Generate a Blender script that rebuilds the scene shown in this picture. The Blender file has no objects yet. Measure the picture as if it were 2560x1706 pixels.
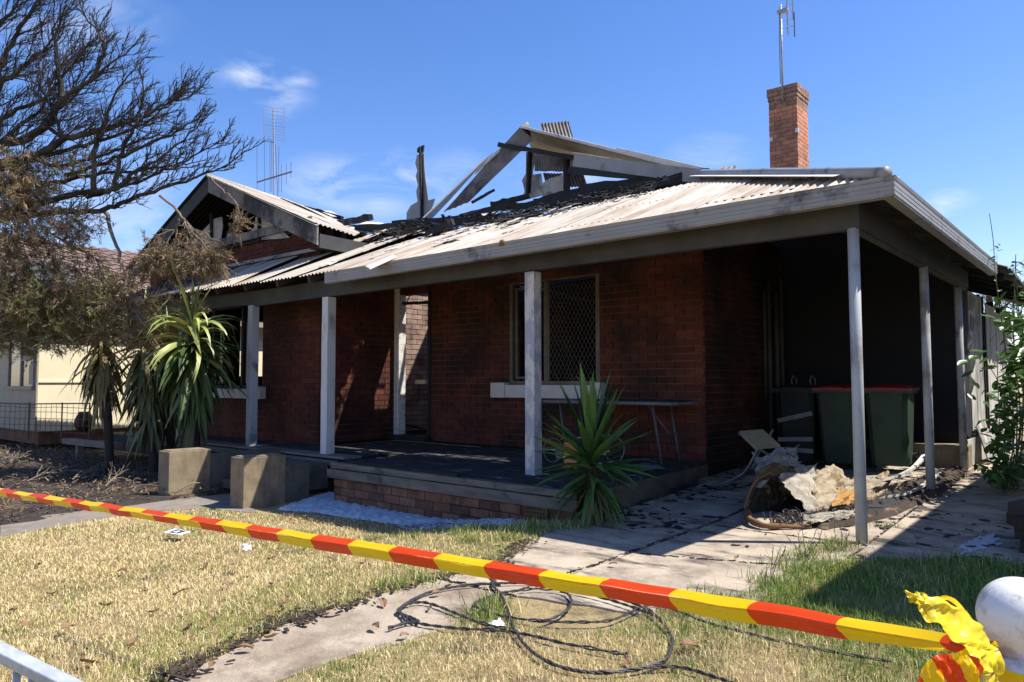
import bpy, bmesh, math, random
import numpy as np
from mathutils import Vector, Matrix, noise
random.seed(11)
rng = np.random.default_rng(11)
SC = bpy.context.scene
COL = SC.collection
R = math.radians

# ------------------------------------------------------------------ camera
cam = bpy.data.cameras.new('camera')
cam.sensor_width = 36.0
cam.lens = 25.64
cam.clip_start = 0.05
cam.clip_end = 2000
camo = bpy.data.objects.new('camera', cam)
COL.objects.link(camo)
camo.location = (0, 0, 1.12)
camo.rotation_mode = 'XYZ'
camo.rotation_euler = (R(90 + 3.2), R(0.1), R(40.44))
SC.camera = camo

# ------------------------------------------------------------------ light
SUN_DIR = Vector((1.289, 0.962, 2.456)).normalized()
sl = bpy.data.lights.new('sun', 'SUN')
sl.energy = 4.9
sl.angle = R(0.53)
sl.color = (1.0, 0.95, 0.87)
slo = bpy.data.objects.new('sun', sl)
COL.objects.link(slo)
slo.rotation_euler = SUN_DIR.to_track_quat('Z', 'Y').to_euler()
slo.location = (6, 5, 14)
W = bpy.data.worlds.new('World')
SC.world = W
W.use_nodes = True
nt = W.node_tree
nt.nodes.clear()
def wn(t, **k):
    n = nt.nodes.new(t)
    for a, b in k.items(): setattr(n, a, b)
    return n
wout = wn('ShaderNodeOutputWorld'); wbg = wn('ShaderNodeBackground')
sky = wn('ShaderNodeTexSky', sky_type='NISHITA', sun_disc=False, sun_elevation=R(56.8), sun_rotation=R(53.3),
         altitude=100, air_density=1.0, dust_density=0.3, ozone_density=2.0)
hs = wn('ShaderNodeHueSaturation')
hs.inputs['Saturation'].default_value = 1.30
hs.inputs['Value'].default_value = 1.0
tint = wn('ShaderNodeMix', data_type='RGBA', blend_type='MULTIPLY'); tint.inputs[0].default_value = 1.0
tint.inputs[7].default_value = (1.12, 1.0, 1.07, 1)
nt.links.new(sky.outputs[0], tint.inputs[6]); nt.links.new(tint.outputs[2], hs.inputs['Color'])
wbg.inputs[1].default_value = 0.118
# thin wisps of cloud scattered over the sky
tc = wn('ShaderNodeTexCoord')
def vmath(op, a, b=None):
    n = wn('ShaderNodeVectorMath', operation=op)
    nt.links.new(a, n.inputs[0])
    if b is not None:
        if isinstance(b, tuple): n.inputs[1].default_value = b
        else: nt.links.new(b, n.inputs[1])
    return n
def smath(op, a, b=None, clamp=False):
    n = wn('ShaderNodeMath', operation=op); n.use_clamp = clamp
    for i, v in enumerate((a, b)):
        if v is None: continue
        if isinstance(v, (int, float)): n.inputs[i].default_value = v
        else: nt.links.new(v, n.inputs[i])
    return n.outputs[0]
cn = wn('ShaderNodeTexNoise'); cn.inputs['Scale'].default_value = 9.0; cn.inputs['Detail'].default_value = 7.0
cn.inputs['Roughness'].default_value = 0.6; cn.inputs['Distortion'].default_value = 0.5
cst = vmath('MULTIPLY', tc.outputs['Generated'], (1.0, 1.0, 2.6))
nt.links.new(cst.outputs[0], cn.inputs['Vector'])
tot = None
for d, rad, s in (((-0.808, 0.455, 0.374), .055, 1.0), ((-0.801, 0.481, 0.356), .06, .9), ((-0.78, 0.501, 0.375), .032, 1.0), ((-0.781, 0.569, 0.259), .085, .95), ((-0.736, 0.619, 0.274), .08, .8), ((-0.754, 0.612, 0.24), .06, .6),
                  ((-0.157, 0.966, 0.207), .034, 1.1), ((-0.407, 0.868, 0.284), .07, .5), ((-0.871, 0.294, 0.393), .12, .45), ((-0.679, 0.683, 0.268), .09, .6),
                  ((-0.921, 0.342, 0.184), .22, .55), ((-0.559, 0.784, 0.271), .1, .5)):
    dd = wn('ShaderNodeVectorMath', operation='DISTANCE')
    dv = vmath('SUBTRACT', tc.outputs['Generated'], d)
    dq = vmath('MULTIPLY', dv.outputs[0], (1, 1, 1.9))
    ln = wn('ShaderNodeVectorMath', operation='LENGTH'); nt.links.new(dq.outputs[0], ln.inputs[0])
    g = smath('DIVIDE', ln.outputs['Value'], rad)
    g = smath('SUBTRACT', 1.0, g, True)
    g = smath('MULTIPLY', g, s)
    tot = g if tot is None else smath('MAXIMUM', tot, g)
nz = smath('SUBTRACT', cn.outputs['Fac'], 0.40, True)
nz = smath('MULTIPLY', nz, 4.5)
cl = smath('MULTIPLY', tot, nz, True)
cl = smath('MULTIPLY', cl, 0.75, True)
mx = wn('ShaderNodeMix', data_type='RGBA')
nt.links.new(cl, mx.inputs['Factor'])
nt.links.new(hs.outputs[0], mx.inputs[6])
mx.inputs[7].default_value = (4.6, 5.0, 5.7, 1)
nt.links.new(mx.outputs[2], wbg.inputs[0])
nt.links.new(wbg.outputs[0], wout.inputs[0])
SC.view_settings.view_transform = 'Standard'
SC.view_settings.look = 'None'
SC.view_settings.exposure = 0.78
SC.view_settings.gamma = 1.0
SC.view_settings.use_curve_mapping = False

# ------------------------------------------------------------------ materials
def mat(name, c1, c2=None, scale=6.0, rough=0.8, bump=0.0, bscale=None, c3=None, s3=1.5, t3=(0.5, 0.62), rand=0.0, stretch=(1, 1, 1),
        back=None, attr=False, metal=0.0, trans=0.0, spec=0.3, c4=None, s4=.8, t4=(.55, .68), contrast=(0.3, 0.7), stretch3=None):
    m = bpy.data.materials.new(name); m.use_nodes = True
    t = m.node_tree; N = t.nodes; L = t.links
    b = N['Principled BSDF']
    b.inputs['Roughness'].default_value = rough
    b.inputs['Metallic'].default_value = metal
    b.inputs['Specular IOR Level'].default_value = spec
    geo = N.new('ShaderNodeNewGeometry')
    def mapped(st):
        mp = N.new('ShaderNodeMapping'); mp.inputs['Scale'].default_value = st
        L.new(geo.outputs['Position'], mp.inputs['Vector']); return mp.outputs[0]
    pos = mapped(stretch)
    pos3 = mapped(stretch3) if stretch3 else geo.outputs['Position']
    def nz(vec, s, detail=6, rgh=.6):
        n = N.new('ShaderNodeTexNoise'); n.inputs['Scale'].default_value = s; n.inputs['Detail'].default_value = detail
        n.inputs['Roughness'].default_value = rgh; L.new(vec, n.inputs['Vector']); return n.outputs['Fac']
    def ramp(f, a, bb):
        r = N.new('ShaderNodeMapRange'); r.inputs['From Min'].default_value = a; r.inputs['From Max'].default_value = bb
        L.new(f, r.inputs['Value']); return r.outputs[0]
    def mix(f, a, bb, mode='MIX'):
        n = N.new('ShaderNodeMix'); n.data_type = 'RGBA'; n.blend_type = mode
        if isinstance(f, (int, float)): n.inputs[0].default_value = f
        else: L.new(f, n.inputs[0])
        for i, v in ((6, a), (7, bb)):
            if isinstance(v, tuple): n.inputs[i].default_value = (*v, 1)
            else: L.new(v, n.inputs[i])
        return n.outputs[2]
    if attr:
        at = N.new('ShaderNodeVertexColor'); at.layer_name = 'tint'; c = at.outputs[0]
    else:
        c2 = c2 or tuple(v * .8 for v in c1)
        c = mix(ramp(nz(pos, scale), *contrast), c1, c2)
    if rand:
        oi = N.new('ShaderNodeObjectInfo')
        hv = N.new('ShaderNodeHueSaturation')
        r = N.new('ShaderNodeMapRange'); r.inputs['To Min'].default_value = 1 - rand; r.inputs['To Max'].default_value = 1 + rand
        ad = N.new('ShaderNodeMath'); ad.operation = 'ADD'; L.new(oi.outputs['Random'], ad.inputs[0]); L.new(geo.outputs['Random Per Island'], ad.inputs[1])
        fr = N.new('ShaderNodeMath'); fr.operation = 'FRACT'; L.new(ad.outputs[0], fr.inputs[0])
        L.new(fr.outputs[0], r.inputs['Value']); L.new(r.outputs[0], hv.inputs['Value']); L.new(c, hv.inputs['Color']); c = hv.outputs[0]
    if c3: c = mix(ramp(nz(pos3, s3, 8, .65), *t3), c, c3)
    if c4: c = mix(ramp(nz(geo.outputs['Position'], s4, 8, .7), *t4), c, c4)
    if back: c = mix(geo.outputs['Backfacing'], c, back)
    L.new(c, b.inputs['Base Color'])
    if bump:
        bp = N.new('ShaderNodeBump'); bp.inputs['Strength'].default_value = bump; bp.inputs['Distance'].default_value = 0.02
        L.new(nz(pos, bscale or scale * 4, 8, .7), bp.inputs['Height']); L.new(bp.outputs[0], b.inputs['Normal'])
    if trans:
        tr = N.new('ShaderNodeBsdfTranslucent'); L.new(c, tr.inputs['Color'])
        ms = N.new('ShaderNodeMixShader'); ms.inputs[0].default_value = trans
        L.new(b.outputs[0], ms.inputs[1]); L.new(tr.outputs[0], ms.inputs[2])
        L.new(ms.outputs[0], N['Material Output'].inputs['Surface'])
    return m

M = {}
M['brick'] = mat('brick', (.20, .052, .032), (.11, .030, .020), 9, .9, .5, 60, c3=(.035, .024, .02), s3=1.3, t3=(.50, .75), rand=.28)
M['soot_brick'] = mat('soot_brick', (.15, .040, .026), (.095, .028, .019), 9, .9, .5, 60, c3=(.020, .014, .012), s3=1.0, t3=(.42, .66), rand=.28)
M['old_brick'] = mat('old_brick', (.15, .06, .038), (.22, .125, .085), 7, .9, .6, 50, c3=(.05, .04, .032), s3=3.0, t3=(.5, .7), rand=.35)
M['chimney_brick'] = mat('chimney_brick', (.54, .25, .15), (.40, .175, .105), 8, .9, .5, 50, c3=(.13, .09, .07), s3=2.2, t3=(.55, .75), rand=.2)
M['chimney_cap'] = mat('chimney_cap', (.24, .17, .13), (.38, .19, .12), 6, .9, .5, 50, c3=(.07, .06, .05), s3=5, t3=(.5, .7), rand=.2)
M['inner_brick'] = mat('inner_brick', (.42, .30, .24), (.30, .19, .15), 7, .9, .5, 50, c3=(.12, .08, .07), s3=2.2, t3=(.5, .7), rand=.2)
M['mortar'] = mat('mortar', (.21, .12, .09), (.10, .06, .045), 3, .95, .3, 80, c3=(.025, .02, .018), s3=1.2, t3=(.42, .60))
M['chimney_mortar'] = mat('chimney_mortar', (.30, .22, .17), (.22, .15, .11), 6, .95)
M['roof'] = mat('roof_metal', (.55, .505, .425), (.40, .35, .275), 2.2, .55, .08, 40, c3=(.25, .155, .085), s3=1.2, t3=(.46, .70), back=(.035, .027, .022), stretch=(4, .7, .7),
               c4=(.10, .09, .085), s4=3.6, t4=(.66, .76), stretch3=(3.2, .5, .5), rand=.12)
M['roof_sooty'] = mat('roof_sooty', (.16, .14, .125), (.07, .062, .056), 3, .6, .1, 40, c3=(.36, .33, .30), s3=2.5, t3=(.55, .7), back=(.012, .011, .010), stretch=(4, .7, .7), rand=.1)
M['brown_sheet'] = mat('brown_sheet', (.13, .105, .085), (.24, .21, .18), 3, .6, .1, 40, c3=(.05, .04, .035), s3=2.5, t3=(.48, .66), stretch=(1, 1, 1))
M['grey_sheet'] = mat('grey_sheet', (.34, .33, .32), (.24, .23, .22), 3, .55, .05, 40, c3=(.14, .12, .10), s3=2.5, t3=(.55, .7))
M['white_sheet'] = mat('white_sheet', (.66, .63, .57), (.5, .46, .4), 3, .6, .1, 40, c3=(.2, .17, .14), s3=4, t3=(.58, .7))
M['gutter'] = mat('gutter_paint', (.30, .30, .29), (.24, .235, .23), 2.5, .45, .05, 40, c3=(.085, .085, .09), s3=3.4, t3=(.56, .66), c4=(.20, .16, .13), s4=6, t4=(.62, .72))
M['barge'] = mat('barge_paint', (.27, .26, .24), (.20, .19, .175), 2.5, .6, .1, 40, c3=(.035, .032, .03), s3=1.5, t3=(.45, .60))
M['beam'] = mat('beam_paint', (.07, .07, .07), (.042, .042, .042), 2.5, .7, .1, 40, c3=(.03, .03, .03), s3=1.1, t3=(.5, .7))
M['post'] = mat('post_paint', (.40, .42, .44), (.33, .35, .38), 4, .6, .1, 40, c3=(.11, .115, .13), s3=3.4, t3=(.52, .66), stretch=(1, 1, .4))
M['post_white'] = mat('post_white', (.60, .60, .585), (.5, .5, .49), 4, .6, .1, 40, c3=(.22, .21, .19), s3=5, t3=(.55, .70), stretch3=(1, 1, .35))
M['post_peel'] = mat('post_peel', (.36, .38, .42), (.30, .32, .36), 4, .6, .1, 40, c3=(.56, .53, .50), s3=7.0, t3=(.48, .56), stretch3=(1, 1, .5))
M['pipe'] = mat('pipe_paint', (.42, .44, .45), (.36, .38, .39), 5, .45, .06, 60, c3=(.14, .14, .14), s3=7, t3=(.58, .70), stretch3=(1, 1, .4), c4=(.20, .19, .18), s4=1.4, t4=(.52, .66))
M['char'] = mat('char', (.014, .014, .015), (.028, .027, .027), 14, .75, 1.0, 38, spec=.4)
M['ash_char'] = mat('ash_char', (.02, .02, .021), (.055, .053, .052), 6, .85, .9, 30, c3=(.26, .25, .25), s3=4.0, t3=(.585, .66), stretch3=(.6, 3, 1))
M['pile_brick'] = mat('pile_brick', (.07, .05, .04), (.04, .03, .026), 7, .9, .6, 50, rand=.4)
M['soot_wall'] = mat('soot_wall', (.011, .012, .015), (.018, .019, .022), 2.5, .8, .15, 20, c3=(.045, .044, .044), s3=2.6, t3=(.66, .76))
M['plaster'] = mat('plaster', (.50, .485, .455), (.38, .36, .335), 4, .9, .15, 30, c3=(.10, .085, .075), s3=2.6, t3=(.50, .68))
M['white_panel'] = mat('white_panel', (.62, .60, .56), (.48, .46, .42), 3, .8, .1, 30, c3=(.12, .11, .10), s3=1.6, t3=(.5, .64), stretch3=(1, 1, .4))
M['sill'] = mat('sill', (.62, .60, .57), (.5, .48, .46), 6, .7, .1)
M['frame_metal'] = mat('frame_metal', (.15, .13, .10), (.08, .07, .055), 7, .5, .1)
M['mesh_steel'] = mat('mesh_steel', (.22, .20, .18), (.12, .11, .10), 20, .45, metal=.3)
M['concrete'] = mat('concrete', (.50, .42, .32), (.34, .28, .21), 3.4, .85, .5, 50, c3=(.045, .040, .038), s3=1.7, t3=(.53, .66), stretch3=(1.0, 2.6, 1), c4=(.19, .15, .115), s4=2.6, t4=(.48, .68))
M['concrete_strip'] = mat('concrete_strip', (.46, .385, .29), (.31, .25, .185), 4, .9, .6, 50, c3=(.11, .085, .065), s3=2.6, t3=(.52, .68), c4=(.21, .155, .11), s4=2.4, t4=(.46, .66))
M['cheek'] = mat('cheek_concrete', (.30, .235, .145), (.18, .14, .09), 6, .9, .3, 60, c3=(.10, .085, .065), s3=5, t3=(.50, .70), stretch3=(1, 1, .22))
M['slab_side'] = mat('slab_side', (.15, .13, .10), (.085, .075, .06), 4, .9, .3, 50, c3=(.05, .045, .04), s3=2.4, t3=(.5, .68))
M['deck_edge'] = mat('deck_edge', (.19, .175, .15), (.09, .082, .072), 4, .8, .3, 40, c3=(.05, .05, .05), s3=3, t3=(.55, .68), stretch=(.6, 4, 4))
M['foam'] = mat('foam', (.62, .64, .68), (.40, .42, .46), 11, .9, .7, 40, c3=(.18, .17, .15), s3=9, t3=(.60, .70))
M['black_paint'] = mat('black_plastic', (.02, .02, .022), (.03, .03, .03), 20, .5)
M['cable'] = mat('cable_rubber', (.035, .032, .033), (.06, .055, .055), 30, .5, .2, 90)
M['galv'] = mat('galv', (.42, .45, .48), (.55, .58, .61), 20, .42, .06, 60, metal=.35, c3=(.30, .33, .36), s3=9, t3=(.45, .6))
M['white_paint'] = mat('white_paint', (.78, .77, .75), (.70, .69, .66), 6, .35, .04, 40, c3=(.34, .30, .26), s3=9, t3=(.58, .70), c4=(.5, .47, .43), s4=14, t4=(.5, .6), spec=.5)
M['tape_red'] = mat('tape_red', (.86, .085, .006), (.78, .065, .005), 5, .32, trans=.38, spec=.5)
M['tape_yellow'] = mat('tape_yellow', (.98, .69, .008), (.94, .62, .006), 5, .32, trans=.38, spec=.5)
M['tape_smudge'] = mat('tape_smudge', (.86, .54, .010), (.80, .5, .01), 5, .32, trans=.38, c3=(.30, .22, .02), s3=26, t3=(.56, .66), spec=.5)
M['tape_tail'] = mat('tape_tail', (.88, .70, .03), (.84, .66, .03), 6, .28, trans=.35, spec=.6)
M['bin_green'] = mat('bin_green', (.032, .058, .034), (.024, .045, .028), 4, .5, .05, 60, c3=(.02, .03, .024), s3=1.8, t3=(.5, .7))
M['bin_dark'] = mat('bin_dark', (.012, .019, .016), (.009, .013, .011), 4, .6, .1, 60)
M['bin_red'] = mat('bin_red', (.30, .012, .02), (.22, .010, .016), 5, .4)
M['strap_grey'] = mat('strap_grey', (.22, .23, .23), (.14, .145, .145), 8, .7)
M['cloth_white'] = mat('cloth_white', (.44, .40, .335), (.28, .24, .18), 14, .95, .6, 50, c3=(.22, .17, .11), s3=7, t3=(.58, .7))
M['cloth_cream'] = mat('cloth_cream', (.40, .34, .245), (.25, .19, .125), 8, .95, .5, 40, c3=(.16, .10, .05), s3=4, t3=(.5, .66))
M['cloth_orange'] = mat('cloth_orange', (.42, .235, .075), (.30, .16, .05), 8, .9, .4, 40, c3=(.12, .07, .03), s3=6, t3=(.55, .7))
M['mattress'] = mat('burnt_mattress', (.24, .155, .055), (.12, .075, .03), 7, .9, .6, 30, c3=(.03, .022, .016), s3=3.4, t3=(.46, .62))
M['mattress_inside'] = mat('mattress_inside', (.10, .075, .04), (.03, .024, .018), 9, .95, .8, 30, c3=(.36, .30, .19), s3=8, t3=(.55, .68))
M['rope_brown'] = mat('rope_brown', (.25, .13, .06), (.13, .07, .035), 9, .9, .6, 60)
M['spring'] = mat('spring_steel', (.06, .055, .05), (.12, .10, .09), 20, .6, metal=.4)
M['burnt_fibre'] = mat('burnt_fibre', (.085, .06, .042), (.035, .027, .022), 9, .95, 1.0, 40, c3=(.26, .2, .14), s3=8, t3=(.58, .7))
M['timber_white'] = mat('timber_white', (.60, .58, .54), (.45, .42, .38), 8, .8, .2, 40, stretch=(4, .5, 4))
M['timber_grey'] = mat('timber_grey', (.24, .21, .185), (.13, .115, .10), 6, .85, .4, 50, stretch=(.6, 4, 4))
M['timber_brown'] = mat('timber_brown', (.16, .10, .065), (.09, .06, .04), 6, .85, .4, 50)
M['table_top'] = mat('table_top', (.16, .165, .17), (.09, .09, .095), 5, .6, .1)
M['table_leg'] = mat('table_leg', (.12, .125, .14), (.08, .08, .09), 5, .5)
M['chair_tube'] = mat('chair_tube', (.28, .28, .28), (.18, .18, .18), 9, .35, metal=.4)
M['chair_orange'] = mat('chair_orange', (.48, .22, .08), (.36, .16, .06), 6, .6, .1, c3=(.1, .06, .04), s3=9, t3=(.58, .7))
M['chair_pad'] = mat('chair_pad', (.42, .34, .20), (.32, .25, .14), 8, .8, .3)
M['leaf_green'] = mat('yucca_green', (.045, .115, .028), (.075, .16, .035), 5, .38, trans=.12, rand=.35, spec=.5)
M['leaf_pale'] = mat('yucca_pale', (.42, .42, .13), (.20, .27, .06), 5, .45, trans=.15, rand=.35, spec=.5)
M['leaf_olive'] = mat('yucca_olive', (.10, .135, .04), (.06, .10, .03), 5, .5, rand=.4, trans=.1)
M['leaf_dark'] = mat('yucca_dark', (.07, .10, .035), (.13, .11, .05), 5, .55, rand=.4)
M['leaf_dead'] = mat('yucca_dead', (.30, .24, .12), (.16, .125, .06), 6, .8, rand=.4)
M['bark'] = mat('bark', (.05, .04, .03), (.028, .024, .02), 12, .95, .8, 40)
M['shrub_leaf'] = mat('shrub_leaf', (.055, .125, .03), (.10, .19, .045), 6, .35, trans=.2, rand=.35, spec=.5)
M['shrub_stem'] = mat('shrub_stem', (.10, .13, .05), (.08, .09, .04), 6, .7)
M['flower'] = mat('flower', (.72, .70, .62), (.6, .56, .46), 9, .8)
M['branch'] = mat('burnt_branch', (.035, .031, .029), (.075, .066, .058), 9, .9, .6, 40, c3=(.015, .014, .014), s3=2.5, t3=(.45, .6))
M['twig'] = mat('burnt_twig', (.032, .028, .026), (.06, .052, .045), 3, .9)
M['twig_pale'] = mat('pale_twig', (.24, .19, .135), (.13, .10, .07), 4, .9)
M['needles'] = mat('needles', (1, 1, 1), attr=True, rough=.9, trans=.12)
M['grass'] = mat('grass', (1, 1, 1), attr=True, rough=.75, trans=.2, spec=.2)
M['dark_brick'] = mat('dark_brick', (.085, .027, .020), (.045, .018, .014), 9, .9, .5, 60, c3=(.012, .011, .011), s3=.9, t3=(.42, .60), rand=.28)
M['soil'] = mat('soil', (.44, .34, .17), (.28, .21, .10), 26, .95, 1.0, 60, c3=(.13, .095, .055), s3=3.0, t3=(.5, .66), c4=(.17, .175, .065), s4=2.0, t4=(.55, .72))
M['ash_soil'] = mat('ash_soil', (.06, .046, .036), (.025, .022, .02), 9, .95, 1.0, 30, c3=(.17, .11, .06), s3=1.6, t3=(.52, .66))
M['path'] = mat('path', (.25, .215, .175), (.17, .145, .118), 5, .9, .3, 40, c3=(.11, .09, .075), s3=1.6, t3=(.54, .68))
M['dry_leaf'] = mat('dry_leaf', (.27, .165, .09), (.15, .09, .05), 8, .8, rand=.5, trans=.1)
M['paper'] = mat('paper', (.8, .82, .84), (.74, .76, .78), 4, .6)
M['print_dark'] = mat('print_dark', (.05, .06, .10), (.04, .05, .08), 4, .6)
M['cream_wall'] = mat('cream_wall', (.80, .72, .50), (.72, .64, .43), 2.5, .85, .1, 30, c3=(.38, .33, .23), s3=1.5, t3=(.60, .75))
M['cream_front_shaded'] = mat('cream_front_shaded', (.42, .37, .28), (.36, .31, .24), 2.5, .85, .1, 30, c3=(.25, .21, .16), s3=1.5, t3=(.55, .7))  # cream paint darkened to put the front wall's shade into its colour
M['tile'] = mat('roof_tile', (.22, .15, .125), (.165, .115, .095), 4, .85, .3, 30, rand=.14, c3=(.12, .085, .07), s3=1.3, t3=(.54, .7))
M['tile_dark'] = mat('tile_dark', (.055, .055, .058), (.11, .11, .115), 4, .7, .3, 30, rand=.3)
M['glass'] = mat('window_glass', (.055, .06, .065), (.10, .10, .10), 3, .12, spec=.6)
M['curtain'] = mat('curtain', (.40, .37, .30), (.3, .27, .22), 7, .9)
M['window_frame'] = mat('window_frame', (.33, .31, .28), (.26, .24, .21), 6, .7)
M['wire'] = mat('wire', (.10, .08, .065), (.16, .12, .09), 9, .6)
M['antenna'] = mat('antenna', (.40, .40, .42), (.3, .3, .31), 9, .4, metal=.4)
M['antenna_dark'] = mat('antenna_dark', (.10, .085, .075), (.16, .12, .10), 9, .6)
M['red_pot'] = mat('red_pot', (.085, .016, .018), (.05, .012, .012), 6, .5)
M['pvc'] = mat('pvc_pipe', (.09, .085, .085), (.05, .05, .05), 4, .6)

# ------------------------------------------------------------------ helpers
WL = {}
def wl(o): return WL.get(o.name, Vector((0, 0, 0))) if o else Vector((0, 0, 0))
class MB:
    def __init__(s): s.v = []; s.f = []; s.mi = []
    def add(s, vs, fs, mi=0):
        vs = list(vs)
        k = len(s.v); s.v += [tuple(v) for v in vs]; s.f += [tuple(i + k for i in f) for f in fs]; s.mi += [mi] * len(fs); return s
    def hexa(s, p, mi=0):
        return s.add(p, [(0, 3, 2, 1), (4, 5, 6, 7), (0, 1, 5, 4), (1, 2, 6, 5), (2, 3, 7, 6), (3, 0, 4, 7)], mi)
    def box(s, x0, x1, y0, y1, z0, z1, mi=0):
        return s.hexa([(x0, y0, z0), (x1, y0, z0), (x1, y1, z0), (x0, y1, z0), (x0, y0, z1), (x1, y0, z1), (x1, y1, z1), (x0, y1, z1)], mi)
    def beam(s, p, q, w, h, up=(0, 0, 1), rough=0.0, n=1, mi=0):
        p = Vector(p); q = Vector(q); d = (q - p).normalized(); u = Vector(up)
        a = d.cross(u)
        if a.length < 1e-3: a = d.cross(Vector((1, 0, 0)))
        a.normalize(); b = a.cross(d).normalized()
        rings = []
        for i in range(n + 1):
            c = p + (q - p) * (i / n)
            k = 1 - rough * random.random()
            kk = 1 - rough * random.random()
            o = (a * random.uniform(-1, 1) + b * random.uniform(-1, 1)) * rough * .25 * min(w, h)
            rings.append([c + o - a * w / 2 * k - b * h / 2 * kk, c + o + a * w / 2 * k - b * h / 2 * kk, c + o + a * w / 2 * kk + b * h / 2 * k, c + o - a * w / 2 * kk + b * h / 2 * k])
        vs = [v for r in rings for v in r]; fs = [(3, 2, 1, 0)]
        for i in range(n):
            for j in range(4):
                j2 = (j + 1) % 4; fs.append((i * 4 + j, i * 4 + j2, i * 4 + 4 + j2, i * 4 + 4 + j))
        k = n * 4; fs.append((k, k + 1, k + 2, k + 3))
        return s.add(vs, fs, mi)
    def tube(s, pts, r, n=6, caps=True, mi=0):
        pts = [Vector(p) for p in pts]; m = len(pts)
        rr = r if isinstance(r, (list, tuple)) else [r] * m
        vs = []; fs = []; ref = None
        for i, p in enumerate(pts):
            t = (pts[min(i + 1, m - 1)] - pts[max(i - 1, 0)])
            if t.length < 1e-7: t = Vector((0, 0, 1))
            t.normalize()
            if ref is None: ref = Vector((0, 0, 1)) if abs(t.z) < .9 else Vector((1, 0, 0))
            a = t.cross(ref)
            if a.length < 1e-4: a = t.cross(Vector((1, .3, 0)))
            a.normalize(); b = a.cross(t).normalized(); ref = b
            for j in range(n):
                an = 2 * math.pi * j / n
                vs.append(p + a * math.cos(an) * rr[i] + b * math.sin(an) * rr[i])
        for i in range(m - 1):
            for j in range(n):
                j2 = (j + 1) % n
                fs.append((i * n + j, i * n + n + j, i * n + n + j2, i * n + j2))
        if caps: fs.append(tuple(range(n))); fs.append(tuple(reversed(range((m - 1) * n, m * n))))
        return s.add(vs, fs, mi)
    def lathe(s, c, prof, n=20, mi=0):
        vs = []; fs = []
        for r, z in prof:
            for j in range(n):
                a = 2 * math.pi * j / n; vs.append((c[0] + r * math.cos(a), c[1] + r * math.sin(a), c[2] + z))
        for i in range(len(prof) - 1):
            for j in range(n):
                j2 = (j + 1) % n; fs.append((i * n + j, i * n + j2, i * n + n + j2, i * n + n + j))
        fs.append(tuple(reversed(range(n)))); k = (len(prof) - 1) * n; fs.append(tuple(range(k, k + n)))
        return s.add(vs, fs, mi)
    def prism(s, poly, z0, z1, mi=0):
        n = len(poly)
        area = sum(poly[i][0] * poly[(i + 1) % n][1] - poly[(i + 1) % n][0] * poly[i][1] for i in range(n))
        if area < 0: poly = poly[::-1]
        f0 = z0 if callable(z0) else (lambda x, y: z0)
        f1 = z1 if callable(z1) else (lambda x, y: z1)
        vs = [(x, y, f0(x, y)) for x, y in poly] + [(x, y, f1(x, y)) for x, y in poly]
        fs = [tuple(reversed(range(n))), tuple(range(n, 2 * n))] + [(i, (i + 1) % n, n + (i + 1) % n, n + i) for i in range(n)]
        return s.add(vs, fs, mi)
    def slab(s, pts, thick, mi=0):
        """flat polygon in space given a thickness along its normal"""
        p = [Vector(a) for a in pts]; n = Vector((0, 0, 0))
        for i in range(len(p)): n += (p[i] - p[0]).cross(p[(i + 1) % len(p)] - p[0])
        n.normalize(); k = len(p)
        vs = [a - n * thick / 2 for a in p] + [a + n * thick / 2 for a in p]
        fs = [tuple(reversed(range(k))), tuple(range(k, 2 * k))] + [(i, (i + 1) % k, k + (i + 1) % k, k + i) for i in range(k)]
        return s.add(vs, fs, mi)
    def grid(s, P, mi=0):
        """P[i][j] array of points"""
        m = len(P); n = len(P[0]); vs = [p for r in P for p in r]
        return s.add(vs, [(i * n + j, i * n + j + 1, i * n + n + j + 1, i * n + n + j) for i in range(m - 1) for j in range(n - 1)], mi)
    def corr(s, P0, u, v, nrm, W, l0, l1, pitch=.076, amp=.010, nv=8, per=6, warp=.0, seed=0.0):
        P0 = Vector(P0); u = Vector(u); v = Vector(v); nrm = Vector(nrm)
        ncol = max(2, int(round(W / pitch * per))); P = []
        for i in range(ncol + 1):
            a = W * i / ncol; A = l0(a); B = max(A + .01, l1(a)); row = []
            for j in range(nv + 1):
                l = A + (B - A) * j / nv
                w = warp * noise.noise(Vector((a * 1.1 + seed, l * .8, seed * 3.1))) if warp else 0
                row.append(P0 + u * a + v * l + nrm * (amp * math.sin(2 * math.pi * a / pitch) + w))
            P.append(row)
        return s.grid(P)
    def build(s, name, m, parent=None, smooth=False, loc=None, label=None, kind=None):
        me = bpy.data.meshes.new(name)
        off = wl(parent) if parent else Vector(loc or (0, 0, 0))
        me.from_pydata([(a - off.x, b - off.y, c - off.z) for a, b, c in s.v], [], s.f)
        ms = m if isinstance(m, (list, tuple)) else [m]
        for k in ms: me.materials.append(k)
        if len(ms) > 1: me.polygons.foreach_set('material_index', s.mi)
        if smooth: me.polygons.foreach_set('use_smooth', [True] * len(s.f))
        me.update()
        o = bpy.data.objects.new(name, me); COL.objects.link(o)
        if parent: o.parent = parent; WL[o.name] = off
        else: o.location = off; WL[o.name] = off
        if label: o['label'] = label
        if kind: o['kind'] = kind
        return o
def tag(o, label=None, cat=None, group=None, kind=None):
    if label: o['label'] = label
    if cat: o['category'] = cat
    if group: o['group'] = group
    if kind: o['kind'] = kind
    return o
def thing(name, label, cat, loc, group=None, rotz=0):
    o = bpy.data.objects.new(name, None); COL.objects.link(o); o.empty_display_size = .2
    o.location = loc; o.rotation_euler = (0, 0, rotz); WL[o.name] = Vector(loc)
    return tag(o, label, cat, group)
def solo(mb, name, m, label, cat, loc, group=None, smooth=False):
    return tag(mb.build(name, m, None, smooth, loc), label, cat, group)
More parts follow.
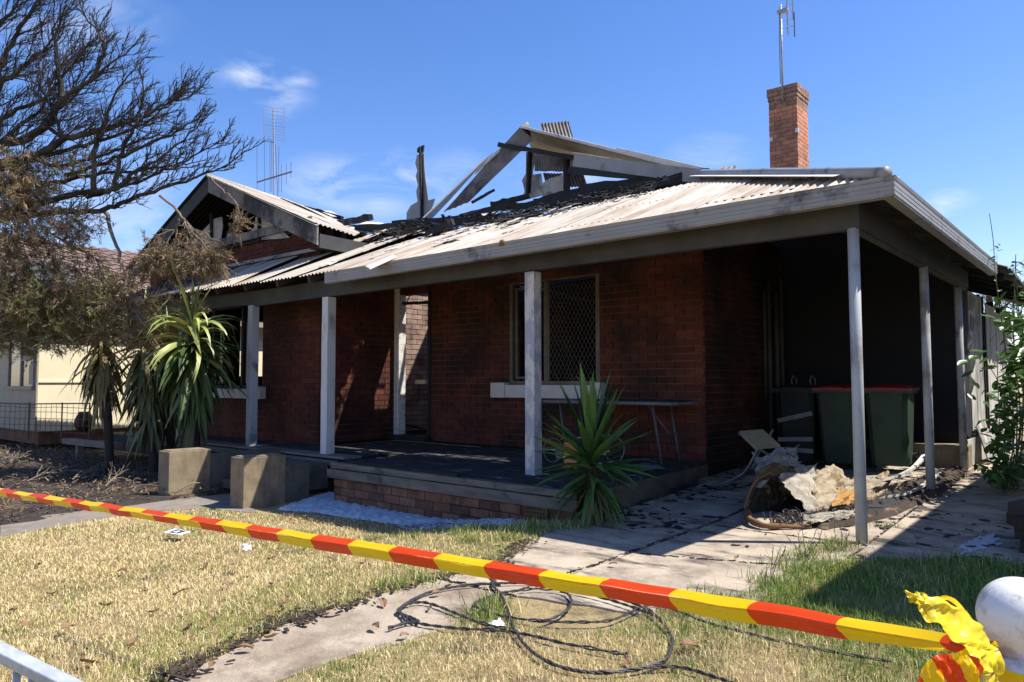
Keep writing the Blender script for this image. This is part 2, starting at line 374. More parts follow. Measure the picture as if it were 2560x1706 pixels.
def inst(name, me, parent, M4):
    o = bpy.data.objects.new(name, me); COL.objects.link(o)
    if parent: o.parent = parent
    o.matrix_local = M4
    return o
def sheet_mesh(name, V, F, m, loc=(0, 0, 0), cols=None, smooth=False):
    me = bpy.data.meshes.new(name)
    V = np.asarray(V, np.float32) - np.asarray(loc, np.float32); F = np.asarray(F, np.int32)
    me.vertices.add(len(V)); me.vertices.foreach_set('co', V.ravel())
    k = F.shape[1]
    me.loops.add(F.size); me.loops.foreach_set('vertex_index', F.ravel())
    me.polygons.add(len(F)); me.polygons.foreach_set('loop_start', np.arange(0, F.size, k, dtype=np.int32))
    me.polygons.foreach_set('loop_total', np.full(len(F), k, np.int32))
    if cols is not None:
        a = me.color_attributes.new('tint', 'FLOAT_COLOR', 'POINT')
        c = np.ones((len(V), 4), np.float32); c[:, :3] = cols; a.data.foreach_set('color', c.ravel())
    me.materials.append(m); me.update(calc_edges=True); me.validate()
    o = bpy.data.objects.new(name, me); COL.objects.link(o); o.location = loc; WL[o.name] = Vector(loc)
    return o
def inpoly(x, y, poly):
    c = np.zeros(len(x), bool); n = len(poly)
    for i in range(n):
        x1, y1 = poly[i][:2]; x2, y2 = poly[(i + 1) % n][:2]
        t = ((y1 > y) != (y2 > y)) & (x < (x2 - x1) * (y - y1) / (y2 - y1 + 1e-12) + x1)
        c ^= t
    return c
def spline(pts, k=6):
    """Catmull-Rom through pts"""
    p = [Vector(a) for a in pts]; out = []
    for i in range(len(p) - 1):
        a = p[max(i - 1, 0)]; b = p[i]; c = p[i + 1]; d = p[min(i + 2, len(p) - 1)]
        for j in range(k):
            t = j / k
            out.append(.5 * ((2 * b) + (c - a) * t + (2 * a - 5 * b + 4 * c - d) * t * t + (3 * b - a - 3 * c + d) * t ** 3))
    out.append(p[-1]); return out

# ================================================================== ground
def zg(y): return 0.0 if y < 5.4 else min(.13, (y - 5.4) * .037)
def zl(x, y):
    t = min(1, max(0, (-3.35 - x) / 1.9)); return -.20 * t * t * (3 - 2 * t)
g = MB()
g.add([(-300, -200, -.27), (200, -200, -.27), (200, 400, -.27), (-300, 400, -.27)], [(0, 1, 2, 3)])
tag(g.build('ground', M['soil']), kind='structure')
g = MB()
g.add([(-3.33, -.5, -.012), (6, -.5, -.012), (6, 16, -.012), (-3.33, 16, -.012)], [(0, 1, 2, 3)])
tag(g.build('yard_soil', M['soil']), kind='structure')
# burnt garden bed on the left
AG = [(-8.013, 2.125, -0.2), (-8.264, 2.908, -0.2), (-8.363, 3.626, -0.2), (-8.208, 4.171, -0.2), (-8.0, 5.3, 0), (-15.5, 5.3, 0), (-22, 4, 0), (-14, 1.2, 0)]
g = MB()
P = []
nx, ny = 60, 34
for i in range(nx + 1):
    row = []
    for j in range(ny + 1):
        x = -22 + 15.4 * i / nx; y = 1.9 + 4.2 * j / ny
        row.append((x, y, 0))
    P.append(row)
V = np.array(P).reshape(-1, 3)
for k in range(len(V)):
    x, y = V[k, :2]
    inside = 1 if inpoly(np.array([x]), np.array([y]), AG)[0] else 0
    V[k, 2] = -.26 + inside * (.08 + .05 * max(0, noise.noise(Vector((x * 1.3, y * 1.3, 0)))) + .03 * noise.noise(Vector((x * 5, y * 5, 2))))
F = [(i * (ny + 1) + j, (i + 1) * (ny + 1) + j, (i + 1) * (ny + 1) + j + 1, i * (ny + 1) + j + 1) for i in range(nx) for j in range(ny)]
o = sheet_mesh('garden_bed', V, F, M['ash_soil']); tag(o, kind='structure')
# worn path from the steps
g = MB().prism([p[:2] for p in ((-7.493, 1.99, -0.2), (-7.712, 2.755, -0.2), (-7.761, 3.346, -0.2), (-7.475, 3.801, -0.2), (-6.828, 4.023, -0.2), (-7.869, 4.466, -0.2), (-8.481, 4.15, -0.2), (-8.417, 3.578, -0.2), (-8.497, 2.947, -0.2), (-8.136, 2.157, -0.2))], -.26, lambda x, y: -.203)
# (kept low: grass laps over its edge)
tag(g.build('garden_path', M['path']), kind='structure')
# driveway of concrete slabs
drv = bpy.data.objects.new('driveway', None); COL.objects.link(drv); drv['kind'] = 'structure'; WL['driveway'] = Vector((0, 0, 0))
def rag(a, b, n, s):
    out = []
    for i in range(n):
        t = i / n; x = a[0] + (b[0] - a[0]) * t; y = a[1] + (b[1] - a[1]) * t
        k = 0 if i == 0 else random.uniform(-s, s)
        dx, dy = b[0] - a[0], b[1] - a[1]; l = math.hypot(dx, dy)
        out.append((x - dy / l * k, y + dx / l * k))
    return out
def slab(poly, m='concrete'):
    g = MB().prism(poly, lambda x, y: zg(y) - .1, lambda x, y: zg(y))
    return g.build('concrete_slab', M[m], drv)
LE = [(-3.406, 4.588, 0)[:2], (-3.276, 4.03, 0)[:2], (-3.057, 3.479, 0)[:2], (-3.075, 2.869, 0)[:2], (-3.058, 2.163, 0)[:2], (-3.048, 1.918, 0)[:2]]
slab(rag((-3.43, 4.62), (-3.28, 4.03), 4, .015) + rag((-3.28, 4.03), (-3.06, 3.48), 4, .02) + rag((-3.06, 3.48), (-3.07, 2.95), 4, .02) +
     rag((-3.07, 2.95), (-2.54, 2.98), 4, .01) + rag((-2.54, 2.98), (-2.585, 5.39), 10, .012) + [(-2.585, 5.39), (-3.44, 5.39)])
slab(rag((-3.07, 2.935), (-3.04, 1.92), 9, .03) + rag((-3.04, 1.92), (-2.80, 1.27), 6, .03) + [(-2.80, 1.27), (-2.66, .4), (-2.30, .4)] +
     rag((-2.40, .9), (-2.50, 1.80), 6, .03) + rag((-2.50, 1.80), (-2.45, 2.45), 6, .03) + [(-2.45, 2.45), (-2.53, 2.963)], 'concrete_strip')
slab(rag((-2.525, 2.98), (-1.85, 3.15), 5, .03) + rag((-1.85, 3.15), (-1.50, 3.7), 5, .03) + rag((-1.50, 3.7), (-1.48, 4.6), 5, .03) + [(-1.45, 4.62), (-1.43, 5.39), (-2.57, 5.39)])
slab([(-3.44, 5.405), (-2.585, 5.405), (-2.60, 7.29), (-3.45, 7.29)])
slab([(-2.57, 5.405), (-1.43, 5.405), (-1.45, 7.29), (-2.585, 7.29)])
slab([(-3.62, 7.305), (-2.6, 7.305), (-2.6, 10.0), (-3.62, 10.0)])
slab([(-2.585, 7.305), (-1.45, 7.305), (-1.46, 10.0), (-2.585, 10.0)])
slab([(-1.415, 5.0), (-.9, 5.35), (-.35, 5.6), (-.3, 7.29), (-1.435, 7.29)])
slab([(-1.435, 7.305), (-.3, 7.305), (-.3, 14.0), (-1.43, 14.0)])

# ================================================================== the burnt house
HOUSE = thing('burnt_house', 'fire gutted red brick bungalow with collapsed grey corrugated iron roof and burnt verandah', 'house', (-6, 8, 0))
HL = Vector((-6, 8, 0))
P22 = R(22); C22, S22, T22 = math.cos(P22), math.sin(P22), math.tan(P22)
CAMP = Vector((0, 0, 1.12))
WY, WXR, BXR, BYF = 7.6, -3.64, -8.92, 6.2      # main wall, its right corner, bay side, bay front
ZT = 3.28
bricks = []     # (centre, size(x,y,z), material, wall part)
def wall(name, axis, const, nsign, a0, a1, z0, z1, openings, m, mm, thick=.22, bl=.230, bh=.076, jt=.010, brick=True, top=None, zmax_brick=None, label=None, vis=1.0):
    """mortar body with recessed joints; bricks sit proud. axis: direction the wall runs; const: its face"""
    g = MB()
    # body split round the openings
    xs = sorted(set([a0, a1] + [v for o in openings for v in o[:2]])); zs = sorted(set([z0, z1] + [v for o in openings for v in o[2:]]))
    f = const - nsign * .006; bk = const - nsign * thick
    for i in range(len(xs) - 1):
        for j in range(len(zs) - 1):
            cx, cz = (xs[i] + xs[i + 1]) / 2, (zs[j] + zs[j + 1]) / 2
            if any(o[0] < cx < o[1] and o[2] < cz < o[3] for o in openings): continue
            lo, hi = min(f, bk), max(f, bk)
            if axis == 'x': g.box(xs[i], xs[i + 1], lo, hi, zs[j], zs[j + 1])
            else: g.box(lo, hi, xs[i], xs[i + 1], zs[j], zs[j + 1])
    w = g.build(name, M[mm], HOUSE, label=label)
    if not brick: return w
    c = 0; z = z0
    while z + bh <= z1 + .02:
        zc = z + bh / 2
        x = a0 - (0 if c % 2 == 0 else (bl + jt) / 2)
        while x < a1 - .02:
            iv = [(max(x, a0), min(x + bl, a1))]
            for o in openings:
                if o[2] - .03 < zc < o[3] + .0:
                    nv = []
                    for p, q in iv:
                        if q <= o[0] or p >= o[1]: nv.append((p, q))
                        else:
                            if p < o[0]: nv.append((p, o[0]))
                            if q > o[1]: nv.append((o[1], q))
                    iv = nv
            for p, q in iv:
                if q - p < .03: continue
                cc = (p + q) / 2; d = random.uniform(-.0018, .0018) + nsign * -.018
                if axis == 'x': cen = Vector((cc, const + d, zc)); s = (q - p, .05, bh)
                else: cen = Vector((const + d, cc, zc)); s = (.05, q - p, bh)
                bricks.append((cen, s, m, w, vis))
            x += bl + jt
        z += bh + jt; c += 1
    return w
winop = (-6.52, -5.04, 1.08, 2.50)
wall('front_wall', 'x', WY, -1, -8.08, WXR, .24, ZT, [winop], 'soot_brick', 'mortar')
wall('wall_over_door', 'x', WY, -1, -8.92, -8.085, 2.50, 3.42, [], 'soot_brick', 'mortar')
wall('bay_side_wall', 'y', BXR, 1, BYF, WY + .22, .24, 3.0, [], 'soot_brick', 'mortar')
wall('bay_front_wall', 'x', BYF, -1, -14.55, BXR - .004, .16, 3.36, [(-13.2, -10.42, 1.02, 2.42)], 'soot_brick', 'mortar')
wall('carport_wall', 'y', WXR, 1, WY + .004, 10.0, .05, 3.0, [], 'dark_brick', 'mortar', thick=.2)
# rooms behind: hall wall seen through the door, the back and side walls, charred floor
wall('hall_wall', 'y', -9.32, 1, 7.83, 12.0, .30, 3.2, [(9.9, 10.7, .30, 2.3)], 'inner_brick', 'mortar', thick=.12)
wall('room_wall', 'y', -7.75, 1, 7.83, 12.0, .30, 2.7, [(8.6, 9.4, .30, 2.3)], 'dark_brick', 'mortar', thick=.12, vis=.2)
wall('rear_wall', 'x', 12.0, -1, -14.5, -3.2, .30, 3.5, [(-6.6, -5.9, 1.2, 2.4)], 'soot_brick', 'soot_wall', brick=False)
wall('bay_far_wall', 'y', -14.55, 1, 6.45, 12.0, .16, 3.1, [(8.1, 9.3, 1.25, 2.45)], 'brick', 'mortar', brick=False)
wall('room_side_wall', 'y', -3.65, -1, 10.1, 12.0, .1, 3.0, [], 'brick', 'soot_wall', brick=False, thick=.1)
wall('hall_far_wall', 'x', 10.6, -1, -9.0, -7.9, .3, 2.3, [], 'brick', 'soot_wall', brick=False, thick=.1)
MB().box(-14.3, -3.86, 7.83, 11.99, .18, .235).box(-14.3, -9.16, 6.43, 7.825, .18, .235).build('floor', M['char'], HOUSE)
# soot blackened back wall of the carport and the burnt lean-to beside it
MB().box(WXR - .1, -1.60, 10.01, 10.12, .1, 2.62).slab([(-3.74, 10.06, 2.625), (-1.6, 10.06, 2.625), (-1.6, 10.06, 2.66), (-3.74, 10.06, 3.48)], .10).build('carport_back_wall', M['soot_wall'], HOUSE)
# chimney
CX0, CX1, CY0, CY1 = -5.462, -4.908, 14.5, 15.14
g = MB().box(CX0 + .006, CX1 - .006, CY0 + .006, CY1 - .006, 2.0, 6.98)
CH = g.build('chimney', M['chimney_mortar'], HOUSE, label='square red brick chimney rising behind the roof')
z = 5.0; c = 0
while z < 6.98:
    capz = z > 6.80
    ex = .028 if z > 6.87 else (.012 if z > 6.78 else 0)
    m = 'chimney_cap' if z > 6.62 else 'chimney_brick'
    for axis, a0, a1, const, sg, vs in (('x', CX0, CX1, CY0, -1, 1), ('y', CY0, CY1, CX1, 1, 1), ('y', CY0, CY1, CX0, -1, .1), ('x', CX0, CX1, CY1, 1, .1)):
        a0 -= ex; a1 += ex; x = a0 - (.12 if (c + (axis == 'y')) % 2 else 0)
        while x < a1 - .01:
            p, q = max(x, a0), min(x + .23, a1)
            if q - p > .04:
                d = sg * (ex - .02 + random.uniform(-.003, .003)); cc = (p + q) / 2
                if axis == 'x': bricks.append((Vector((cc, const + d, z + .038)), (q - p, .052, .076), m, CH, vs * 2.2))
                else: bricks.append((Vector((const + d, cc, z + .038)), (.052, q - p, .076), m, CH, vs * 2.2))
            x += .24
    z += .086; c += 1
MB().box(CX0 + .02, CX1 - .02, CY0 + .02, CY1 - .02, 6.98, 7.005).build('flaunching', M['chimney_mortar'], CH)
# verandah base: brick riser under the deck edge
BASE = wall('deck_base', 'x', 4.94, -1, -6.80, -3.46, -.20, .068, [], 'old_brick', 'mortar', bl=.235, bh=.075, vis=4, thick=.5)
g = MB().prism([(-3.455, 4.90), (-3.44, 4.90), (-3.62, 7.58), (-3.75, 7.58), (-3.70, 4.95)], -.12, .205)
g.build('deck_side_wall', M['slab_side'], HOUSE)
# vent brick in the riser
vx = (-3.919, 4.92, 0.075)[0]
vb = MB().box(vx - .125, vx + .125, 4.905, 4.93, -.085, .064)
vg = vb.build('air_vent', M['rope_brown'], HOUSE)
g = MB()
for i in range(7):
    for j in range(4):
        x = vx - .105 + i * .0305; zz = -.073 + j * .034
        g.box(x, x + .019, 4.9025, 4.907, zz, zz + .022)
g.build('vent_hole', M['black_paint'], vg, kind='stuff')
def unit_brick(m):
    b = bmesh.new(); bmesh.ops.create_cube(b, size=1)
    me = bpy.data.meshes.new('brick'); b.to_mesh(me); b.free(); me.materials.append(M[m]); return me
UB = {}
def score(b):
    c, s, m, w, v = b
    d2 = (c - CAMP).length_squared
    vx0 = v
    # hidden by roof, plants or other walls
    if w.name == 'front_wall' and c.z > 2.5: vx0 *= .1
    if w.name == 'bay_front_wall' and (c.x < -10.1 or 2.3 < c.z < 3.0): vx0 *= .05
    if w.name == 'bay_side_wall' and c.z > 2.1: vx0 *= .1
    if w.name == 'carport_wall': vx0 *= .55 if c.z < 2.2 else .05
    if w.name == 'hall_wall': vx0 *= .4 if c.y < 9.3 else .02
    if w.name == 'wall_over_door': vx0 = 0
    if c.z < 5.25 and w.name == 'chimney': vx0 = 0
    return vx0 / d2
bricks.sort(key=score, reverse=True)
rest = {}
for i, (c, s, m, w, v) in enumerate(bricks):
    if i < 296:
        if m not in UB: UB[m] = unit_brick(m)
        inst('brick', UB[m], w, Matrix.Translation(c - HL) @ Matrix.Diagonal((*s, 1)))
    else:
        g = rest.setdefault((w.name, m), (MB(), w))[0]
        x, y, z = c; a, b, h = s
        g.box(x - a / 2, x + a / 2, y - b / 2, y + b / 2, z - h / 2, z + h / 2)
for (wn_, m), (g, w) in rest.items(): g.build('brickwork', M[m], w, kind='stuff')

# ---------------------------------------------------------------- verandah deck
dk = MB()
x = -6.60; DECK = MB().box(-6.8, -3.62, 5.0, 7.58, .10, .20).build('deck', M['char'], HOUSE)
yb = 5.0
while yb < 7.55:
    wdt = .105
    xe = -3.475 - (yb - 4.9) * .065
    n = 9
    g = MB()
    for k in range(1):
        dz = random.uniform(-.006, .004)
        vs = []; fs = []
        for i in range(n + 1):
            xx = -6.80 + (xe + 6.80) * i / n
            q = [random.uniform(-.004, .004) for _ in range(4)]
            vs += [(xx, yb + q[0], .203), (xx, yb + wdt - .009 + q[1], .203), (xx, yb + wdt - .009 + q[1], .236 + dz + q[2]), (xx, yb + q[0], .236 + dz + q[3])]
        fs.append((0, 1, 2, 3)); kk = n * 4; fs.append((kk + 3, kk + 2, kk + 1, kk))
        for i in range(n):
            for j in range(4):
                fs.append((i * 4 + j, i * 4 + 4 + j, i * 4 + 4 + (j + 1) % 4, i * 4 + (j + 1) % 4))
        g.add(vs, fs)
    g.build('floorboard', M['ash_char'], DECK)
    yb += wdt
MB().beam((-6.84, 4.90, .118), (-3.44, 4.87, .118), .075, .095, rough=.07, n=14).build('edge_board', M['deck_edge'], DECK)
MB().beam((-6.82, 4.935, .20), (-3.46, 4.90, .20), .08, .062, rough=.14, n=14).build('edge_board', M['deck_edge'], DECK)
MB().beam((-6.60, 5.03, .245), (-4.9, 4.99, .240), .10, .03, rough=.3, n=9).build('edge_board', M['char'], DECK)
# left part of the deck, behind the steps
DL = MB().box(-14.6, -6.82, 5.44, 6.195, -.1, .19).build('deck', M['char'], HOUSE)
for k in range(6):
    y0 = 5.40 + k * .13
    MB().beam((-12.9 - random.random() * .5, y0, .215), (-7.22 + random.uniform(-.05, .1), y0 - .01, .215), .118, .03, rough=.08, n=8).build('floorboard', M['timber_grey' if k < 2 else 'ash_char'], DL)
MB().beam((-13.2, 5.35, .155), (-7.28, 5.33, .145), .05, .07, rough=.15, n=10).build('edge_board', M['deck_edge'], DL)
MB().box(-8.92, -6.66, 6.2, 7.58, .02, .20).build('entry_floor', M['ash_char'], DL)
MB().box(-8.9, -8.05, 7.45, 7.8, .235, .30).build('door_step', M['char'], HOUSE)

# ---------------------------------------------------------------- verandah posts, beams, gutter
def post(x, y, z0, z1, m, s=.105, label=None):
    g = MB(); n = 8; vs = []
    for i in range(n + 1):
        z = z0 + (z1 - z0) * i / n
        for a, b in ((-1, -1), (1, -1), (1, 1), (-1, 1)):
            k = s / 2 * (1 + random.uniform(-.02, .02)); vs.append((x + a * k, y + b * k, z))
    fs = [(3, 2, 1, 0), (n * 4, n * 4 + 1, n * 4 + 2, n * 4 + 3)]
    for i in range(n):
        for j in range(4): fs.append((i * 4 + j, i * 4 + (j + 1) % 4, i * 4 + 4 + (j + 1) % 4, i * 4 + 4 + j))
    return g.add(vs, fs).build('verandah_post', M[m], HOUSE, label=label)
post(-4.40, 5.478, .23, 2.18, 'post_peel', .115, 'grey timber post with peeling white paint')
post(-7.70, 5.478, .22, 2.19, 'post_white', .125, 'white painted timber post by the front door')
post(-9.49, 5.478, .20, 2.21, 'post', .115, 'blue grey timber post by the bay window')
post(-11.6, 5.478, .20, 2.23, 'post', .115)
def pipe(x, y, z0, z1, lab):
    g = MB().tube([(x, y, z0), (x, y, (z0 + z1) / 2), (x, y, z1)], .039, 18)
    p = g.build('carport_post', M['pipe'], HOUSE, smooth=True, label=lab)
    return p
pipe(-1.479, 5.468, -.02, 2.2, 'grey steel pipe post at the front carport corner')
pipe(-1.479, 7.74, .05, 2.21, 'middle grey steel pipe post of the carport')
pipe(-1.50, 9.62, .1, 2.21, 'rear grey steel pipe post of the carport')
# beams
B = MB().beam((-9.4, 5.478, 2.30), (-1.43, 5.478, 2.30), .075, .215, n=10, rough=.02)
B.build('verandah_beam', M['beam'], HOUSE)
MB().beam((-13.0, 5.478, 2.36), (-9.402, 5.478, 2.315), .075, .20, n=6, rough=.06).build('verandah_beam', M['beam'], HOUSE)
MB().beam((-1.470, 5.53, 2.305), (-1.479, 9.97, 2.30), .075, .20, n=8, rough=.02).build('verandah_beam', M['beam'], HOUSE)
MB().beam((-1.48, 5.55, 2.195), (-1.485, 9.97, 2.192), .05, .012).build('beam_strip', M['pvc'], HOUSE)
# rafters with tails that show under the gutter
x = -1.75
while x > -12.7:
    zt = 2.39 if x > -7.4 else 2.39 + (-7.4 - x) * .018
    yend = 7.5 if x > -8.9 else 6.16
    yend = min(yend, 5.168 + (-1.137 - x) - .06)
    MB().beam((x, 5.22, zt), (x, yend, zt + (yend - 5.22) * T22), .045, .09, rough=.04, n=3).build('rafter', M['beam'], HOUSE)
    x -= .76 + random.uniform(-.05, .05)
y = 5.75
while y < 9.9:
    e_ = min(1.71, y - 5.168 - .12)
    MB().beam((-1.19, y, 2.385), (-1.19 - e_, y, 2.385 + e_ * T22), .045, .09).build('rafter', M['beam'], HOUSE)
    y += .72
MB().beam((-1.2, 5.24, 2.385), (-3.4, 7.44, 2.385 + 2.2 * T22), .05, .12).build('hip_rafter', M['beam'], HOUSE)
# OG gutters with ribbed faces
def gutter(pts_line, name='gutter', label=None):
    prof = [(0, .0), (.0, .008), (.006, .012), (.006, .036), (.002, .040), (.006, .044), (.006, .066), (.002, .070), (.006, .074), (.007, .100), (.002, .106), (.008, .112), (.014, .135),
            (.006, .137), (.004, .125), (-.085, .115), (-.085, .108), (-.004, .10), (-.075, .0)]
    return prof
def gut(a, b, out, miter, label, sag=0.0):
    """a,b world ends of bottom front line; out: outward unit vector; miter at end b or a"""
    prof = gutter(None); a = Vector(a); b = Vector(b); out = Vector(out); d = (b - a).normalized(); n = 12
    vs = []; fs = []; k = len(prof)
    for i in range(n + 1):
        t = i / n
        for (o, z) in prof:
            p = a + (b - a) * t + out * o
            if i == n and miter[1]: p += d * (o if miter[1] > 0 else 0)
            if i == 0 and miter[0]: p -= d * o
            p.z += z - sag * math.sin(math.pi * t) + random.uniform(-.0015, .0015)
            vs.append(p)
    for i in range(n):
        for j in range(k):
            j2 = (j + 1) % k; fs.append((i * k + j, i * k + j2, i * k + k + j2, i * k + k + j))
    fs.append(tuple(range(k))); fs.append(tuple(reversed(range(n * k, n * k + k))))
    return MB().add(vs, fs).build('gutter', M['gutter'], HOUSE, label=label)
gut((-7.36, 5.172, 2.300), (-1.145, 5.172, 2.322), (0, -1, 0), (0, 1), 'scorched grey gutter along the front eave')
gut((-1.145, 5.172, 2.322), (-1.145, 9.84, 2.322), (1, 0, 0), (1, 0), 'grey gutter along the carport side')
MB().lathe(((-4.525, 5.17, 2.265)[0], 5.17, 2.44), [(.028, -.03), (.03, 0), (.024, .02), (.01, .03)], 10).build('gutter_fitting', M['rope_brown'], HOUSE)

# ---------------------------------------------------------------- corrugated roof
EX = [-13.2, -10.5, -9.8, -8.86, -7.90, -6.67, -5.42, -4.99, -4.21, -3.6, -3.3]
EYv = [6.17, 6.17, 6.17, 7.72, 7.62, 7.15, 6.97, 7.26, 7.29, 7.45, 7.75]
def ytop(x):
    y = float(np.interp(x, EX, EYv))
    if x > -3.7: y = min(y if x < -3.55 else 9, 5.168 + (-1.137 - x) - .02)
    return max(y, 5.12)
ROOF = MB().beam((-12.8, 6.12, 2.87), (-9.1, 6.12, 2.85), .05, .06).build('roof_batten', M['char'], HOUSE)
for yb_, m_ in ((5.6, 'char'), (6.4, 'char'), (7.1, 'char')):
    x1 = -1.15 - (yb_ - 5.17) - .05
    MB().beam((-8.8 if yb_ > 6 else -12.6, yb_, 2.40 + (yb_ - 5.17) * T22), (x1, yb_, 2.40 + (yb_ - 5.17) * T22), .05, .035).build('roof_batten', M[m_], HOUSE)
xx = -1.12; si = 0
while xx > -13.0:
    w = .765; x0 = xx; si += 1
    eave = 0.0 if x0 > -7.4 else -.02
    zlift = 0.0 if x0 > -7.4 else min(.10, (-7.4 - x0) * .02)
    seed = si * 7.3
    jag = .10 if x0 < -4.5 else .02
    def l0(a, x0=x0): return (-.055 if x0 < -7.2 else .045) + (.012 * noise.noise(Vector((a * 9, x0, 3))) if x0 < -7.4 else 0)
    def l1(a, x0=x0, jag=jag, seed=seed):
        x = x0 - a
        return (ytop(x) - 5.172) / C22 + (jag * (noise.noise(Vector((math.floor(a / .076 * 2) * .9 + seed, 0, 0)))) + .12 * noise.noise(Vector((seed, 3, 1))) if x < -4.3 and x > -8.9 else 0)
    pit = R(22 + 6 * min(1, max(0, (-7.5 - x0) / 2.2)))
    wp = .012 if x0 < -5 else .004
    if x0 < -8.9: wp = .03
    MB().corr((x0, 5.172, (2.442 if x0 < -7.2 else 2.424) + zlift + (si % 2) * .007), (-1, 0, 0), (0, math.cos(pit), math.sin(pit)), (0, -S22, C22), w, l0, l1, amp=.0105, nv=12, warp=wp, seed=seed).build('roof_sheet', M['roof_sooty' if x0 < -10.3 else 'roof'], HOUSE, smooth=True)
    xx -= .76
# right hand slope over the carport
yy = 5.23; si = 0
while yy < 9.8:
    y0 = yy; w = min(.765, 10.02 - yy); si += 1
    MB().corr((-1.142, y0 + w, 2.424 + (si % 2) * .007), (0, -1, 0), (-C22, 0, S22), (S22, 0, C22), w, lambda a: .045, lambda a, y0=y0, w=w: min((y0 + w - a - 5.168), 2.55) / C22 - .015, amp=.0105, nv=8).build('roof_sheet', M['roof'], HOUSE, smooth=True)
    yy += .76
# hip capping
pts = [(-1.20 - t, 5.235 + t, 2.475 + .022 + t * T22 + .004 * math.sin(t * 7)) for t in (0, .6, 1.2, 1.8, 2.3, 2.62)]
MB().tube(pts, [.045, .05, .05, .052, .055, .06], 10).build('hip_capping', M['gutter'], HOUSE, smooth=True)
for s_ in (0, 1):
    q = []
    for t in (.35, .9, 1.4, 2.1, 2.6):
        a = Vector((-1.21 - t, 5.245 + t, 2.50 + t * T22)); d = Vector((-.16, -.0, -.045)) if s_ == 0 else Vector((.0, .16, -.045))
        d = Vector((-.02, -.20, -.062)) if s_ == 0 else Vector((.20, .02, -.062))
        q.append([a, a + d])
    MB().grid(q).build('hip_flashing', M['white_sheet'], HOUSE)

# ---------------------------------------------------------------- gable over the bay
GA = Vector((-11.74, 5.9, 4.57)); GR = Vector((-8.60, 5.9, 3.285)); GLf = Vector((-14.88, 5.9, 3.285))
def barge(p, q, label):
    p = Vector(p); q = Vector(q); h = Vector((0, 0, -.26)); t = Vector((0, .03, 0)); n = 10; vs = []
    for i in range(n + 1):
        c = p + (q - p) * (i / n); s = Vector((0, random.uniform(-.003, .003), random.uniform(-.006, .006)))
        vs += [c + s, c + h + s, c + h + t, c + t]
    fs = [(0, 1, 2, 3), (n * 4 + 3, n * 4 + 2, n * 4 + 1, n * 4)]
    for i in range(n):
        for j in range(4): fs.append((i * 4 + j, i * 4 + 4 + j, i * 4 + 4 + (j + 1) % 4, i * 4 + (j + 1) % 4))
    return MB().add(vs, fs).build('bargeboard', M['barge'], HOUSE, label=label)
barge(GA, GR, 'scorched grey bargeboard on the right of the gable')
barge(GA, GLf, 'grey bargeboard on the left of the gable').data.materials[0] = M['beam']
MB().beam(GA + Vector((.02, -.02, .012)), GR + Vector((.03, -.02, .014)), .05, .012).build('barge_trim', M['white_sheet'], HOUSE)
ur = Vector((0, 1, -.11)).normalized()
for k in range(3):
    LL = (3.40, 3.36, 2.1)[k]
    y0 = 5.86 + k * .70
    MB().corr((GA.x, y0, GA.z + .03 - .11 * (y0 - 5.9) + (k % 2) * .003), ur, (C22, 0, -S22), (S22, 0, C22), .705, lambda a: 0, lambda a, LL=LL, k=k: LL - (k == 1) * a * 1.2 - (k == 2) * a * 1.7 + (.1 * noise.noise(Vector((a * 13, k, 0))) if k else 0), amp=.010, nv=12, warp=.03 * k + .004, seed=k * 2.7 + 1).build('gable_roof_sheet', M['roof'], HOUSE, smooth=True)
    MB().corr((GA.x, y0, GA.z + .02 - .11 * (y0 - 5.9)) if False else Vector((GA.x, y0, GA.z + .02 - .11 * (y0 - 5.9))) + ur * .705, -ur, (-C22, 0, -S22), (-S22, 0, C22), .705, lambda a: 0, lambda a: 3.38, amp=.010, nv=8).build('gable_roof_sheet', M['roof_sooty'], HOUSE, smooth=True)
for k in range(3, 6):
    y0 = 5.86 + k * .70
    MB().corr((GA.x, y0, GA.z - .06 - .13 * (y0 - 5.9)) if False else Vector((GA.x, y0, GA.z - .06 - .13 * (y0 - 5.9))) + ur * .705, -ur, (-C22, 0, -S22), (-S22, 0, C22), .705, lambda a: .1, lambda a: 3.38, amp=.010, nv=8).build('gable_roof_sheet', M['roof_sooty'], HOUSE, smooth=True)
MB().tube([(GA.x, 5.86, GA.z + .035), (GA.x, 7.75, GA.z - .17)], .03, 8).build('ridge_capping', M['roof'], HOUSE, smooth=True)
for dx in (-1.5, -.2, 1.3, 2.4):
    MB().beam((GA.x + dx, 6.5 + abs(dx) * .1, 3.3), (GA.x + dx * .55, 6.6, GA.z - .12 - abs(dx) * .22), .09, .045, rough=.3, n=6).build('attic_timber', M['char'], HOUSE)
MB().box(-14.3, -9.0, 6.6, 6.7, 3.30, 3.38).build('attic_timber', M['char'], HOUSE)
MB().slab([(-14.3, 7.1, 3.2), (-9.2, 7.1, 3.2), (-11.74, 7.1, 4.28)], .03).build('dark_attic_backing', M['soot_wall'], HOUSE)  # black backing added to keep the inside of the gable dark
MB().box(-14.4, -9.05, 6.5, 8.85, 3.10, 3.13).build('ceiling_panel', M['soot_wall'], HOUSE)
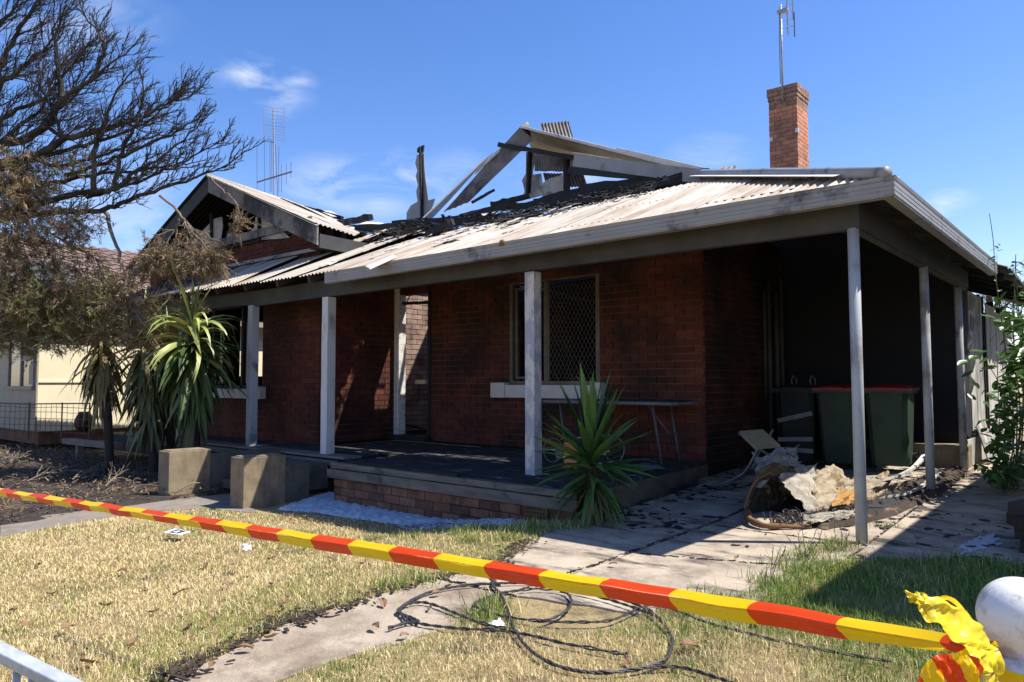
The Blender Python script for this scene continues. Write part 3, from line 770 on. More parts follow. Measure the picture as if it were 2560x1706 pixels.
# gable lining: broken fibro panels between battens
def gp(P, th=.012, m='plaster', name='gable_panel'):
    return MB().slab(P, th).build(name, M[m], HOUSE)
gp([(-12.847, 6.15, 3.626), (-12.623, 6.15, 3.708), (-12.145, 6.15, 3.875), (-12.124, 6.15, 3.46), (-12.565, 6.15, 3.513)])
gp([(-12.026, 6.15, 3.935), (-11.727, 6.15, 3.936), (-11.69, 6.15, 3.766), (-11.739, 6.15, 3.564), (-11.574, 6.15, 3.468), (-11.523, 6.15, 3.61), (-11.367, 6.15, 3.626), (-11.329, 6.15, 3.423), (-12.001, 6.15, 3.446)])
gp([(-11.094, 6.15, 3.452), (-10.853, 6.15, 3.514), (-10.671, 6.15, 3.61), (-10.638, 6.15, 3.775), (-10.585, 6.15, 3.753), (-10.572, 6.15, 3.414), (-11.093, 6.15, 3.43)])
gp([(-10.481, 6.15, 3.738), (-10.173, 6.15, 3.597), (-9.79, 6.15, 3.395), (-9.646, 6.15, 3.302), (-10.467, 6.15, 3.373)])
for a, b in (((487, 488), (487, 568)), ((544, 480), (544, 560)), ((597, 492), (597, 552))):
    pass
MB().beam((-12.033, 6.12, 4.037), (-12.002, 6.12, 3.411), .05, .03).build('gable_batten', M['char'], HOUSE)
MB().beam((-11.244, 6.12, 3.991), (-11.217, 6.12, 3.376), .05, .03).build('gable_batten', M['timber_grey'], HOUSE)
MB().beam((-10.484, 6.12, 3.775), (-10.466, 6.12, 3.326), .05, .03).build('gable_batten', M['char'], HOUSE)
MB().beam((-14.4, 6.115, 3.475), (-9.06, 6.115, 3.475), .04, .13, n=12, rough=.05).build('gable_trim', M['barge'], HOUSE)
MB().box(-14.55, -8.93, 6.16, 6.3, 3.362, 3.42).build('gable_plate', M['char'], HOUSE)
MB().beam((-12.9, 6.14, 3.07), (-8.95, 6.14, 3.045), .03, .05).build('wall_flashing', M['grey_sheet'], HOUSE)

# ---------------------------------------------------------------- collapsed roof: timbers, sheets, plaster
def bm(p, q, w=.05, h=.10, m='char', rough=.35, n=7, name='charred_timber', up=(0, 0, 1)):
    return MB().beam(p, q, w, h, up, rough, n).build(name, M[m], HOUSE)
def cs(P, m='brown_sheet', name='fallen_roof_sheet', corr=True, th=None, pitch=.076):
    """sheet through four corners a,b,c,d (a-b along the ribs' width, b-c along the ribs)"""
    a, b, c, d = [Vector(p) for p in P]
    n = (b - a).cross(d - a).normalized(); W_ = (b - a).length; nc = max(4, int(W_ / pitch * 6)) if corr else 6; nv = 8; Q = []
    sd = random.random() * 50
    for i in range(nc + 1):
        t = i / nc; row = []
        for j in range(nv + 1):
            s = j / nv
            e = .015 * noise.noise(Vector((t * 9, sd, 0))) if j in (0, nv) else 0
            p = (a * (1 - t) + b * t) * (1 - s) + (d * (1 - t) + c * t) * s
            row.append(p + n * ((.010 * math.sin(2 * math.pi * t * W_ / pitch) if corr else 0) + .02 * noise.noise(Vector((t * 2 + sd, s * 2, 1)))) + (d - a).normalized() * e)
        Q.append(row)
    return MB().grid(Q).build(name, M[m], HOUSE, smooth=True)
bm((-8.63, 5.96, 3.10), (-8.63, 8.1, 3.06), .03, .20, 'beam', .04, 6, 'gable_fascia')
bm((-8.75, 5.98, 3.02), (-8.75, 8.0, 3.0), .25, .02, 'char', .04, 6, 'gable_soffit')
# the piece of ridge and slope still standing
cs([(-8.973, 10.8, 6.142), (-3.761, 8, 3.581), (-5.843, 12.5, 4.934), (-11.448, 14.3, 6.946)], 'brown_sheet')
bm((-8.957, 10.78, 6.107), (-3.741, 7.98, 3.567), .03, .045, 'white_sheet', .05, 6, 'ridge_capping')
bm((-5.451, 8.7, 4.404), (-3.805, 8, 3.636), .03, .05, 'white_sheet', .05, 6, 'ridge_capping')
cs([(-9.664, 12.3, 6.75), (-9.049, 12.5, 6.71), (-8.771, 12.3, 6.189), (-9.424, 12.1, 6.374)], 'brown_sheet')
cs([(-9.034, 10.9, 6.149), (-9.031, 11.1, 6.317), (-8.828, 11, 5.832), (-9.056, 10.9, 5.926)], 'brown_sheet', corr=False)
# leaning strips
cs([(-8.954, 10.75, 6.089), (-8.566, 10.7, 5.733), (-9.971, 10.4, 4.706), (-10.817, 10.5, 4.65)], 'brown_sheet', pitch=.11)
cs([(-9.71, 10.65, 5.622), (-9.545, 10.7, 5.733), (-10.919, 10.3, 4.511), (-11.356, 10.3, 4.482)], 'grey_sheet', corr=False)
bm((-9.704, 10.63, 5.616), (-9.9, 8.98, 4.052), .03, .02, 'grey_sheet', .1, 5, 'sheet_edge')
MB().slab([(-9.364, 10.6, 5.636), (-9.307, 10.6, 5.729), (-9.855, 10.5, 5.377), (-9.926, 10.5, 5.266)], .012).build('sheet_edge', M['white_sheet'], HOUSE)
# uprights with scraps of plaster wall
bm((-11.968, 10.9, 6.374), (-11.904, 10.9, 4.701), .09, .05, rough=.35, n=12, name='charred_stud')
MB().slab([(-12.098, 10.94, 6.382), (-11.897, 10.94, 6.409), (-11.924, 10.94, 6.246), (-12.111, 10.94, 6.285)], .04).build('charred_stud', M['char'], HOUSE)
MB().slab([(-12.136, 10.95, 6.233), (-11.906, 10.95, 6.225), (-11.888, 10.95, 5.925), (-11.856, 10.95, 5.644), (-11.812, 10.95, 5.459), (-11.781, 10.95, 5.288), (-11.752, 10.95, 5.136), (-11.543, 10.95, 5.141), (-11.611, 10.95, 4.997), (-11.762, 10.95, 4.826), (-11.69, 10.95, 4.66), (-12.482, 10.95, 4.733), (-12.47, 10.95, 4.972), (-12.339, 10.95, 5.111), (-12.107, 10.95, 5.164), (-12.154, 10.95, 5.4), (-12.098, 10.95, 5.539), (-12.173, 10.95, 5.761), (-12.117, 10.95, 5.87), (-12.192, 10.95, 6.054)], .012).build('plaster_scrap', M['grey_sheet'], HOUSE)
bm((-8.772, 10.85, 5.61), (-8.826, 10.85, 4.711), .10, .06, rough=.2, n=8, name='charred_stud')
MB().slab([(-8.715, 10.9, 5.576), (-8.693, 10.9, 5.383), (-8.747, 10.9, 5.196), (-8.747, 10.9, 5.136), (-8.543, 10.9, 5.124), (-8.501, 10.9, 4.853), (-8.523, 10.9, 4.688), (-9.054, 10.9, 4.672), (-8.955, 10.9, 4.846), (-8.988, 10.9, 4.981), (-9.022, 10.9, 5.074), (-8.922, 10.9, 5.186), (-8.911, 10.9, 5.617)], .012).build('plaster_scrap', M['plaster'], HOUSE)
bm((-7.86, 10.8, 5.261), (-7.862, 10.8, 4.64), .12, .08, rough=.2, n=8, name='charred_stud')
MB().slab([(-8.462, 10.85, 4.912), (-8.284, 10.85, 4.972), (-8.089, 10.85, 4.97), (-7.938, 10.85, 5.025), (-7.959, 10.85, 4.683), (-8.473, 10.85, 4.653)], .012).build('plaster_scrap', M['plaster'], HOUSE)
MB().slab([(-7.837, 10.85, 5.252), (-7.748, 10.85, 5.185), (-7.778, 10.85, 5.125), (-7.858, 10.85, 5.042)], .012).build('plaster_scrap', M['plaster'], HOUSE)
cs([(-10.221, 12.8, 6.33), (-8.746, 12.5, 5.861), (-8.039, 12.3, 5.367), (-10.221, 12.8, 5.907)], 'brown_sheet')
cs([(-9.593, 12.3, 5.639), (-8.461, 12.2, 5.387), (-8.081, 11.8, 4.966), (-9.178, 11.9, 5.159)], 'brown_sheet', pitch=.09)
# charred ridge beam, rafters, the grey fascia box
bm((-9.453, 10.7, 5.837), (-7.253, 10.5, 5.037), .08, .10, rough=.3, n=12)
bm((-7.347, 10.5, 5.071), (-4.015, 8.2, 3.656), .08, .12, rough=.2, n=8)
bm((-7.974, 10.9, 5.076), (-4.458, 8.6, 3.778), .08, .13, 'char', .2, 8)
a, b = Vector((-6.095, 8.6, 4.346)), Vector((-3.698, 7.75, 3.478))
bm(a, b, .09, .17, 'grey_sheet', .04, 6, 'fascia_beam')
MB().slab([Vector((-6.141, 8.6, 4.478)), Vector((-3.62, 7.7, 3.488)), Vector((-3.62, 7.7, 3.488)) + Vector((.02, .10, 0)), Vector((-6.141, 8.6, 4.478)) + Vector((.02, .10, 0))], .012).build('fascia_lit_top', M['white_sheet'], HOUSE)  # white strip paints the sunlit top of the grey fascia
cs([(-5.25, 11.8, 4.816), (-5.016, 11.8, 4.786), (-4.917, 11.6, 4.655), (-5.279, 11.6, 4.723)], 'brown_sheet')
# black mass along the broken edge
for (p, q, w, h) in (((-5.958, 7.9, 3.597), (-3.669, 7.85, 3.525), .10, .16), ((-5.924, 7.7, 3.458), (-4.338, 7.7, 3.457), .10, .14), ((-5.842, 8.4, 3.811), (-3.853, 8.1, 3.583), .12, .20), ((-6.793, 8, 3.648), (-5.634, 8.1, 3.643), .12, .12),
                     ((-9.933, 7.6, 3.703), (-7.713, 7.4, 3.434), .12, .15), ((-7.806, 7.4, 3.44), (-5.598, 7.15, 3.207), .09, .13), ((-9.687, 8.2, 3.874), (-7.216, 7.9, 3.552), .10, .10), ((-7.659, 7.8, 3.599), (-6.795, 8.1, 3.719), .10, .12),
                     ((-7.372, 6.85, 3.142), (-6.972, 6.95, 3.285), .10, .12), ((-7.762, 8.6, 3.966), (-7.115, 8.8, 4.039), .08, .08), ((-8.196, 8.6, 4.063), (-7.866, 8.8, 4.265), .035, .05),
                     ((-12.481, 8.2, 4.601), (-11.411, 8.4, 4.252), .09, .10), ((-11.515, 7.8, 4.245), (-10.983, 8, 4.023), .09, .12), ((-10.472, 7.6, 3.883), (-9.997, 8, 3.999), .11, .12), ((-11.176, 7.4, 4.043), (-10.039, 7.5, 3.686), .09, .10),
                     ((-10.417, 7.2, 3.667), (-9.218, 7.4, 3.418), .06, .12), ((-10.703, 7.9, 3.904), (-9.387, 7.9, 3.692), .10, .10), ((-9.249, 7.25, 3.42), (-8.075, 7.3, 3.375), .08, .10), ((-7.24, 7.2, 3.34), (-6.114, 7.2, 3.28), .10, .11),
                     ((-6.788, 8.5, 3.793), (-6.012, 8.7, 3.901), .10, .16), ((-5.492, 7.6, 3.418), (-4.766, 7.6, 3.401), .06, .07)):
    bm(p, q, w, h, 'char', .35, 9)
for P in ((((-12.021, 8.3, 4.47), (-11.945, 8.5, 4.486), (-11.52, 8.5, 4.294), (-11.493, 8.2, 4.263))), (((-10.571, 7.6, 3.82), (-10.442, 7.8, 3.866), (-9.751, 7.9, 3.727), (-9.57, 7.5, 3.587))), (((-10.439, 8.1, 3.995), (-9.979, 8.2, 3.915), (-9.62, 8, 3.785), (-10.098, 7.8, 3.803))),
          (((-12.539, 8.3, 4.523), (-11.942, 8.5, 4.365), (-11.521, 8.3, 4.234), (-12.015, 8.1, 4.356))), (((-8.831, 7.2, 3.331), (-8.784, 7.35, 3.437), (-8.418, 7.3, 3.381), (-8.534, 7.1, 3.239))), (((-8.643, 8, 3.714), (-8.049, 8.1, 3.687), (-7.892, 8, 3.613), (-8.484, 7.9, 3.653))),
          (((-7.348, 7.9, 3.637), (-7.135, 8.1, 3.72), (-7.004, 8, 3.648), (-7.194, 7.8, 3.55))), (((-6.485, 7.6, 3.411), (-6.357, 7.7, 3.44), (-6.23, 7.5, 3.35), (-6.322, 7.4, 3.322)))):
    MB().slab(P, .012).build('white_sheet_scrap', M['white_sheet'], HOUSE)
# loose charred bits and ash along the edge: nobody could count them
g = MB()
for _ in range(480):
    x = random.uniform(-9.4, -4.0); yt = ytop(x)
    y = yt + random.gauss(-.02, .17); y = max(y, 5.6 if x > -8.8 else 6.3)
    if y > yt + .6: continue
    z = 2.47 + (y - 5.172) * T22 + (.02 if y < yt else .05)
    s = random.choice((random.uniform(.008, .03), random.uniform(.02, .06))); l = random.uniform(.05, .34)
    a = random.uniform(0, 3.14)
    d = Vector((math.cos(a), math.sin(a), random.uniform(-.1, .5))) * l / 2
    g.beam(Vector((x, y, z)) - d, Vector((x, y, z)) + d, s, s * random.uniform(.25, .8), rough=.7, n=3)
for _ in range(330):
    x = random.gauss(-8.6, .7); y = random.gauss(7.35, .35)
    if x < -9.6 or x > -7 or y < 6.6: continue
    z = 2.47 + (min(y, 7.5) - 5.172) * T22 + random.uniform(.0, .16); s = random.uniform(.012, .06); l = random.uniform(.06, .45); a = random.uniform(0, 3.14)
    d = Vector((math.cos(a), math.sin(a), random.uniform(-.25, .35))) * l / 2
    g.beam(Vector((x, y, z)) - d, Vector((x, y, z)) + d, s, s * random.uniform(.25, .8), rough=.7, n=3)
g.build('charred_debris', M['char'], HOUSE, kind='stuff')
g = MB()
for _ in range(70):
    x = random.uniform(-9.6, -5.0); yt = ytop(x)
    y = random.uniform(5.5, yt) if random.random() < .5 else yt + random.gauss(-.2, .2)
    if x < -8.9 and y > 6.1: continue
    z = 2.47 + (y - 5.172) * T22
    s = random.uniform(.02, .09); l = s * random.uniform(1, 2.5); a = random.uniform(0, 3.14)
    c, sn = math.cos(a), math.sin(a)
    P = [Vector((x + dx * c - dy * sn, y + dx * sn + dy * c, z + (dx * sn + dy * c) * T22 + random.uniform(0, .02))) for dx, dy in ((-l, -s), (l * .7, -s * 1.1), (l, s * .8), (-l * .8, s))]
    g.slab(P, .006)
g.build('peeled_flakes', M['white_sheet'], HOUSE, kind='stuff')
g = MB()
for _ in range(420):
    x = random.uniform(-12.9, -9.6); y = random.uniform(5.2, 6.1); z = 2.49 + min(.10, (-7.4 - x) * .02) + (y - 5.172) * .53
    if noise.noise(Vector((x * 1.5, y * 2, 5))) + (-x - 11) * .35 < random.uniform(-.3, .5): continue
    a = random.uniform(0, 6.28); l = random.uniform(.05, .25)
    g.tube([(x, y, z), (x + l * .5 * math.cos(a), y + l * .5 * math.sin(a), z + .02 + l * .26 * math.sin(a)), (x + l * math.cos(a + .4), y + l * math.sin(a + .4), z + .53 * l * math.sin(a))], random.uniform(.003, .009), 3, caps=False)
g.build('fallen_twigs', M['twig'], HOUSE, kind='stuff')
# charred battens still lying on the sheets of the verandah roof
bm((-5.798, 5.6, 2.456), (-5.833, 5.6, 2.455), .05, .05)
MB().slab([(-9.681, 6.348, 2.933), (-9.101, 6.805, 3.117), (-8.64, 6.508, 2.997), (-8.941, 5.934, 2.766)], .02).build('loose_sheet', M['white_sheet'], HOUSE)
MB().slab([(-6.327, 4.965, 2.374), (-6.52, 5.525, 2.6), (-6.246, 5.337, 2.524), (-6.001, 4.766, 2.293)], .015).build('loose_sheet', M['white_sheet'], HOUSE)
MB().slab([(-8.813, 5.442, 2.567), (-9.676, 6.179, 2.864), (-9.221, 5.946, 2.77), (-8.418, 5.275, 2.499)], .02).build('loose_sheet', M['roof_sooty'], HOUSE)

# ---------------------------------------------------------------- windows and doors of the house
WF = MB()
a0, a1, z0, z1 = winop
for x in (a0, a1 - .05): WF.box(x, x + .05, 7.60, 7.70, z0, z1)
WF.box(a0 + .05, a1 - .05, 7.60, 7.70, z0, z0 + .05).box(a0 + .05, a1 - .05, 7.60, 7.70, z1 - .05, z1)
WIN = WF.build('window', M['frame_metal'], HOUSE, label='burnt out front window with a security screen')
mx_ = (-5.894, 7.62, 1.567)[0]
MB().box(mx_ - .03, mx_ + .03, 7.60, 7.66, z0 + .05, z1 - .05).build('mullion', M['frame_metal'], WIN)
g = MB(); x0 = a0 + .09; x1 = a0 + .42
for x in (x0, x1): g.box(x, x + .03, 7.62, 7.65, z0 + .08, z1 - .1)
g.box(x0 + .03, x1, 7.62, 7.65, z0 + .08, z0 + .11).box(x0 + .03, x1, 7.62, 7.65, z1 - .13, z1 - .1)
g.build('sash', M['frame_metal'], WIN)
g = MB(); X0, X1, Z0, Z1 = mx_ + .05, a1 - .06, z0 + .06, z1 - .07
st = .062
for sg in (1, -1):
    t = -2.0
    while t < 3.0:
        # lines z = Z0 + 1.7*sg*(x - X0) + t
        pts = []
        for i in range(25):
            x = X0 + (X1 - X0) * i / 24; z = Z0 + 1.75 * sg * (x - X0) + t
            if Z0 <= z <= Z1: pts.append((x, 7.612 + .004 * sg, z))
        if len(pts) > 1: g.tube([pts[0], pts[-1]], .0032, 4)
        t += st * 1.75
for x in (X0 - .012, X1): g.box(x, x + .012, 7.60, 7.625, Z0, Z1)
g.build('security_screen', M['mesh_steel'], WIN)
S = MB().box(-6.77, -4.97, 7.50, 7.66, .905, 1.078).build('window_sill', M['sill'], HOUSE)
MB().box(-6.77, -6.52, 7.48, 7.598, .903, 1.11).build('sill_end', M['sill'], S)
MB().box(-5.06, -4.965, 7.48, 7.598, .903, 1.11).build('sill_end', M['sill'], S)
S = MB().box(-13.3, -10.35, 6.10, 6.26, .86, 1.015).build('window_sill', M['sill'], HOUSE)
MB().box(-10.46, -10.33, 6.08, 6.197, .858, 1.05).build('sill_end', M['sill'], S)
g = MB()
for x in (-13.2, -12.1, -11.15, -10.49): g.box(x, x + .06, 6.22, 6.30, 1.02, 2.42)
g.box(-13.14, -10.49, 6.22, 6.30, 2.36, 2.42).box(-13.14, -10.49, 6.22, 6.30, 1.02, 1.07)
BW = g.build('window', M['char'], HOUSE)
MB().slab([(-11.03, 6.25, 1.1), (-10.98, 6.25, 1.1), (-10.97, 6.25, 1.9), (-10.99, 6.25, 2.3), (-11.02, 6.25, 2.0)], .006).build('broken_pane', M['mesh_steel'], BW)
MB().slab([(-11.9, 6.25, 1.1), (-11.75, 6.25, 1.1), (-11.8, 6.25, 1.5), (-11.87, 6.25, 2.2)], .006).build('broken_pane', M['mesh_steel'], BW)
# door frame
DF = MB().box(-8.92, -8.80, 7.58, 7.72, .30, 2.62).build('door_frame', M['white_paint'], HOUSE, label='white door jamb standing in the open doorway')
MB().box(-8.885, -8.835, 7.565, 7.58, .30, 2.2).build('door_stop', M['post_white'], DF)
MB().box(-8.14, -8.085, 7.58, 7.70, .30, 2.62).build('door_jamb', M['char'], HOUSE)
MB().beam((-9.081, 7.66, 2.377), (-8.115, 7.66, 2.337), .05, .05, rough=.2, n=5).build('transom', M['char'], HOUSE)
MB().tube(spline([(-8.7, 8.2, 2.3), (-8.5, 8.1, 1.9), (-8.25, 7.95, 1.55)], 4), .012, 5).build('hanging_wire', M['char'], HOUSE)
MB().beam((-9.2, 8.35, 1.12), (-8.9, 8.3, 1.12), .12, .07).build('fallen_slats', M['white_sheet'], HOUSE)
# meter pipes at the far end of the carport wall
for yy_, z0_, z1_, r_ in ((9.22, .9, 2.3, .02), (9.36, .3, 2.4, .03), (9.62, .3, 2.3, .035), (9.8, .3, 2.5, .03)):
    MB().tube([(WXR + .05, yy_, z0_), (WXR + .05, yy_, z1_)], r_, 8).build('wall_pipe', M['pvc'], HOUSE, smooth=True)
MB().box(WXR + .002, WXR + .03, 9.30, 9.98, .3, .9).build('meter_board', M['bin_dark'], HOUSE)
# ceiling sheets added to keep the rooms dark, with a gap for sun
cs([(-7.6, 7.85, 2.66), (-5.12, 7.85, 2.66), (-5.25, 9.5, 2.85), (-7.6, 9.3, 2.7)], 'soot_wall', 'shade_ceiling', False)
cs([(-4.45, 7.85, 2.66), (-3.8, 7.85, 2.66), (-3.8, 9.6, 2.95), (-4.6, 9.5, 2.85)], 'soot_wall', 'shade_ceiling', False)
cs([(-7.7, 9.75, 2.75), (-3.8, 9.9, 2.9), (-3.8, 11.9, 2.9), (-7.7, 11.9, 2.6)], 'soot_wall', 'shade_ceiling', False)
cs([(-14.4, 6.5, 2.85), (-9.4, 6.5, 2.85), (-9.4, 11.9, 2.85), (-14.4, 11.9, 2.85)], 'soot_wall', 'shade_ceiling', False)
for k in range(1):
    xa = -8.3 + k * .3
    bm((xa, 7.9 + k * .25, 2.95), (xa + .25, 11.5, 2.9), .05, .1, rough=.3)
cs([(-5.5, 8.3, 2.7), (-5.0, 8.3, 2.7), (-5.2, 8.6, 1.6), (-5.45, 8.6, 1.5)], 'brown_sheet')
bm((-6.4, 8.4, .3), (-4.6, 9.8, 1.1), .09, .09, rough=.3)
bm((-7.3, 9.0, .3), (-5.6, 8.6, 1.0), .09, .09, rough=.3)
g = MB()
for _ in range(120):
    x = random.uniform(-9.1, -4.0); y = random.uniform(7.9, 11); z = random.uniform(.25, .6); s = random.uniform(.05, .16); a = random.uniform(0, 3.1)
    d = Vector((math.cos(a), math.sin(a), random.uniform(-.3, .3))) * s * 1.8
    g.beam(Vector((x, y, z)) - d, Vector((x, y, z)) + d, s, s * .5, rough=.4)
g.build('burnt_rubble', M['char'], HOUSE, kind='stuff')

# ---------------------------------------------------------------- lean-to behind the carport
LT = thing('burnt_lean_to', 'burnt out lean-to with peeling white wall panels beyond the carport', 'lean-to', (-1.55, 12, 0))
MB().box(-3.6, -1.57, 10.13, 15.0, .0, .28).build('floor_slab', M['cheek'], LT)
for (y0, y1, z0, z1, m) in ((10.13, 10.55, .42, 2.28, 'soot_wall'), (10.62, 11.65, .45, 2.25, 'white_panel'), (12.05, 12.9, .4, 2.2, 'white_panel'), (13.0, 13.9, .4, 2.15, 'white_panel'), (14.0, 14.9, .4, 2.1, 'white_panel')):
    n = 8
    vs = []
    P = [(-1.553, y0, z0 + .12 * random.random()), (-1.553, (y0 + y1) / 2, z0 + .2 * random.random()), (-1.553, y1, z0 + .1 * random.random()), (-1.553, y1, z1), (-1.553, y0, z1)]
    MB().slab(P, .012).build('wall_panel', M[m], LT)
for yy_ in (10.58, 11.7, 12.0, 12.95, 13.95, 14.95): MB().box(-1.66, -1.57, yy_ - .03, yy_ + .03, .3, 2.3).build('stud', M['char'], LT)
MB().box(-3.5, -1.7, 14.9, 15.0, .3, 2.3).build('rear_panel', M['soot_wall'], LT)
MB().box(-1.545, -1.53, 10.13, 14.95, .1, .42).build('base_panel', M['white_panel'], LT)
MB().slab([(-1.38, 10.55, .12), (-1.36, 11.2, .14), (-1.50, 11.15, .62), (-1.52, 10.7, .55)], .015).build('leaning_panel', M['white_panel'], LT)
MB().corr((-1.05, 10.0, 2.42), (0, 1, -.03), (-C22, 0, S22), (S22, 0, C22), 5.0, lambda a: .05 * noise.noise(Vector((a * 6, 0, 0))), lambda a: 2.4, amp=.012, nv=5).build('roof_sheet', M['roof_sooty'], LT, smooth=True)
for yy_ in (10.2, 11.0, 11.9, 12.8, 13.7): MB().beam((-1.12, yy_, 2.33), (-3.2, yy_, 3.0), .05, .10, rough=.3, n=5).build('rafter', M['char'], LT)
for _ in range(5):
    y = 10.15 + random.random() * .35
    MB().slab([(-1.52, y, 1.0 + _ * .25), (-1.50, y + .10, .98 + _ * .25), (-1.46, y + .06, 1.12 + _ * .25), (-1.51, y, 1.2 + _ * .25)], .006).build('peeling_strip', M['grey_sheet'], LT)
# concrete step in the carport
solo(MB().box(-2.75, -1.47, 9.70, 10.0, .08, .385), 'concrete_step', M['cheek'], 'concrete step against the blackened back wall of the carport', 'step', (-2.1, 9.85, .08))

# ================================================================== things on the house and around it
def cheek(x0, x1, y0, y1, z1, lab):
    vs = [(x0, y0), (x1, y0), (x1, y1), (x0, y1)]
    g = MB().prism(vs, -.30, z1)
    g.prism([(x0 + .03, y0 + .03), (x1 - .03, y0 + .03), (x1 - .03, y1 - .04), (x0 + .03, y1 - .04)], z1, z1 + .012)
    return g
STEPS = thing('front_steps', 'concrete front steps between two square tan cheek blocks', 'steps', (-6.6, 4.2, 0))
b1 = (-7.152, 4.047, -0.2); b2 = (-8.464, 3.863, -0.2)
for q, lab in ((b1, 'right hand concrete block at the foot of the steps'), (b2, 'left hand concrete block at the foot of the steps')):
    x, y = q[0], q[1]
    cheek(x - .27, x, y, y + .50, .32, lab).build('cheek_block', M['cheek'], STEPS, label=lab)
    MB().prism([(x - .22, y + .503), (x - .02, y + .503), (x - .06, 5.35 if lab[0] == 'l' else 4.90), (x - .26, 5.35 if lab[0] == 'l' else 4.90)], -.30, .25 if lab[0] == 'l' else .21).build('cheek_wall', M['slab_side'], STEPS)
for k in range(3):
    MB().box(b2[0] + .01, b1[0] - .28, 4.5 + k * .28, 5.3, -.15 + k * .1, -.05 + k * .1).build('step', M['slab_side'], STEPS)

# TV mast strapped to the chimney
A = thing('tv_antenna', 'tall pole with a tv antenna fixed to the brick chimney', 'antenna', (-5.165, 14.46, 7.0))
MB().tube([(-5.165, 14.46, 6.75), (-5.165, 14.46, 8.72)], .022, 8).build('pole', M['antenna'], A, smooth=True)
MB().tube([(-5.20, 14.45, 7.1), (-5.205, 14.45, 7.9), (-5.19, 14.45, 8.6)], .007, 5).build('cable', M['antenna_dark'], A)
MB().box(-5.23, -5.02, 14.42, 14.50, 8.55, 8.62).build('bracket', M['antenna'], A)
MB().tube([(-5.03, 14.46, 8.05), (-5.04, 14.46, 9.3)], .013, 6).build('boom', M['antenna'], A)
MB().tube([(-4.90, 14.40, 8.30), (-4.92, 14.40, 9.3)], .010, 6).build('boom', M['antenna'], A)
MB().tube([(-4.88, 14.40, 7.95), (-4.88, 14.40, 8.45)], .012, 6).build('dipole', M['antenna_dark'], A)
g = MB()
for z in (8.15, 8.3, 8.45, 8.6, 8.75, 8.9): g.tube([(-5.03, 14.30, z), (-5.03, 14.62, z)], .005, 4); g.tube([(-5.05, 14.44, z + .05), (-4.86, 14.4, z + .03)], .006, 4)
g.build('element', M['antenna'], A)
# chimney pole insulators
for p in ((CX1 - .03, CY0 - .03, 6.05), (CX0 + .0, CY0 - .02, 5.98)):
    MB().box(p[0], p[0] + .06, p[1], p[1] + .045, p[2], p[2] + .08).build('insulator', M['white_paint'], CH)

# second antenna on the far roof behind the gable
A = thing('tv_antenna', 'tv antenna on a thin mast with grid panels and long crossbar behind the gable', 'antenna', (-23.018, 14, 7.55))
MB().tube([(-22.967, 14, 6.918), (-23.168, 14, 10.896)], .03, 6).build('mast', M['antenna'], A)
MB().tube([(-22.843, 13.9, 9.53), (-22.603, 13.9, 7.463)], .012, 4).build('stay', M['antenna_dark'], A)
MB().tube([(-24.179, 14, 8.432), (-21.927, 14, 8.395)], .028, 5).build('boom', M['antenna_dark'], A)
MB().tube([(-24.242, 14, 10.017), (-24.168, 14, 8.171)], .009, 4).build('element', M['antenna_dark'], A)
MB().tube([(-23.736, 14, 9.939), (-23.662, 14, 7.972)], .009, 4).build('element', M['antenna_dark'], A)
MB().tube([(-23.358, 14, 9.873), (-23.286, 14, 7.909)], .009, 4).build('element', M['antenna_dark'], A)
MB().tube([(-23.241, 14, 9.799), (-23.171, 14, 7.889)], .009, 4).build('element', M['antenna_dark'], A)
MB().tube([(-22.779, 14, 9.463), (-22.721, 14, 7.813)], .009, 4).build('element', M['antenna_dark'], A)
MB().tube([(-22.588, 14, 8.753), (-22.555, 14, 7.784)], .009, 4).build('element', M['antenna_dark'], A)
MB().tube([(-22.287, 14, 8.725), (-22.264, 14, 8.042)], .009, 4).build('element', M['antenna_dark'], A)
MB().tube([(-21.992, 14, 8.759), (-21.974, 14, 8.189)], .009, 4).build('element', M['antenna_dark'], A)
g = MB()
g.tube([(-23.813, 14, 11.168), (-22.437, 14, 10.732)], .007, 4)
g.tube([(-23.808, 14, 11.037), (-22.433, 14, 10.605)], .007, 4)
g.tube([(-23.802, 14, 10.89), (-22.428, 14, 10.464)], .007, 4)
g.tube([(-23.797, 14, 10.759), (-22.423, 14, 10.338)], .007, 4)
g.tube([(-23.791, 14, 10.613), (-22.419, 14, 10.196)], .007, 4)
g.tube([(-23.786, 14, 10.482), (-22.414, 14, 10.071)], .007, 4)
g.tube([(-23.896, 14.05, 11.171), (-23.868, 14.05, 10.418)], .010, 4)
g.tube([(-23.253, 14.05, 11.011), (-23.226, 14.05, 10.27)], .010, 4)
g.tube([(-22.547, 14.05, 10.836), (-22.522, 14.05, 10.109)], .010, 4)
g.tube([(-23.786, 14, 10.482), (-22.414, 14, 10.071)], .007, 4)
g.tube([(-23.783, 14, 10.385), (-22.411, 14, 9.976)], .007, 4)
g.tube([(-23.779, 14, 10.287), (-22.408, 14, 9.882)], .007, 4)
g.tube([(-23.775, 14, 10.173), (-22.404, 14, 9.772)], .007, 4)
g.tube([(-23.771, 14, 10.076), (-22.401, 14, 9.678)], .007, 4)
g.tube([(-23.767, 14, 9.978), (-22.398, 14, 9.584)], .007, 4)
g.tube([(-23.87, 14.05, 10.483), (-23.848, 14.05, 9.912)], .010, 4)
g.tube([(-23.229, 14.05, 10.335), (-23.208, 14.05, 9.773)], .010, 4)
g.tube([(-22.524, 14.05, 10.172), (-22.505, 14.05, 9.621)], .010, 4)
g.build('grid_panel', M['antenna'], A)

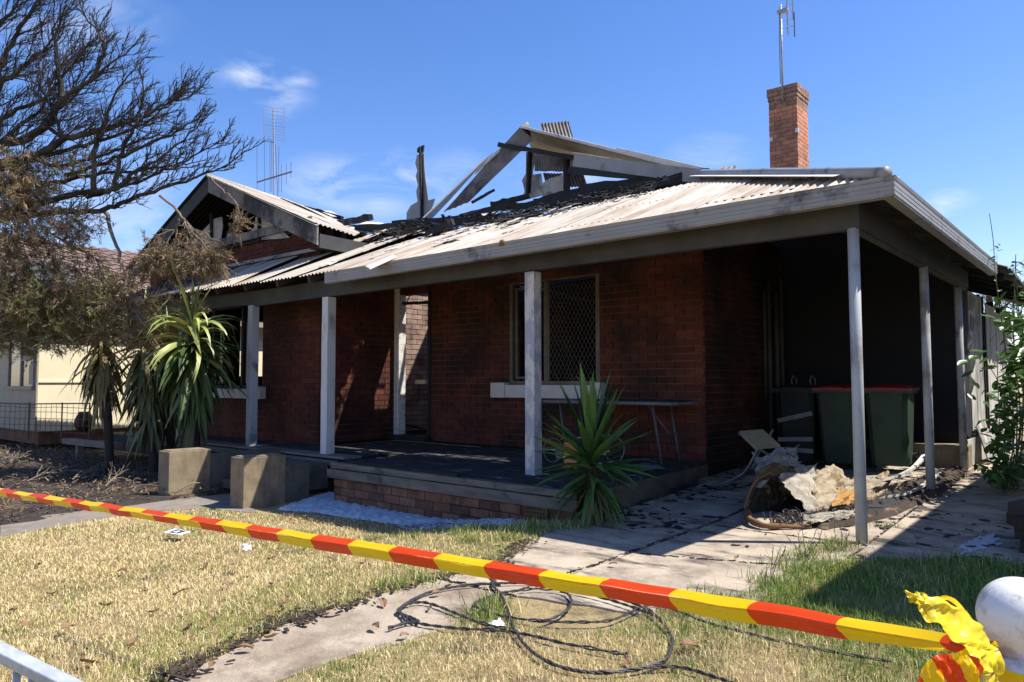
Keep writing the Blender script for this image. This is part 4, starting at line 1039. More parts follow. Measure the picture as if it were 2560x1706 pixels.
# ------------------------------------------------------------------ neighbour on the left
NB = thing('weatherboard_house', 'cream fibro house next door with red brown tiled roof, behind the burnt tree', 'house', (-16.4, 7, 0))
NX, NY = -16.4, 4.88
MB().box(-24, NX, NY, 13, .16, 2.75).build('wall', M['cream_wall'], NB)
MB().box(-24, NX - .01, NY - .012, NY - .001, .16, 2.75).build('front_shade_sheet', M['cream_front_shaded'], NB)  # thin sheet carrying the painted shade of the front face
MB().box(-23.9, NX - .06, NY + .05, 12.9, -.1, .158).build('brick_base', M['old_brick'], NB)
MB().box(NX + .001, NX + .025, NY, 13, 1.12, 1.155).build('cover_strip', M['cream_wall'], NB)
MB().box(NX - .03, NX + .03, NY - .03, NY + .0, .16, 2.75).build('corner_stop', M['cream_front_shaded'], NB)
for y in (6.1, 7.3, 8.5): MB().box(NX + .001, NX + .02, y, y + .05, .16, 1.118).build('cover_strip', M['cream_wall'], NB)
wx0, wx1 = NX - 1.75, NX - .12
wz0, wz1 = (-16.97, 4.85, 1.048)[2], (-17.073, 4.85, 1.928)[2] + .15
g = MB()
for x in (wx0, (wx0 + wx1) / 2 - .0, wx1 - .06): g.box(x, x + .06, NY - .05, NY - .013, wz0, wz1)
g.box(wx0 - .05, wx1 + .05, NY - .09, NY - .013, wz0 - .07, wz0 - .001).box(wx0 + .06, wx1 - .06, NY - .049, NY - .014, wz1 - .06, wz1)
g.box((wx0 + wx1) / 2 + .06, wx1 - .06, NY - .045, NY - .015, (wz0 + wz1) / 2, (wz0 + wz1) / 2 + .04)
NWIN = g.build('window', M['window_frame'], NB)
MB().box(wx0 + .06, (wx0 + wx1) / 2, NY - .022, NY - .016, wz0, wz1 - .06).build('pane', M['glass'], NWIN)
MB().box((wx0 + wx1) / 2 + .06, wx1 - .06, NY - .022, NY - .016, wz0, (wz0 + wz1) / 2).build('pane', M['glass'], NWIN)
MB().box((wx0 + wx1) / 2 + .06, wx1 - .06, NY - .022, NY - .016, (wz0 + wz1) / 2 + .04, wz1 - .06).build('pane', M['curtain'], NWIN)
MB().slab([(wx1 - .30, NY - .03, wz0 + .03), (wx1 - .12, NY - .03, wz0 + .03), (wx1 - .10, NY - .03, wz0 + .35), (wx1 - .2, NY - .03, wz0 + .5), (wx1 - .32, NY - .03, wz0 + .4)], .006).build('torn_blind', M['curtain'], NWIN)
# tiled roof: the slope that faces this way, tile by tile
EXN, EZN, PN = -16.15, 2.62, R(24)
TU = Vector((0, 1, 0)); TV = Vector((-math.cos(PN), 0, math.sin(PN))); TN = Vector((math.sin(PN), 0, math.cos(PN)))
RBODY = MB().hexa([(-16.18, 4.3, 2.50), (-16.18, 14, 2.50), (-22, 14, 2.5), (-22, 4.3, 2.5), (-16.18, 4.3, 2.56), (-16.18, 14, 2.56), (-20.6, 14, 2.56 + 4.42 * math.tan(PN)), (-20.6, 4.3, 2.56 + 4.42 * math.tan(PN))]).build('roof', M['tile'], NB)
MB().hexa([(-20.62, 4.3, 2.5), (-20.62, 14, 2.5), (-25, 14, 2.4), (-25, 4.3, 2.4), (-20.62, 4.3, 2.56 + 4.42 * math.tan(PN)), (-20.62, 14, 2.56 + 4.42 * math.tan(PN)), (-25, 14, 2.5), (-25, 4.3, 2.5)]).build('roof_back', M['tile'], NB)
MB().box(-16.19, -16.10, 4.25, 14, 2.45, 2.58).build('gutter', M['window_frame'], NB)
def tile_mesh(nm, m):
    g = MB(); P = []
    for i in range(7):
        a = i / 6; h = .022 * math.sin(2 * math.pi * a)
        P.append([Vector((a * .31, 0, h + .040)), Vector((a * .31, .36, h + .006))])
    g.grid(P)
    g.grid([[Vector((p[0].x, 0, p[0].z - .028)), p[0]] for p in P])
    me = g.build(nm, M[m]); d = me.data; d.polygons.foreach_set('use_smooth', [False] * len(d.polygons)); bpy.data.objects.remove(me)
    return d
TM = tile_mesh('roof_tile', 'tile'); TMD = tile_mesh('roof_tile_dark', 'tile_dark')
RM = Matrix(((TU.x, TV.x, TN.x), (TU.y, TV.y, TN.y), (TU.z, TV.z, TN.z))).to_4x4()
NBL = Vector((-16.4, 7, 0)); tiles = []
for r in range(16):
    for c in range(32):
        p = Vector((-16.10, 4.3, 2.58)) + TU * (c * .30) + TV * (r * .325)
        tiles.append((r, c, p))
tiles.sort(key=lambda t: abs(t[0] - 8.5) * .9 + abs(t[1] - 9) * .5)
g = MB()
for i, (r, c, p) in enumerate(tiles):
    dark = r < 9 and c < 6 and random.random() < .75
    jit = Matrix.Rotation(random.uniform(-.02, .02), 4, 'Z') @ Matrix.Rotation(random.uniform(0, .5 if dark else .015), 4, 'X')
    MM = Matrix.Translation(p - NBL) @ RM @ jit
    if i < 290: inst('roof_tile', TMD if dark else TM, RBODY, MM)
    else:
        k = len(g.v); me = TM
        for v in me.vertices: w = MM @ v.co + NBL; g.v.append(tuple(w))
        for f in me.polygons: g.f.append(tuple(k + q for q in f.vertices)); g.mi.append(0)
g.build('roof_tiles', M['tile'], RBODY, kind='stuff')
# low wire fence between the two houses
FN = thing('wire_fence', 'low wire mesh fence in front of the cream house', 'fence', (-14.9, 4.2, 0))
fa, fb = Vector((-18.5, 4.15, 0)), Vector((-14.9, 5.3, 0))
for t in (0, .28, .55, .8, 1.0): p = fa.lerp(fb, t); MB().tube([p, p + Vector((0, 0, .74))], .014, 6).build('fence_post', M['wire'], FN)
MB().tube([fa + Vector((0, 0, .73)), fa.lerp(fb, .5) + Vector((0, 0, .70)), fb + Vector((0, 0, .73))], .014, 5).build('top_rail', M['wire'], FN)
g = MB()
for z in (.18, .30, .42, .55, .64):
    g.tube([fa.lerp(fb, k / 8) + Vector((0, 0, z + random.uniform(-.012, .012))) for k in range(9)], .005, 4)
for k in range(26): p = fa.lerp(fb, k / 25); g.tube([p + Vector((0, 0, .15)), p + Vector((random.uniform(-.02, .02), 0, .72))], .004, 4)
g.build('wire_mesh', M['wire'], FN)
# plank seat and the dark red pot under the tree
BN = thing('plank_bench', 'low weathered plank bench in the burnt garden bed', 'bench', (-12.88, 4.6, -0.03))
MB().beam((-14.217, 4.7, 0.104), (-11.816, 4.6, 0.156), .16, .10, rough=.15, n=6).build('plank', M['timber_grey'], BN)
MB().beam((-13.582, 4.7, -0.227), (-13.609, 4.7, 0.063), .09, .10, up=(0, 1, 0)).build('leg', M['timber_grey'], BN)
MB().beam((-12.219, 4.65, -0.16), (-12.239, 4.65, 0.089), .09, .10, up=(0, 1, 0)).build('leg', M['timber_grey'], BN)
p = (-15.441, 5.4, 0.208)
solo(MB().lathe((p[0], p[1], p[2] - .03), [(.06, 0), (.13, .04), (.17, .13), (.17, .22), (.13, .31), (.10, .36), (.115, .38)], 16), 'garden_pot', M['red_pot'], 'dark red round pot beside the cream wall', 'pot', (p[0], p[1], p[2]), smooth=True)

# ------------------------------------------------------------------ burnt tree
TR = thing('burnt_tree', 'large leafless burnt tree with black branches and scorched brown foliage, leaning over the gable', 'tree', (-14.278, 2.685, -0.445))
twigs = MB(); pale = MB()
UPR = Vector((.761 * .55, .6486 * .55, .75)).normalized()
def walk(p, d, L, n, wob, bias, bw):
    pts = [p]; d = d.normalized()
    for i in range(n):
        d = (d + Vector((random.gauss(0, wob), random.gauss(0, wob), random.gauss(0, wob))) + bias * bw).normalized()
        p = p + d * (L / n); pts.append(p)
    return pts
def sub(pts, r0, L, lvl, gm, bias, dens=1.0, start=.2):
    n = len(pts); tot = sum((pts[i + 1] - pts[i]).length for i in range(n - 1))
    cnt = int(tot * (6.5, 10.5, 12)[lvl] * dens) + 1
    side = random.choice((-1, 1))
    for k in range(cnt):
        t = start + (1 - start) * (k + random.random()) / cnt
        i = min(int(t * (n - 1)), n - 2); f = t * (n - 1) - i
        p = pts[i].lerp(pts[i + 1], f); tan = (pts[i + 1] - pts[i]).normalized()
        ax = Vector((random.gauss(0, 1), random.gauss(0, 1), random.gauss(0, 1))).cross(tan).normalized()
        d = (tan + ax * random.uniform(.45, .95) + bias * .45).normalized()
        l = L * random.uniform(.55, 1.15) * (1 - .45 * t)
        r = max(r0 * (1 - .55 * t) * .40, (.008, .0048, .0034)[lvl])
        m = (6, 5, 3)[lvl]
        q = walk(p, d, l, m, (.21, .20, .18)[lvl], bias, .09)
        e = (.006, .0038, .0028)[lvl]
        gm.tube(q, [r + (e - r) * j / m for j in range(m + 1)], (5, 4, 3)[lvl], caps=False)
        if lvl < 2: sub(q, r, L * (.46, .5)[lvl], lvl + 1, gm, bias, dens, .12)
def limb(P, r0, r1, L=1.15, dens=1.0, bias=UPR, name='branch', m='branch', gm=None, start=.15):
    q = spline(P, 5); n = len(q)
    q = [a + Vector((random.gauss(0, .012), random.gauss(0, .012), random.gauss(0, .012))) for a in q]
    MB().tube(q, [r0 + (r1 - r0) * j / (n - 1) for j in range(n)], 7, caps=False).build(name, M[m], TR, smooth=True)
    if L: sub(q, (r0 + r1) / 2, L, 0, gm or twigs, bias, dens, start)
MB().tube(spline([(-14.285, 2.694, -0.645), (-14.153, 2.689, 0.956), (-14.041, 2.792, 2.637), (-13.761, 2.787, 4.158), (-13.655, 2.814, 5.025), (-13.715, 2.838, 5.801)], 5), [.27 - .0075 * k for k in range(26)], 10).build('trunk', M['bark'], TR, smooth=True)
UPR = UPR
limb([(-13.806, 2.779, 3.758), (-13.337, 3.112, 4.659), (-12.748, 3.472, 4.801), (-12.325, 3.685, 5.017), (-12.084, 3.739, 5.287), (-11.76, 3.872, 5.455), (-11.441, 4.002, 5.594), (-10.935, 4.275, 5.944)], .085, .008, .95)
limb([(-13.831, 2.767, 3.624), (-13.062, 3.115, 4.236), (-12.205, 3.563, 4.489), (-11.787, 3.772, 4.701), (-11.273, 3.945, 4.722), (-10.855, 4.164, 4.806), (-10.528, 4.307, 4.857), (-10.136, 4.498, 5.022), (-9.842, 4.615, 5.038)], .07, .007, .85)
limb([(-13.538, 2.766, 3.449), (-12.398, 3.454, 3.73), (-11.571, 3.886, 3.866), (-11.26, 4.019, 3.872), (-10.953, 4.148, 3.877), (-10.576, 4.319, 4.133), (-10.318, 4.403, 4.196), (-9.946, 4.572, 4.419), (-9.582, 4.729, 4.72)], .055, .006, .6)
limb([(-13.825, 2.782, 3.491), (-12.862, 3.588, 3.693), (-11.814, 4.088, 3.671), (-11.403, 4.302, 3.739), (-10.737, 4.594, 3.9), (-10.36, 4.777, 3.993), (-9.882, 5.042, 4.14), (-9.423, 5.285, 4.369)], .055, .006, .55)
limb([(-12.036, 3.774, 5.365), (-12.066, 3.717, 5.8), (-12.074, 3.676, 6.261), (-11.829, 3.721, 6.696)], .05, .008, .8)
limb([(-11.461, 3.986, 5.568), (-11.222, 4.027, 5.988), (-11.287, 3.956, 6.209), (-11.368, 3.733, 6.51)], .035, .006, .55)
limb([(-13.761, 2.787, 4.158), (-13.795, 3.102, 4.857), (-13.332, 3.299, 5.762), (-13.067, 3.387, 5.842), (-12.89, 3.521, 6.065), (-12.529, 3.684, 6.242), (-12.268, 3.751, 6.58)], .07, .008, .9)
limb([(-13.684, 2.809, 4.758), (-14.135, 3.158, 5.516), (-13.615, 3.412, 6.316), (-13.271, 3.541, 6.756), (-13.045, 3.702, 7.171), (-12.873, 3.819, 7.585)], .06, .008, .9)
limb([(-13.645, 2.813, 5.159), (-14.713, 3.155, 6.028), (-14.234, 3.488, 7.046), (-14, 3.661, 7.41), (-13.869, 3.73, 7.992)], .06, .008, .9)
limb([(-11.303, 3.982, 3.872), (-11.153, 3.931, 4.515), (-11.053, 4.004, 4.688), (-10.931, 4.071, 5.184), (-10.54, 4.244, 5.575)], .04, .006, .62)
limb([(-10.952, 4.147, 3.914), (-10.765, 4.142, 4.366), (-10.514, 4.201, 4.675), (-10.418, 4.256, 5.046), (-10.294, 4.206, 5.368)], .035, .006, .55)
limb([(-12.326, 3.686, 4.991), (-12.057, 3.799, 4.787), (-12.166, 3.676, 5.183), (-12.166, 3.524, 5.467), (-12.177, 3.486, 5.853)], .035, .007, .7)
limb([(-13.729, 2.8, 4.358), (-13.061, 3.613, 4.622), (-12.481, 3.859, 4.428), (-11.804, 4.167, 4.501), (-11.294, 4.458, 4.666), (-10.693, 4.827, 4.827)], .05, .006, .7, .9)
limb([(-13.714, 2.803, 4.492), (-13.803, 3.21, 5.097), (-13.254, 3.523, 5.406), (-12.768, 3.791, 5.607), (-12.331, 3.998, 6.073), (-12.088, 4.18, 6.41)], .05, .006, .8)
limb([(-13.759, 2.794, 4.091), (-14.287, 3.225, 4.632), (-13.665, 3.584, 5.166), (-13.276, 3.886, 5.588), (-13.095, 3.998, 6.151), (-12.815, 4.211, 6.503)], .05, .006, .9)
limb([(-12.289, 3.622, 4.501), (-11.681, 3.999, 4.632), (-11.08, 4.368, 4.792), (-10.63, 4.602, 5.042), (-10.48, 4.718, 5.2)], .035, .005, .6, 1.1)
limb([(-12.163, 3.881, 4.238), (-11.444, 4.22, 4.375), (-10.791, 4.499, 4.569), (-10.299, 4.771, 4.787), (-10.031, 4.861, 4.876)], .035, .005, .55, 1.1)
limb([(-11.816, 4.07, 3.886), (-11.21, 4.443, 4.054), (-10.711, 4.724, 4.219), (-10.217, 4.997, 4.444), (-9.827, 5.184, 4.632)], .03, .005, .5, 1.2)
limb([(-13.764, 2.79, 4.091), (-13.516, 3.515, 4.268), (-12.817, 3.851, 4.215), (-12.13, 4.168, 4.295), (-11.461, 4.474, 4.305), (-10.86, 4.852, 4.342), (-10.464, 5.055, 4.378)], .05, .006, .6, .9)
DN = Vector((.761 * .3, .6486 * .3, -.9)).normalized()
# drooping scorched branches that lie over the verandah roof
limb([(-10.361, 4.532, 3.735), (-10.079, 4.66, 3.479), (-9.922, 4.676, 3.288), (-9.776, 4.753, 3.026), (-9.68, 4.784, 2.826)], .02, .006, .55, 1.5, DN, 'branch', 'twig_pale', pale, .3)
limb([(-10.081, 4.663, 3.406), (-10.073, 4.557, 3.143), (-10.286, 4.389, 2.962)], .014, .005, .5, 1.4, DN, 'branch', 'twig_pale', pale)
limb([(-9.909, 4.689, 3.264), (-9.637, 4.808, 3.005), (-9.462, 4.909, 2.759)], .014, .005, .45, 1.5, DN, 'branch', 'twig_pale', pale)
limb([(-9.751, 4.902, 3.984), (-9.479, 5.019, 3.746), (-9.278, 5.074, 3.542), (-9.252, 5.045, 3.352)], .012, .004, .25, 1.2, DN, 'branch', 'twig_pale', pale, .5)
limb([(-11.731, 4.287, 3.715), (-11.188, 4.268, 3.116), (-10.9, 4.289, 2.583), (-10.815, 4.244, 2.385), (-10.605, 4.315, 2.069)], .03, .006, .5, .9, DN, 'branch', 'twig_pale', pale, .55)
limb([(-12.666, 3.77, 3.494), (-11.665, 4.135, 2.96), (-11.497, 4.153, 2.879), (-11.509, 4.031, 2.61)], .02, .006, .4, .8, DN, 'branch', 'twig_pale', pale)
limb([(-13.919, 2.771, 2.557), (-12.206, 3.437, 2.608), (-11.857, 3.613, 2.47), (-11.468, 3.828, 2.272), (-11.083, 4.038, 2.077)], .02, .005, .5, 1.0, DN, 'branch', 'twig_pale', pale)
limb([(-13.904, 2.773, 2.69), (-12.583, 3.098, 2.86), (-12.104, 3.421, 2.219), (-11.616, 3.715, 2.086)], .02, .005, .5, 1.0, DN, 'branch', 'twig_pale', pale)
limb([(-10.983, 4.11, 2.262), (-10.647, 4.27, 2.19), (-10.368, 4.395, 1.94)], .012, .004, .5, 1.5, DN, 'branch', 'twig_pale', pale, .1)
tw = twigs.build('twigs', M['twig'], TR, kind='stuff'); tp = pale.build('twigs', M['twig_pale'], TR, kind='stuff')
# scorched foliage: sprays of fine needles
cl = []
def clump(c, r, n, dead=.5): cl.append((np.array(c), r, n, dead))
for (c, r, n, dd) in (((-12.403, 3.408, 4.309), .42, 2600, .85), ((-12.447, 3.269, 3.897), .40, 2600, .85), ((-12.066, 3.464, 3.871), .34, 1500, .9), ((-12.377, 3.245, 3.239), .45, 2600, .85), ((-12.182, 3.318, 2.719), .40, 2000, .8), ((-11.939, 3.609, 3.367), .38, 1500, .95),
                      ((-11.67, 3.829, 3.493), .34, 1300, .95), ((-11.727, 3.849, 4.344), .24, 500, .7), ((-12.083, 3.308, 2.209), .42, 2400, .6), ((-11.753, 3.589, 2.209), .42, 2400, .5), ((-11.416, 3.863, 2.396), .40, 2200, .65), ((-11.105, 4.119, 2.52), .34, 1500, .8),
                      ((-11.083, 4.038, 2.077), .38, 2200, .5), ((-10.798, 4.272, 2.201), .28, 900, .8), ((-11.461, 3.725, 1.954), .40, 2400, .4), ((-11.838, 3.409, 1.892), .42, 2400, .5), ((-12.12, 3.172, 1.83), .38, 1700, .55), ((-10.66, 4.286, 1.826), .26, 700, .8),
                      ((-10.146, 4.448, 2.894), .26, 800, .95), ((-9.824, 4.659, 2.856), .30, 1300, .95), ((-9.573, 4.81, 2.818), .22, 900, .95), ((-10.269, 4.417, 2.782), .24, 800, .95), ((-9.262, 5.039, 3.322), .12, 220, .95), ((-9.891, 4.648, 2.23), .16, 300, .9), ((-11.861, 3.713, 2.862), .3, 700, .8), ((-11.522, 3.997, 2.926), .26, 500, .9), ((-10.552, 4.346, 2.251), .18, 400, .95)):
    clump(c, r * 1.0, n, dd)
VV = []; CC = []
for c, r, n, dead in cl:
    ns = max(4, n // 15)
    for _ in range(ns):
        d = rng.normal(size=3); d /= np.linalg.norm(d); sc = c + d * r * rng.random() ** .5 * np.array([1.15, 1.15, .95])
        sd = rng.normal(size=3) * .55 + np.array([.25, .15, -.55 if dead > .7 else -.1]); sd /= np.linalg.norm(sd)
        L = .16 + .14 * rng.random()
        isd = rng.random() < dead
        bc = np.array([.20, .145, .085]) if isd else np.array([.15, .15, .055])
        bc = bc * (.6 + .9 * rng.random())
        k = 26
        t = rng.random(k)[:, None]
        base = sc + sd * L * t + rng.normal(size=(k, 3)) * .012
        nd = sd * .9 + rng.normal(size=(k, 3)) * .55; nd /= np.linalg.norm(nd, axis=1)[:, None]
        wv = np.cross(nd, rng.normal(size=(k, 3))); wv /= np.linalg.norm(wv, axis=1)[:, None]
        ln = (.05 + .06 * rng.random(k))[:, None]; w = .0058
        tri = np.stack([base - wv * w, base + wv * w, base + nd * ln], 1)
        VV.append(tri.reshape(-1, 3)); cc = bc * (.75 + .5 * rng.random((k, 1))); CC.append(np.repeat(cc, 3, 0))
VV = np.concatenate(VV); CC = np.concatenate(CC)
o = sheet_mesh('foliage', VV, np.arange(len(VV)).reshape(-1, 3), M['needles'], tuple(wl(TR)), CC); o.location = (0, 0, 0); o.parent = TR; o['kind'] = 'stuff'
# fallen scorched branches on the ground
for i, (a, b, lab) in enumerate((((-9.398, 3.537, -0.17), (-10.227, 4.115, -0.17), 'dry grey broken branch lying left of the steps'), ((-10.649, 3.086, -0.17), (-10.873, 3.549, -0.17), 'scorched brown spray of twigs on the burnt bed at far left'), ((-10.396, 3.519, -0.17), (-10.834, 3.879, -0.17), 'small scorched spray of twigs on the burnt bed'), ((-8.279, 3.852, -0.17), (-8.402, 4.268, -0.17), 'pale dry stick lying against the left concrete block'), ((-12.594, 3.312, -0.17), (-13.643, 3.941, -0.17), 'tangle of dry twigs by the wire fence'))):
    a = Vector(a); b = Vector(b); g = MB(); m = a.lerp(b, .5) + Vector((0, 0, .12))
    q = spline([a + Vector((0, 0, .05)), m, b + Vector((0, 0, .10))], 4)
    g.tube(q, [.012 - .0009 * k for k in range(len(q))], 5)
    sub(q, .006, .26 if i != 3 else .16, 1, g, Vector((.3, .2, .1)), 1.3 if i != 3 else .7, .05)
    solo(g, 'fallen_branch', M['twig_pale'], lab, 'branch', tuple(a), 'fallen branches in the burnt bed')
g = MB()
for _ in range(380):
    x = random.uniform(-19, -6.8); y = random.uniform(2.6, 5.2)
    if not inpoly(np.array([x]), np.array([y]), AG)[0]: continue
    a = random.uniform(0, 6.28); l = random.uniform(.08, .35); z = -.16 + .05 * random.random()
    g.tube([(x, y, z), (x + l * .5 * math.cos(a), y + l * .5 * math.sin(a), z + .03), (x + l * math.cos(a + .3), y + l * math.sin(a + .3), z)], .004, 3, caps=False)
tag(g.build('twig_litter', M['twig_pale']), 'dry twigs and ash scattered over the burnt bed', 'twigs', kind='stuff')

n = 16000; x = rng.uniform(-19, -6.4, n); y = rng.uniform(1.6, 5.4, n); k = inpoly(x, y, AG); x, y = x[k], y[k]; n = len(x)
b = np.stack([x, y, rng.uniform(-.19, -.09, n)], 1); d = rng.normal(size=(n, 3)); d[:, 2] = np.abs(d[:, 2]) * .35; d /= np.linalg.norm(d, axis=1)[:, None]
w = np.cross(d, [0, 0, 1.0]); w /= np.linalg.norm(w, axis=1)[:, None] + 1e-6
ln = rng.uniform(.02, .09, n)[:, None]; ww = rng.uniform(.003, .016, n)[:, None]
V = np.stack([b - w * ww, b + w * ww, b + d * ln], 1).reshape(-1, 3)
c = np.where((rng.random(n) < .45)[:, None], np.array([.20, .125, .06]), np.where((rng.random(n) < .7)[:, None], np.array([.022, .02, .018]), np.array([.26, .22, .16]))) * rng.uniform(.6, 1.3, (n, 1))
tag(sheet_mesh('burnt_litter', V, np.arange(len(V)).reshape(-1, 3), M['needles'], (-10, 4, -.1), np.repeat(c, 3, 0)), 'brown and black burnt leaf litter over the garden bed', 'litter', kind='stuff')

# ------------------------------------------------------------------ yuccas
def leaf_mesh(L, w, bend, m, n=6, fold=.35, twist=0.0):
    """leaf from the origin along +X, arching down by bend (radians) over its length"""
    g = MB(); P = []; x = z = 0.0; a = 0.0
    for i in range(n + 1):
        t = i / n
        ww = w * (min(1, .45 + 2.2 * t) if t < .25 else (1 - ((t - .25) / .75) ** 1.8)) * .5 + .0015
        tw = twist * t
        P.append([Vector((x, -ww * math.cos(tw), z + ww * fold - ww * math.sin(tw))), Vector((x, 0, z)), Vector((x, ww * math.cos(tw), z + ww * fold + ww * math.sin(tw)))])
        a = -bend * (t ** 1.3); x += L / n * math.cos(a); z += L / n * math.sin(a)
    g.grid(P); o = g.build('leaf', M[m]); d = o.data; d.polygons.foreach_set('use_smooth', [True] * len(d.polygons)); bpy.data.objects.remove(o); return d
LM = {}
def leaves(root, origin, rl, spec, axis=Vector((0, 0, 0))):
    """spec rows: (count, pitch lo, pitch hi, z lo, z hi, length lo, hi, width, bend, material)"""
    for (n, p0, p1, z0, z1, l0, l1, w, bend, m) in spec:
        for k in range(n):
            key = (m, w, bend, k % 4)
            if key not in LM: LM[key] = leaf_mesh(1.0, w, bend * (.6, 1.0, 1.3, .85)[k % 4], m, twist=(.3, -.4, .1, .5)[k % 4])
            az = (k + random.random()) / n * 2 * math.pi * (1 + .618 * 5); pt = random.uniform(p0, p1); l = random.uniform(l0, l1)
            z = random.uniform(z0, z1)
            M4 = Matrix.Translation(Vector(origin) - Vector(rl) + (Vector((0, 0, z)) if z > 0 else axis * -z)) @ Matrix.Rotation(az, 4, 'Z') @ Matrix.Rotation(-pt, 4, 'Y') @ Matrix.Translation(((.02 if pt > -.5 else .05), 0, 0)) @ Matrix.Rotation(random.uniform(-.4, .4), 4, 'X') @ Matrix.Diagonal((l, l, l, 1))
            inst('leaf', LM[key], root, M4)
y0 = (-3.31, 4.86, 0)
Y = thing('yucca', 'small spiky green yucca at the front corner of the deck', 'yucca', y0, 'yuccas in front of the house')
MB().tube([(y0[0], y0[1], -.02), (y0[0], y0[1], .25), (y0[0], y0[1], .50)], [.06, .055, .045], 8).build('trunk', M['bark'], Y)
leaves(Y, (y0[0], y0[1], .46), y0, axis=Vector((0, 0, -1)), spec=((18, R(62), R(88), 0, .1, .55, .74, .105, .12, 'leaf_green'), (26, R(30), R(62), -.03, .06, .50, .62, .11, .35, 'leaf_green'), (28, R(0), R(30), -.08, .02, .44, .58, .11, .5, 'leaf_green'),
        (26, R(-40), R(0), -.16, -.04, .38, .52, .105, .6, 'leaf_green'), (28, R(-70), R(-35), -.3, -.1, .32, .45, .10, .5, 'leaf_dark'), (26, R(-80), R(-45), -.36, -.12, .28, .38, .10, .4, 'leaf_dark')))
def big_yucca(base, head, lab, spec, lean):
    Y = thing('yucca', lab, 'yucca', base, 'yuccas in front of the house')
    b = Vector(base); h = Vector(head)
    MB().tube(spline([b, b.lerp(h, .4) + Vector(lean), h], 4), .06, 9).build('trunk', M['bark'], Y, smooth=True)
    leaves(Y, head, base, spec, (b - h) / (h.z - b.z))
    return Y
pal = lambda n, m, w=.075: n
b = (-9.649, 4.75, 0.107); h = (-9.788, 4.75, 1.753)
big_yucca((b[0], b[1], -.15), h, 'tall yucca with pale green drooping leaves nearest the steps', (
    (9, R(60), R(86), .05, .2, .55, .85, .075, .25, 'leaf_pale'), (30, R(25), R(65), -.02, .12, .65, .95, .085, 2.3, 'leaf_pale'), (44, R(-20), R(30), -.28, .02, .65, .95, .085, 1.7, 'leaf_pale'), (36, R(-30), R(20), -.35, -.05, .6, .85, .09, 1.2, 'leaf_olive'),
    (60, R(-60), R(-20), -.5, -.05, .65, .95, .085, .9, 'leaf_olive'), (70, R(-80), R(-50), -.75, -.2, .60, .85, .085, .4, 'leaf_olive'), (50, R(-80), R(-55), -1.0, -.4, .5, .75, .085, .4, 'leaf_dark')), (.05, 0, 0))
b = (-10.497, 4.6, 0.031); h = (-10.957, 4.6, 1.824)
big_yucca((b[0], b[1], -.15), h, 'leaning yucca with scorched yellow green crown, middle of the tall three', (
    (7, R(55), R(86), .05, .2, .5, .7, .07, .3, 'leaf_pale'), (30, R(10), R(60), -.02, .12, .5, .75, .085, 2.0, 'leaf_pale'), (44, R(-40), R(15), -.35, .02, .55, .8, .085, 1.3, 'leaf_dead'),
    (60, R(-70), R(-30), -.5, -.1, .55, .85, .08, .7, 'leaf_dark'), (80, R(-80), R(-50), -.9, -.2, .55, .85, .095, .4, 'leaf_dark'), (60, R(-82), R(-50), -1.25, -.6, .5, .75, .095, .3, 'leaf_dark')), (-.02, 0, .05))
b = (-11.263, 4.3, -0.123); h = (-11.738, 4.3, 1.777)
big_yucca((b[0], b[1], -.15), h, 'scorched yucca with brown hanging leaves in front of the cream wall', (
    (8, R(40), R(80), .0, .1, .35, .55, .07, .8, 'leaf_dead'), (30, R(-20), R(40), -.1, .08, .45, .65, .08, 1.7, 'leaf_dead'), (70, R(-75), R(-30), -.4, .02, .55, .85, .085, .8, 'leaf_dead'), (60, R(-80), R(-50), -.6, -.1, .5, .8, .085, .5, 'leaf_dark'), (50, R(-80), R(-50), -.8, -.1, .5, .7, .085, .4, 'leaf_dead')), (.05, 0, .0))
b = (-10.635, 4.9, 0.06); h = (-10.98, 4.95, 1.616)
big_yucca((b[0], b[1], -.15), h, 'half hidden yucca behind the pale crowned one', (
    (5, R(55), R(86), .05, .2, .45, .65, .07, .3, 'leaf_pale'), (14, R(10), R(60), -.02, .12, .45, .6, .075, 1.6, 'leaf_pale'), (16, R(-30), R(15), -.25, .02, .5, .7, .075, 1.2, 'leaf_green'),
    (30, R(-70), R(-30), -.5, -.1, .55, .8, .075, .5, 'leaf_dark'), (40, R(-88), R(-60), -.9, -.2, .5, .8, .075, .25, 'leaf_dark')), (-.02, 0, .05))

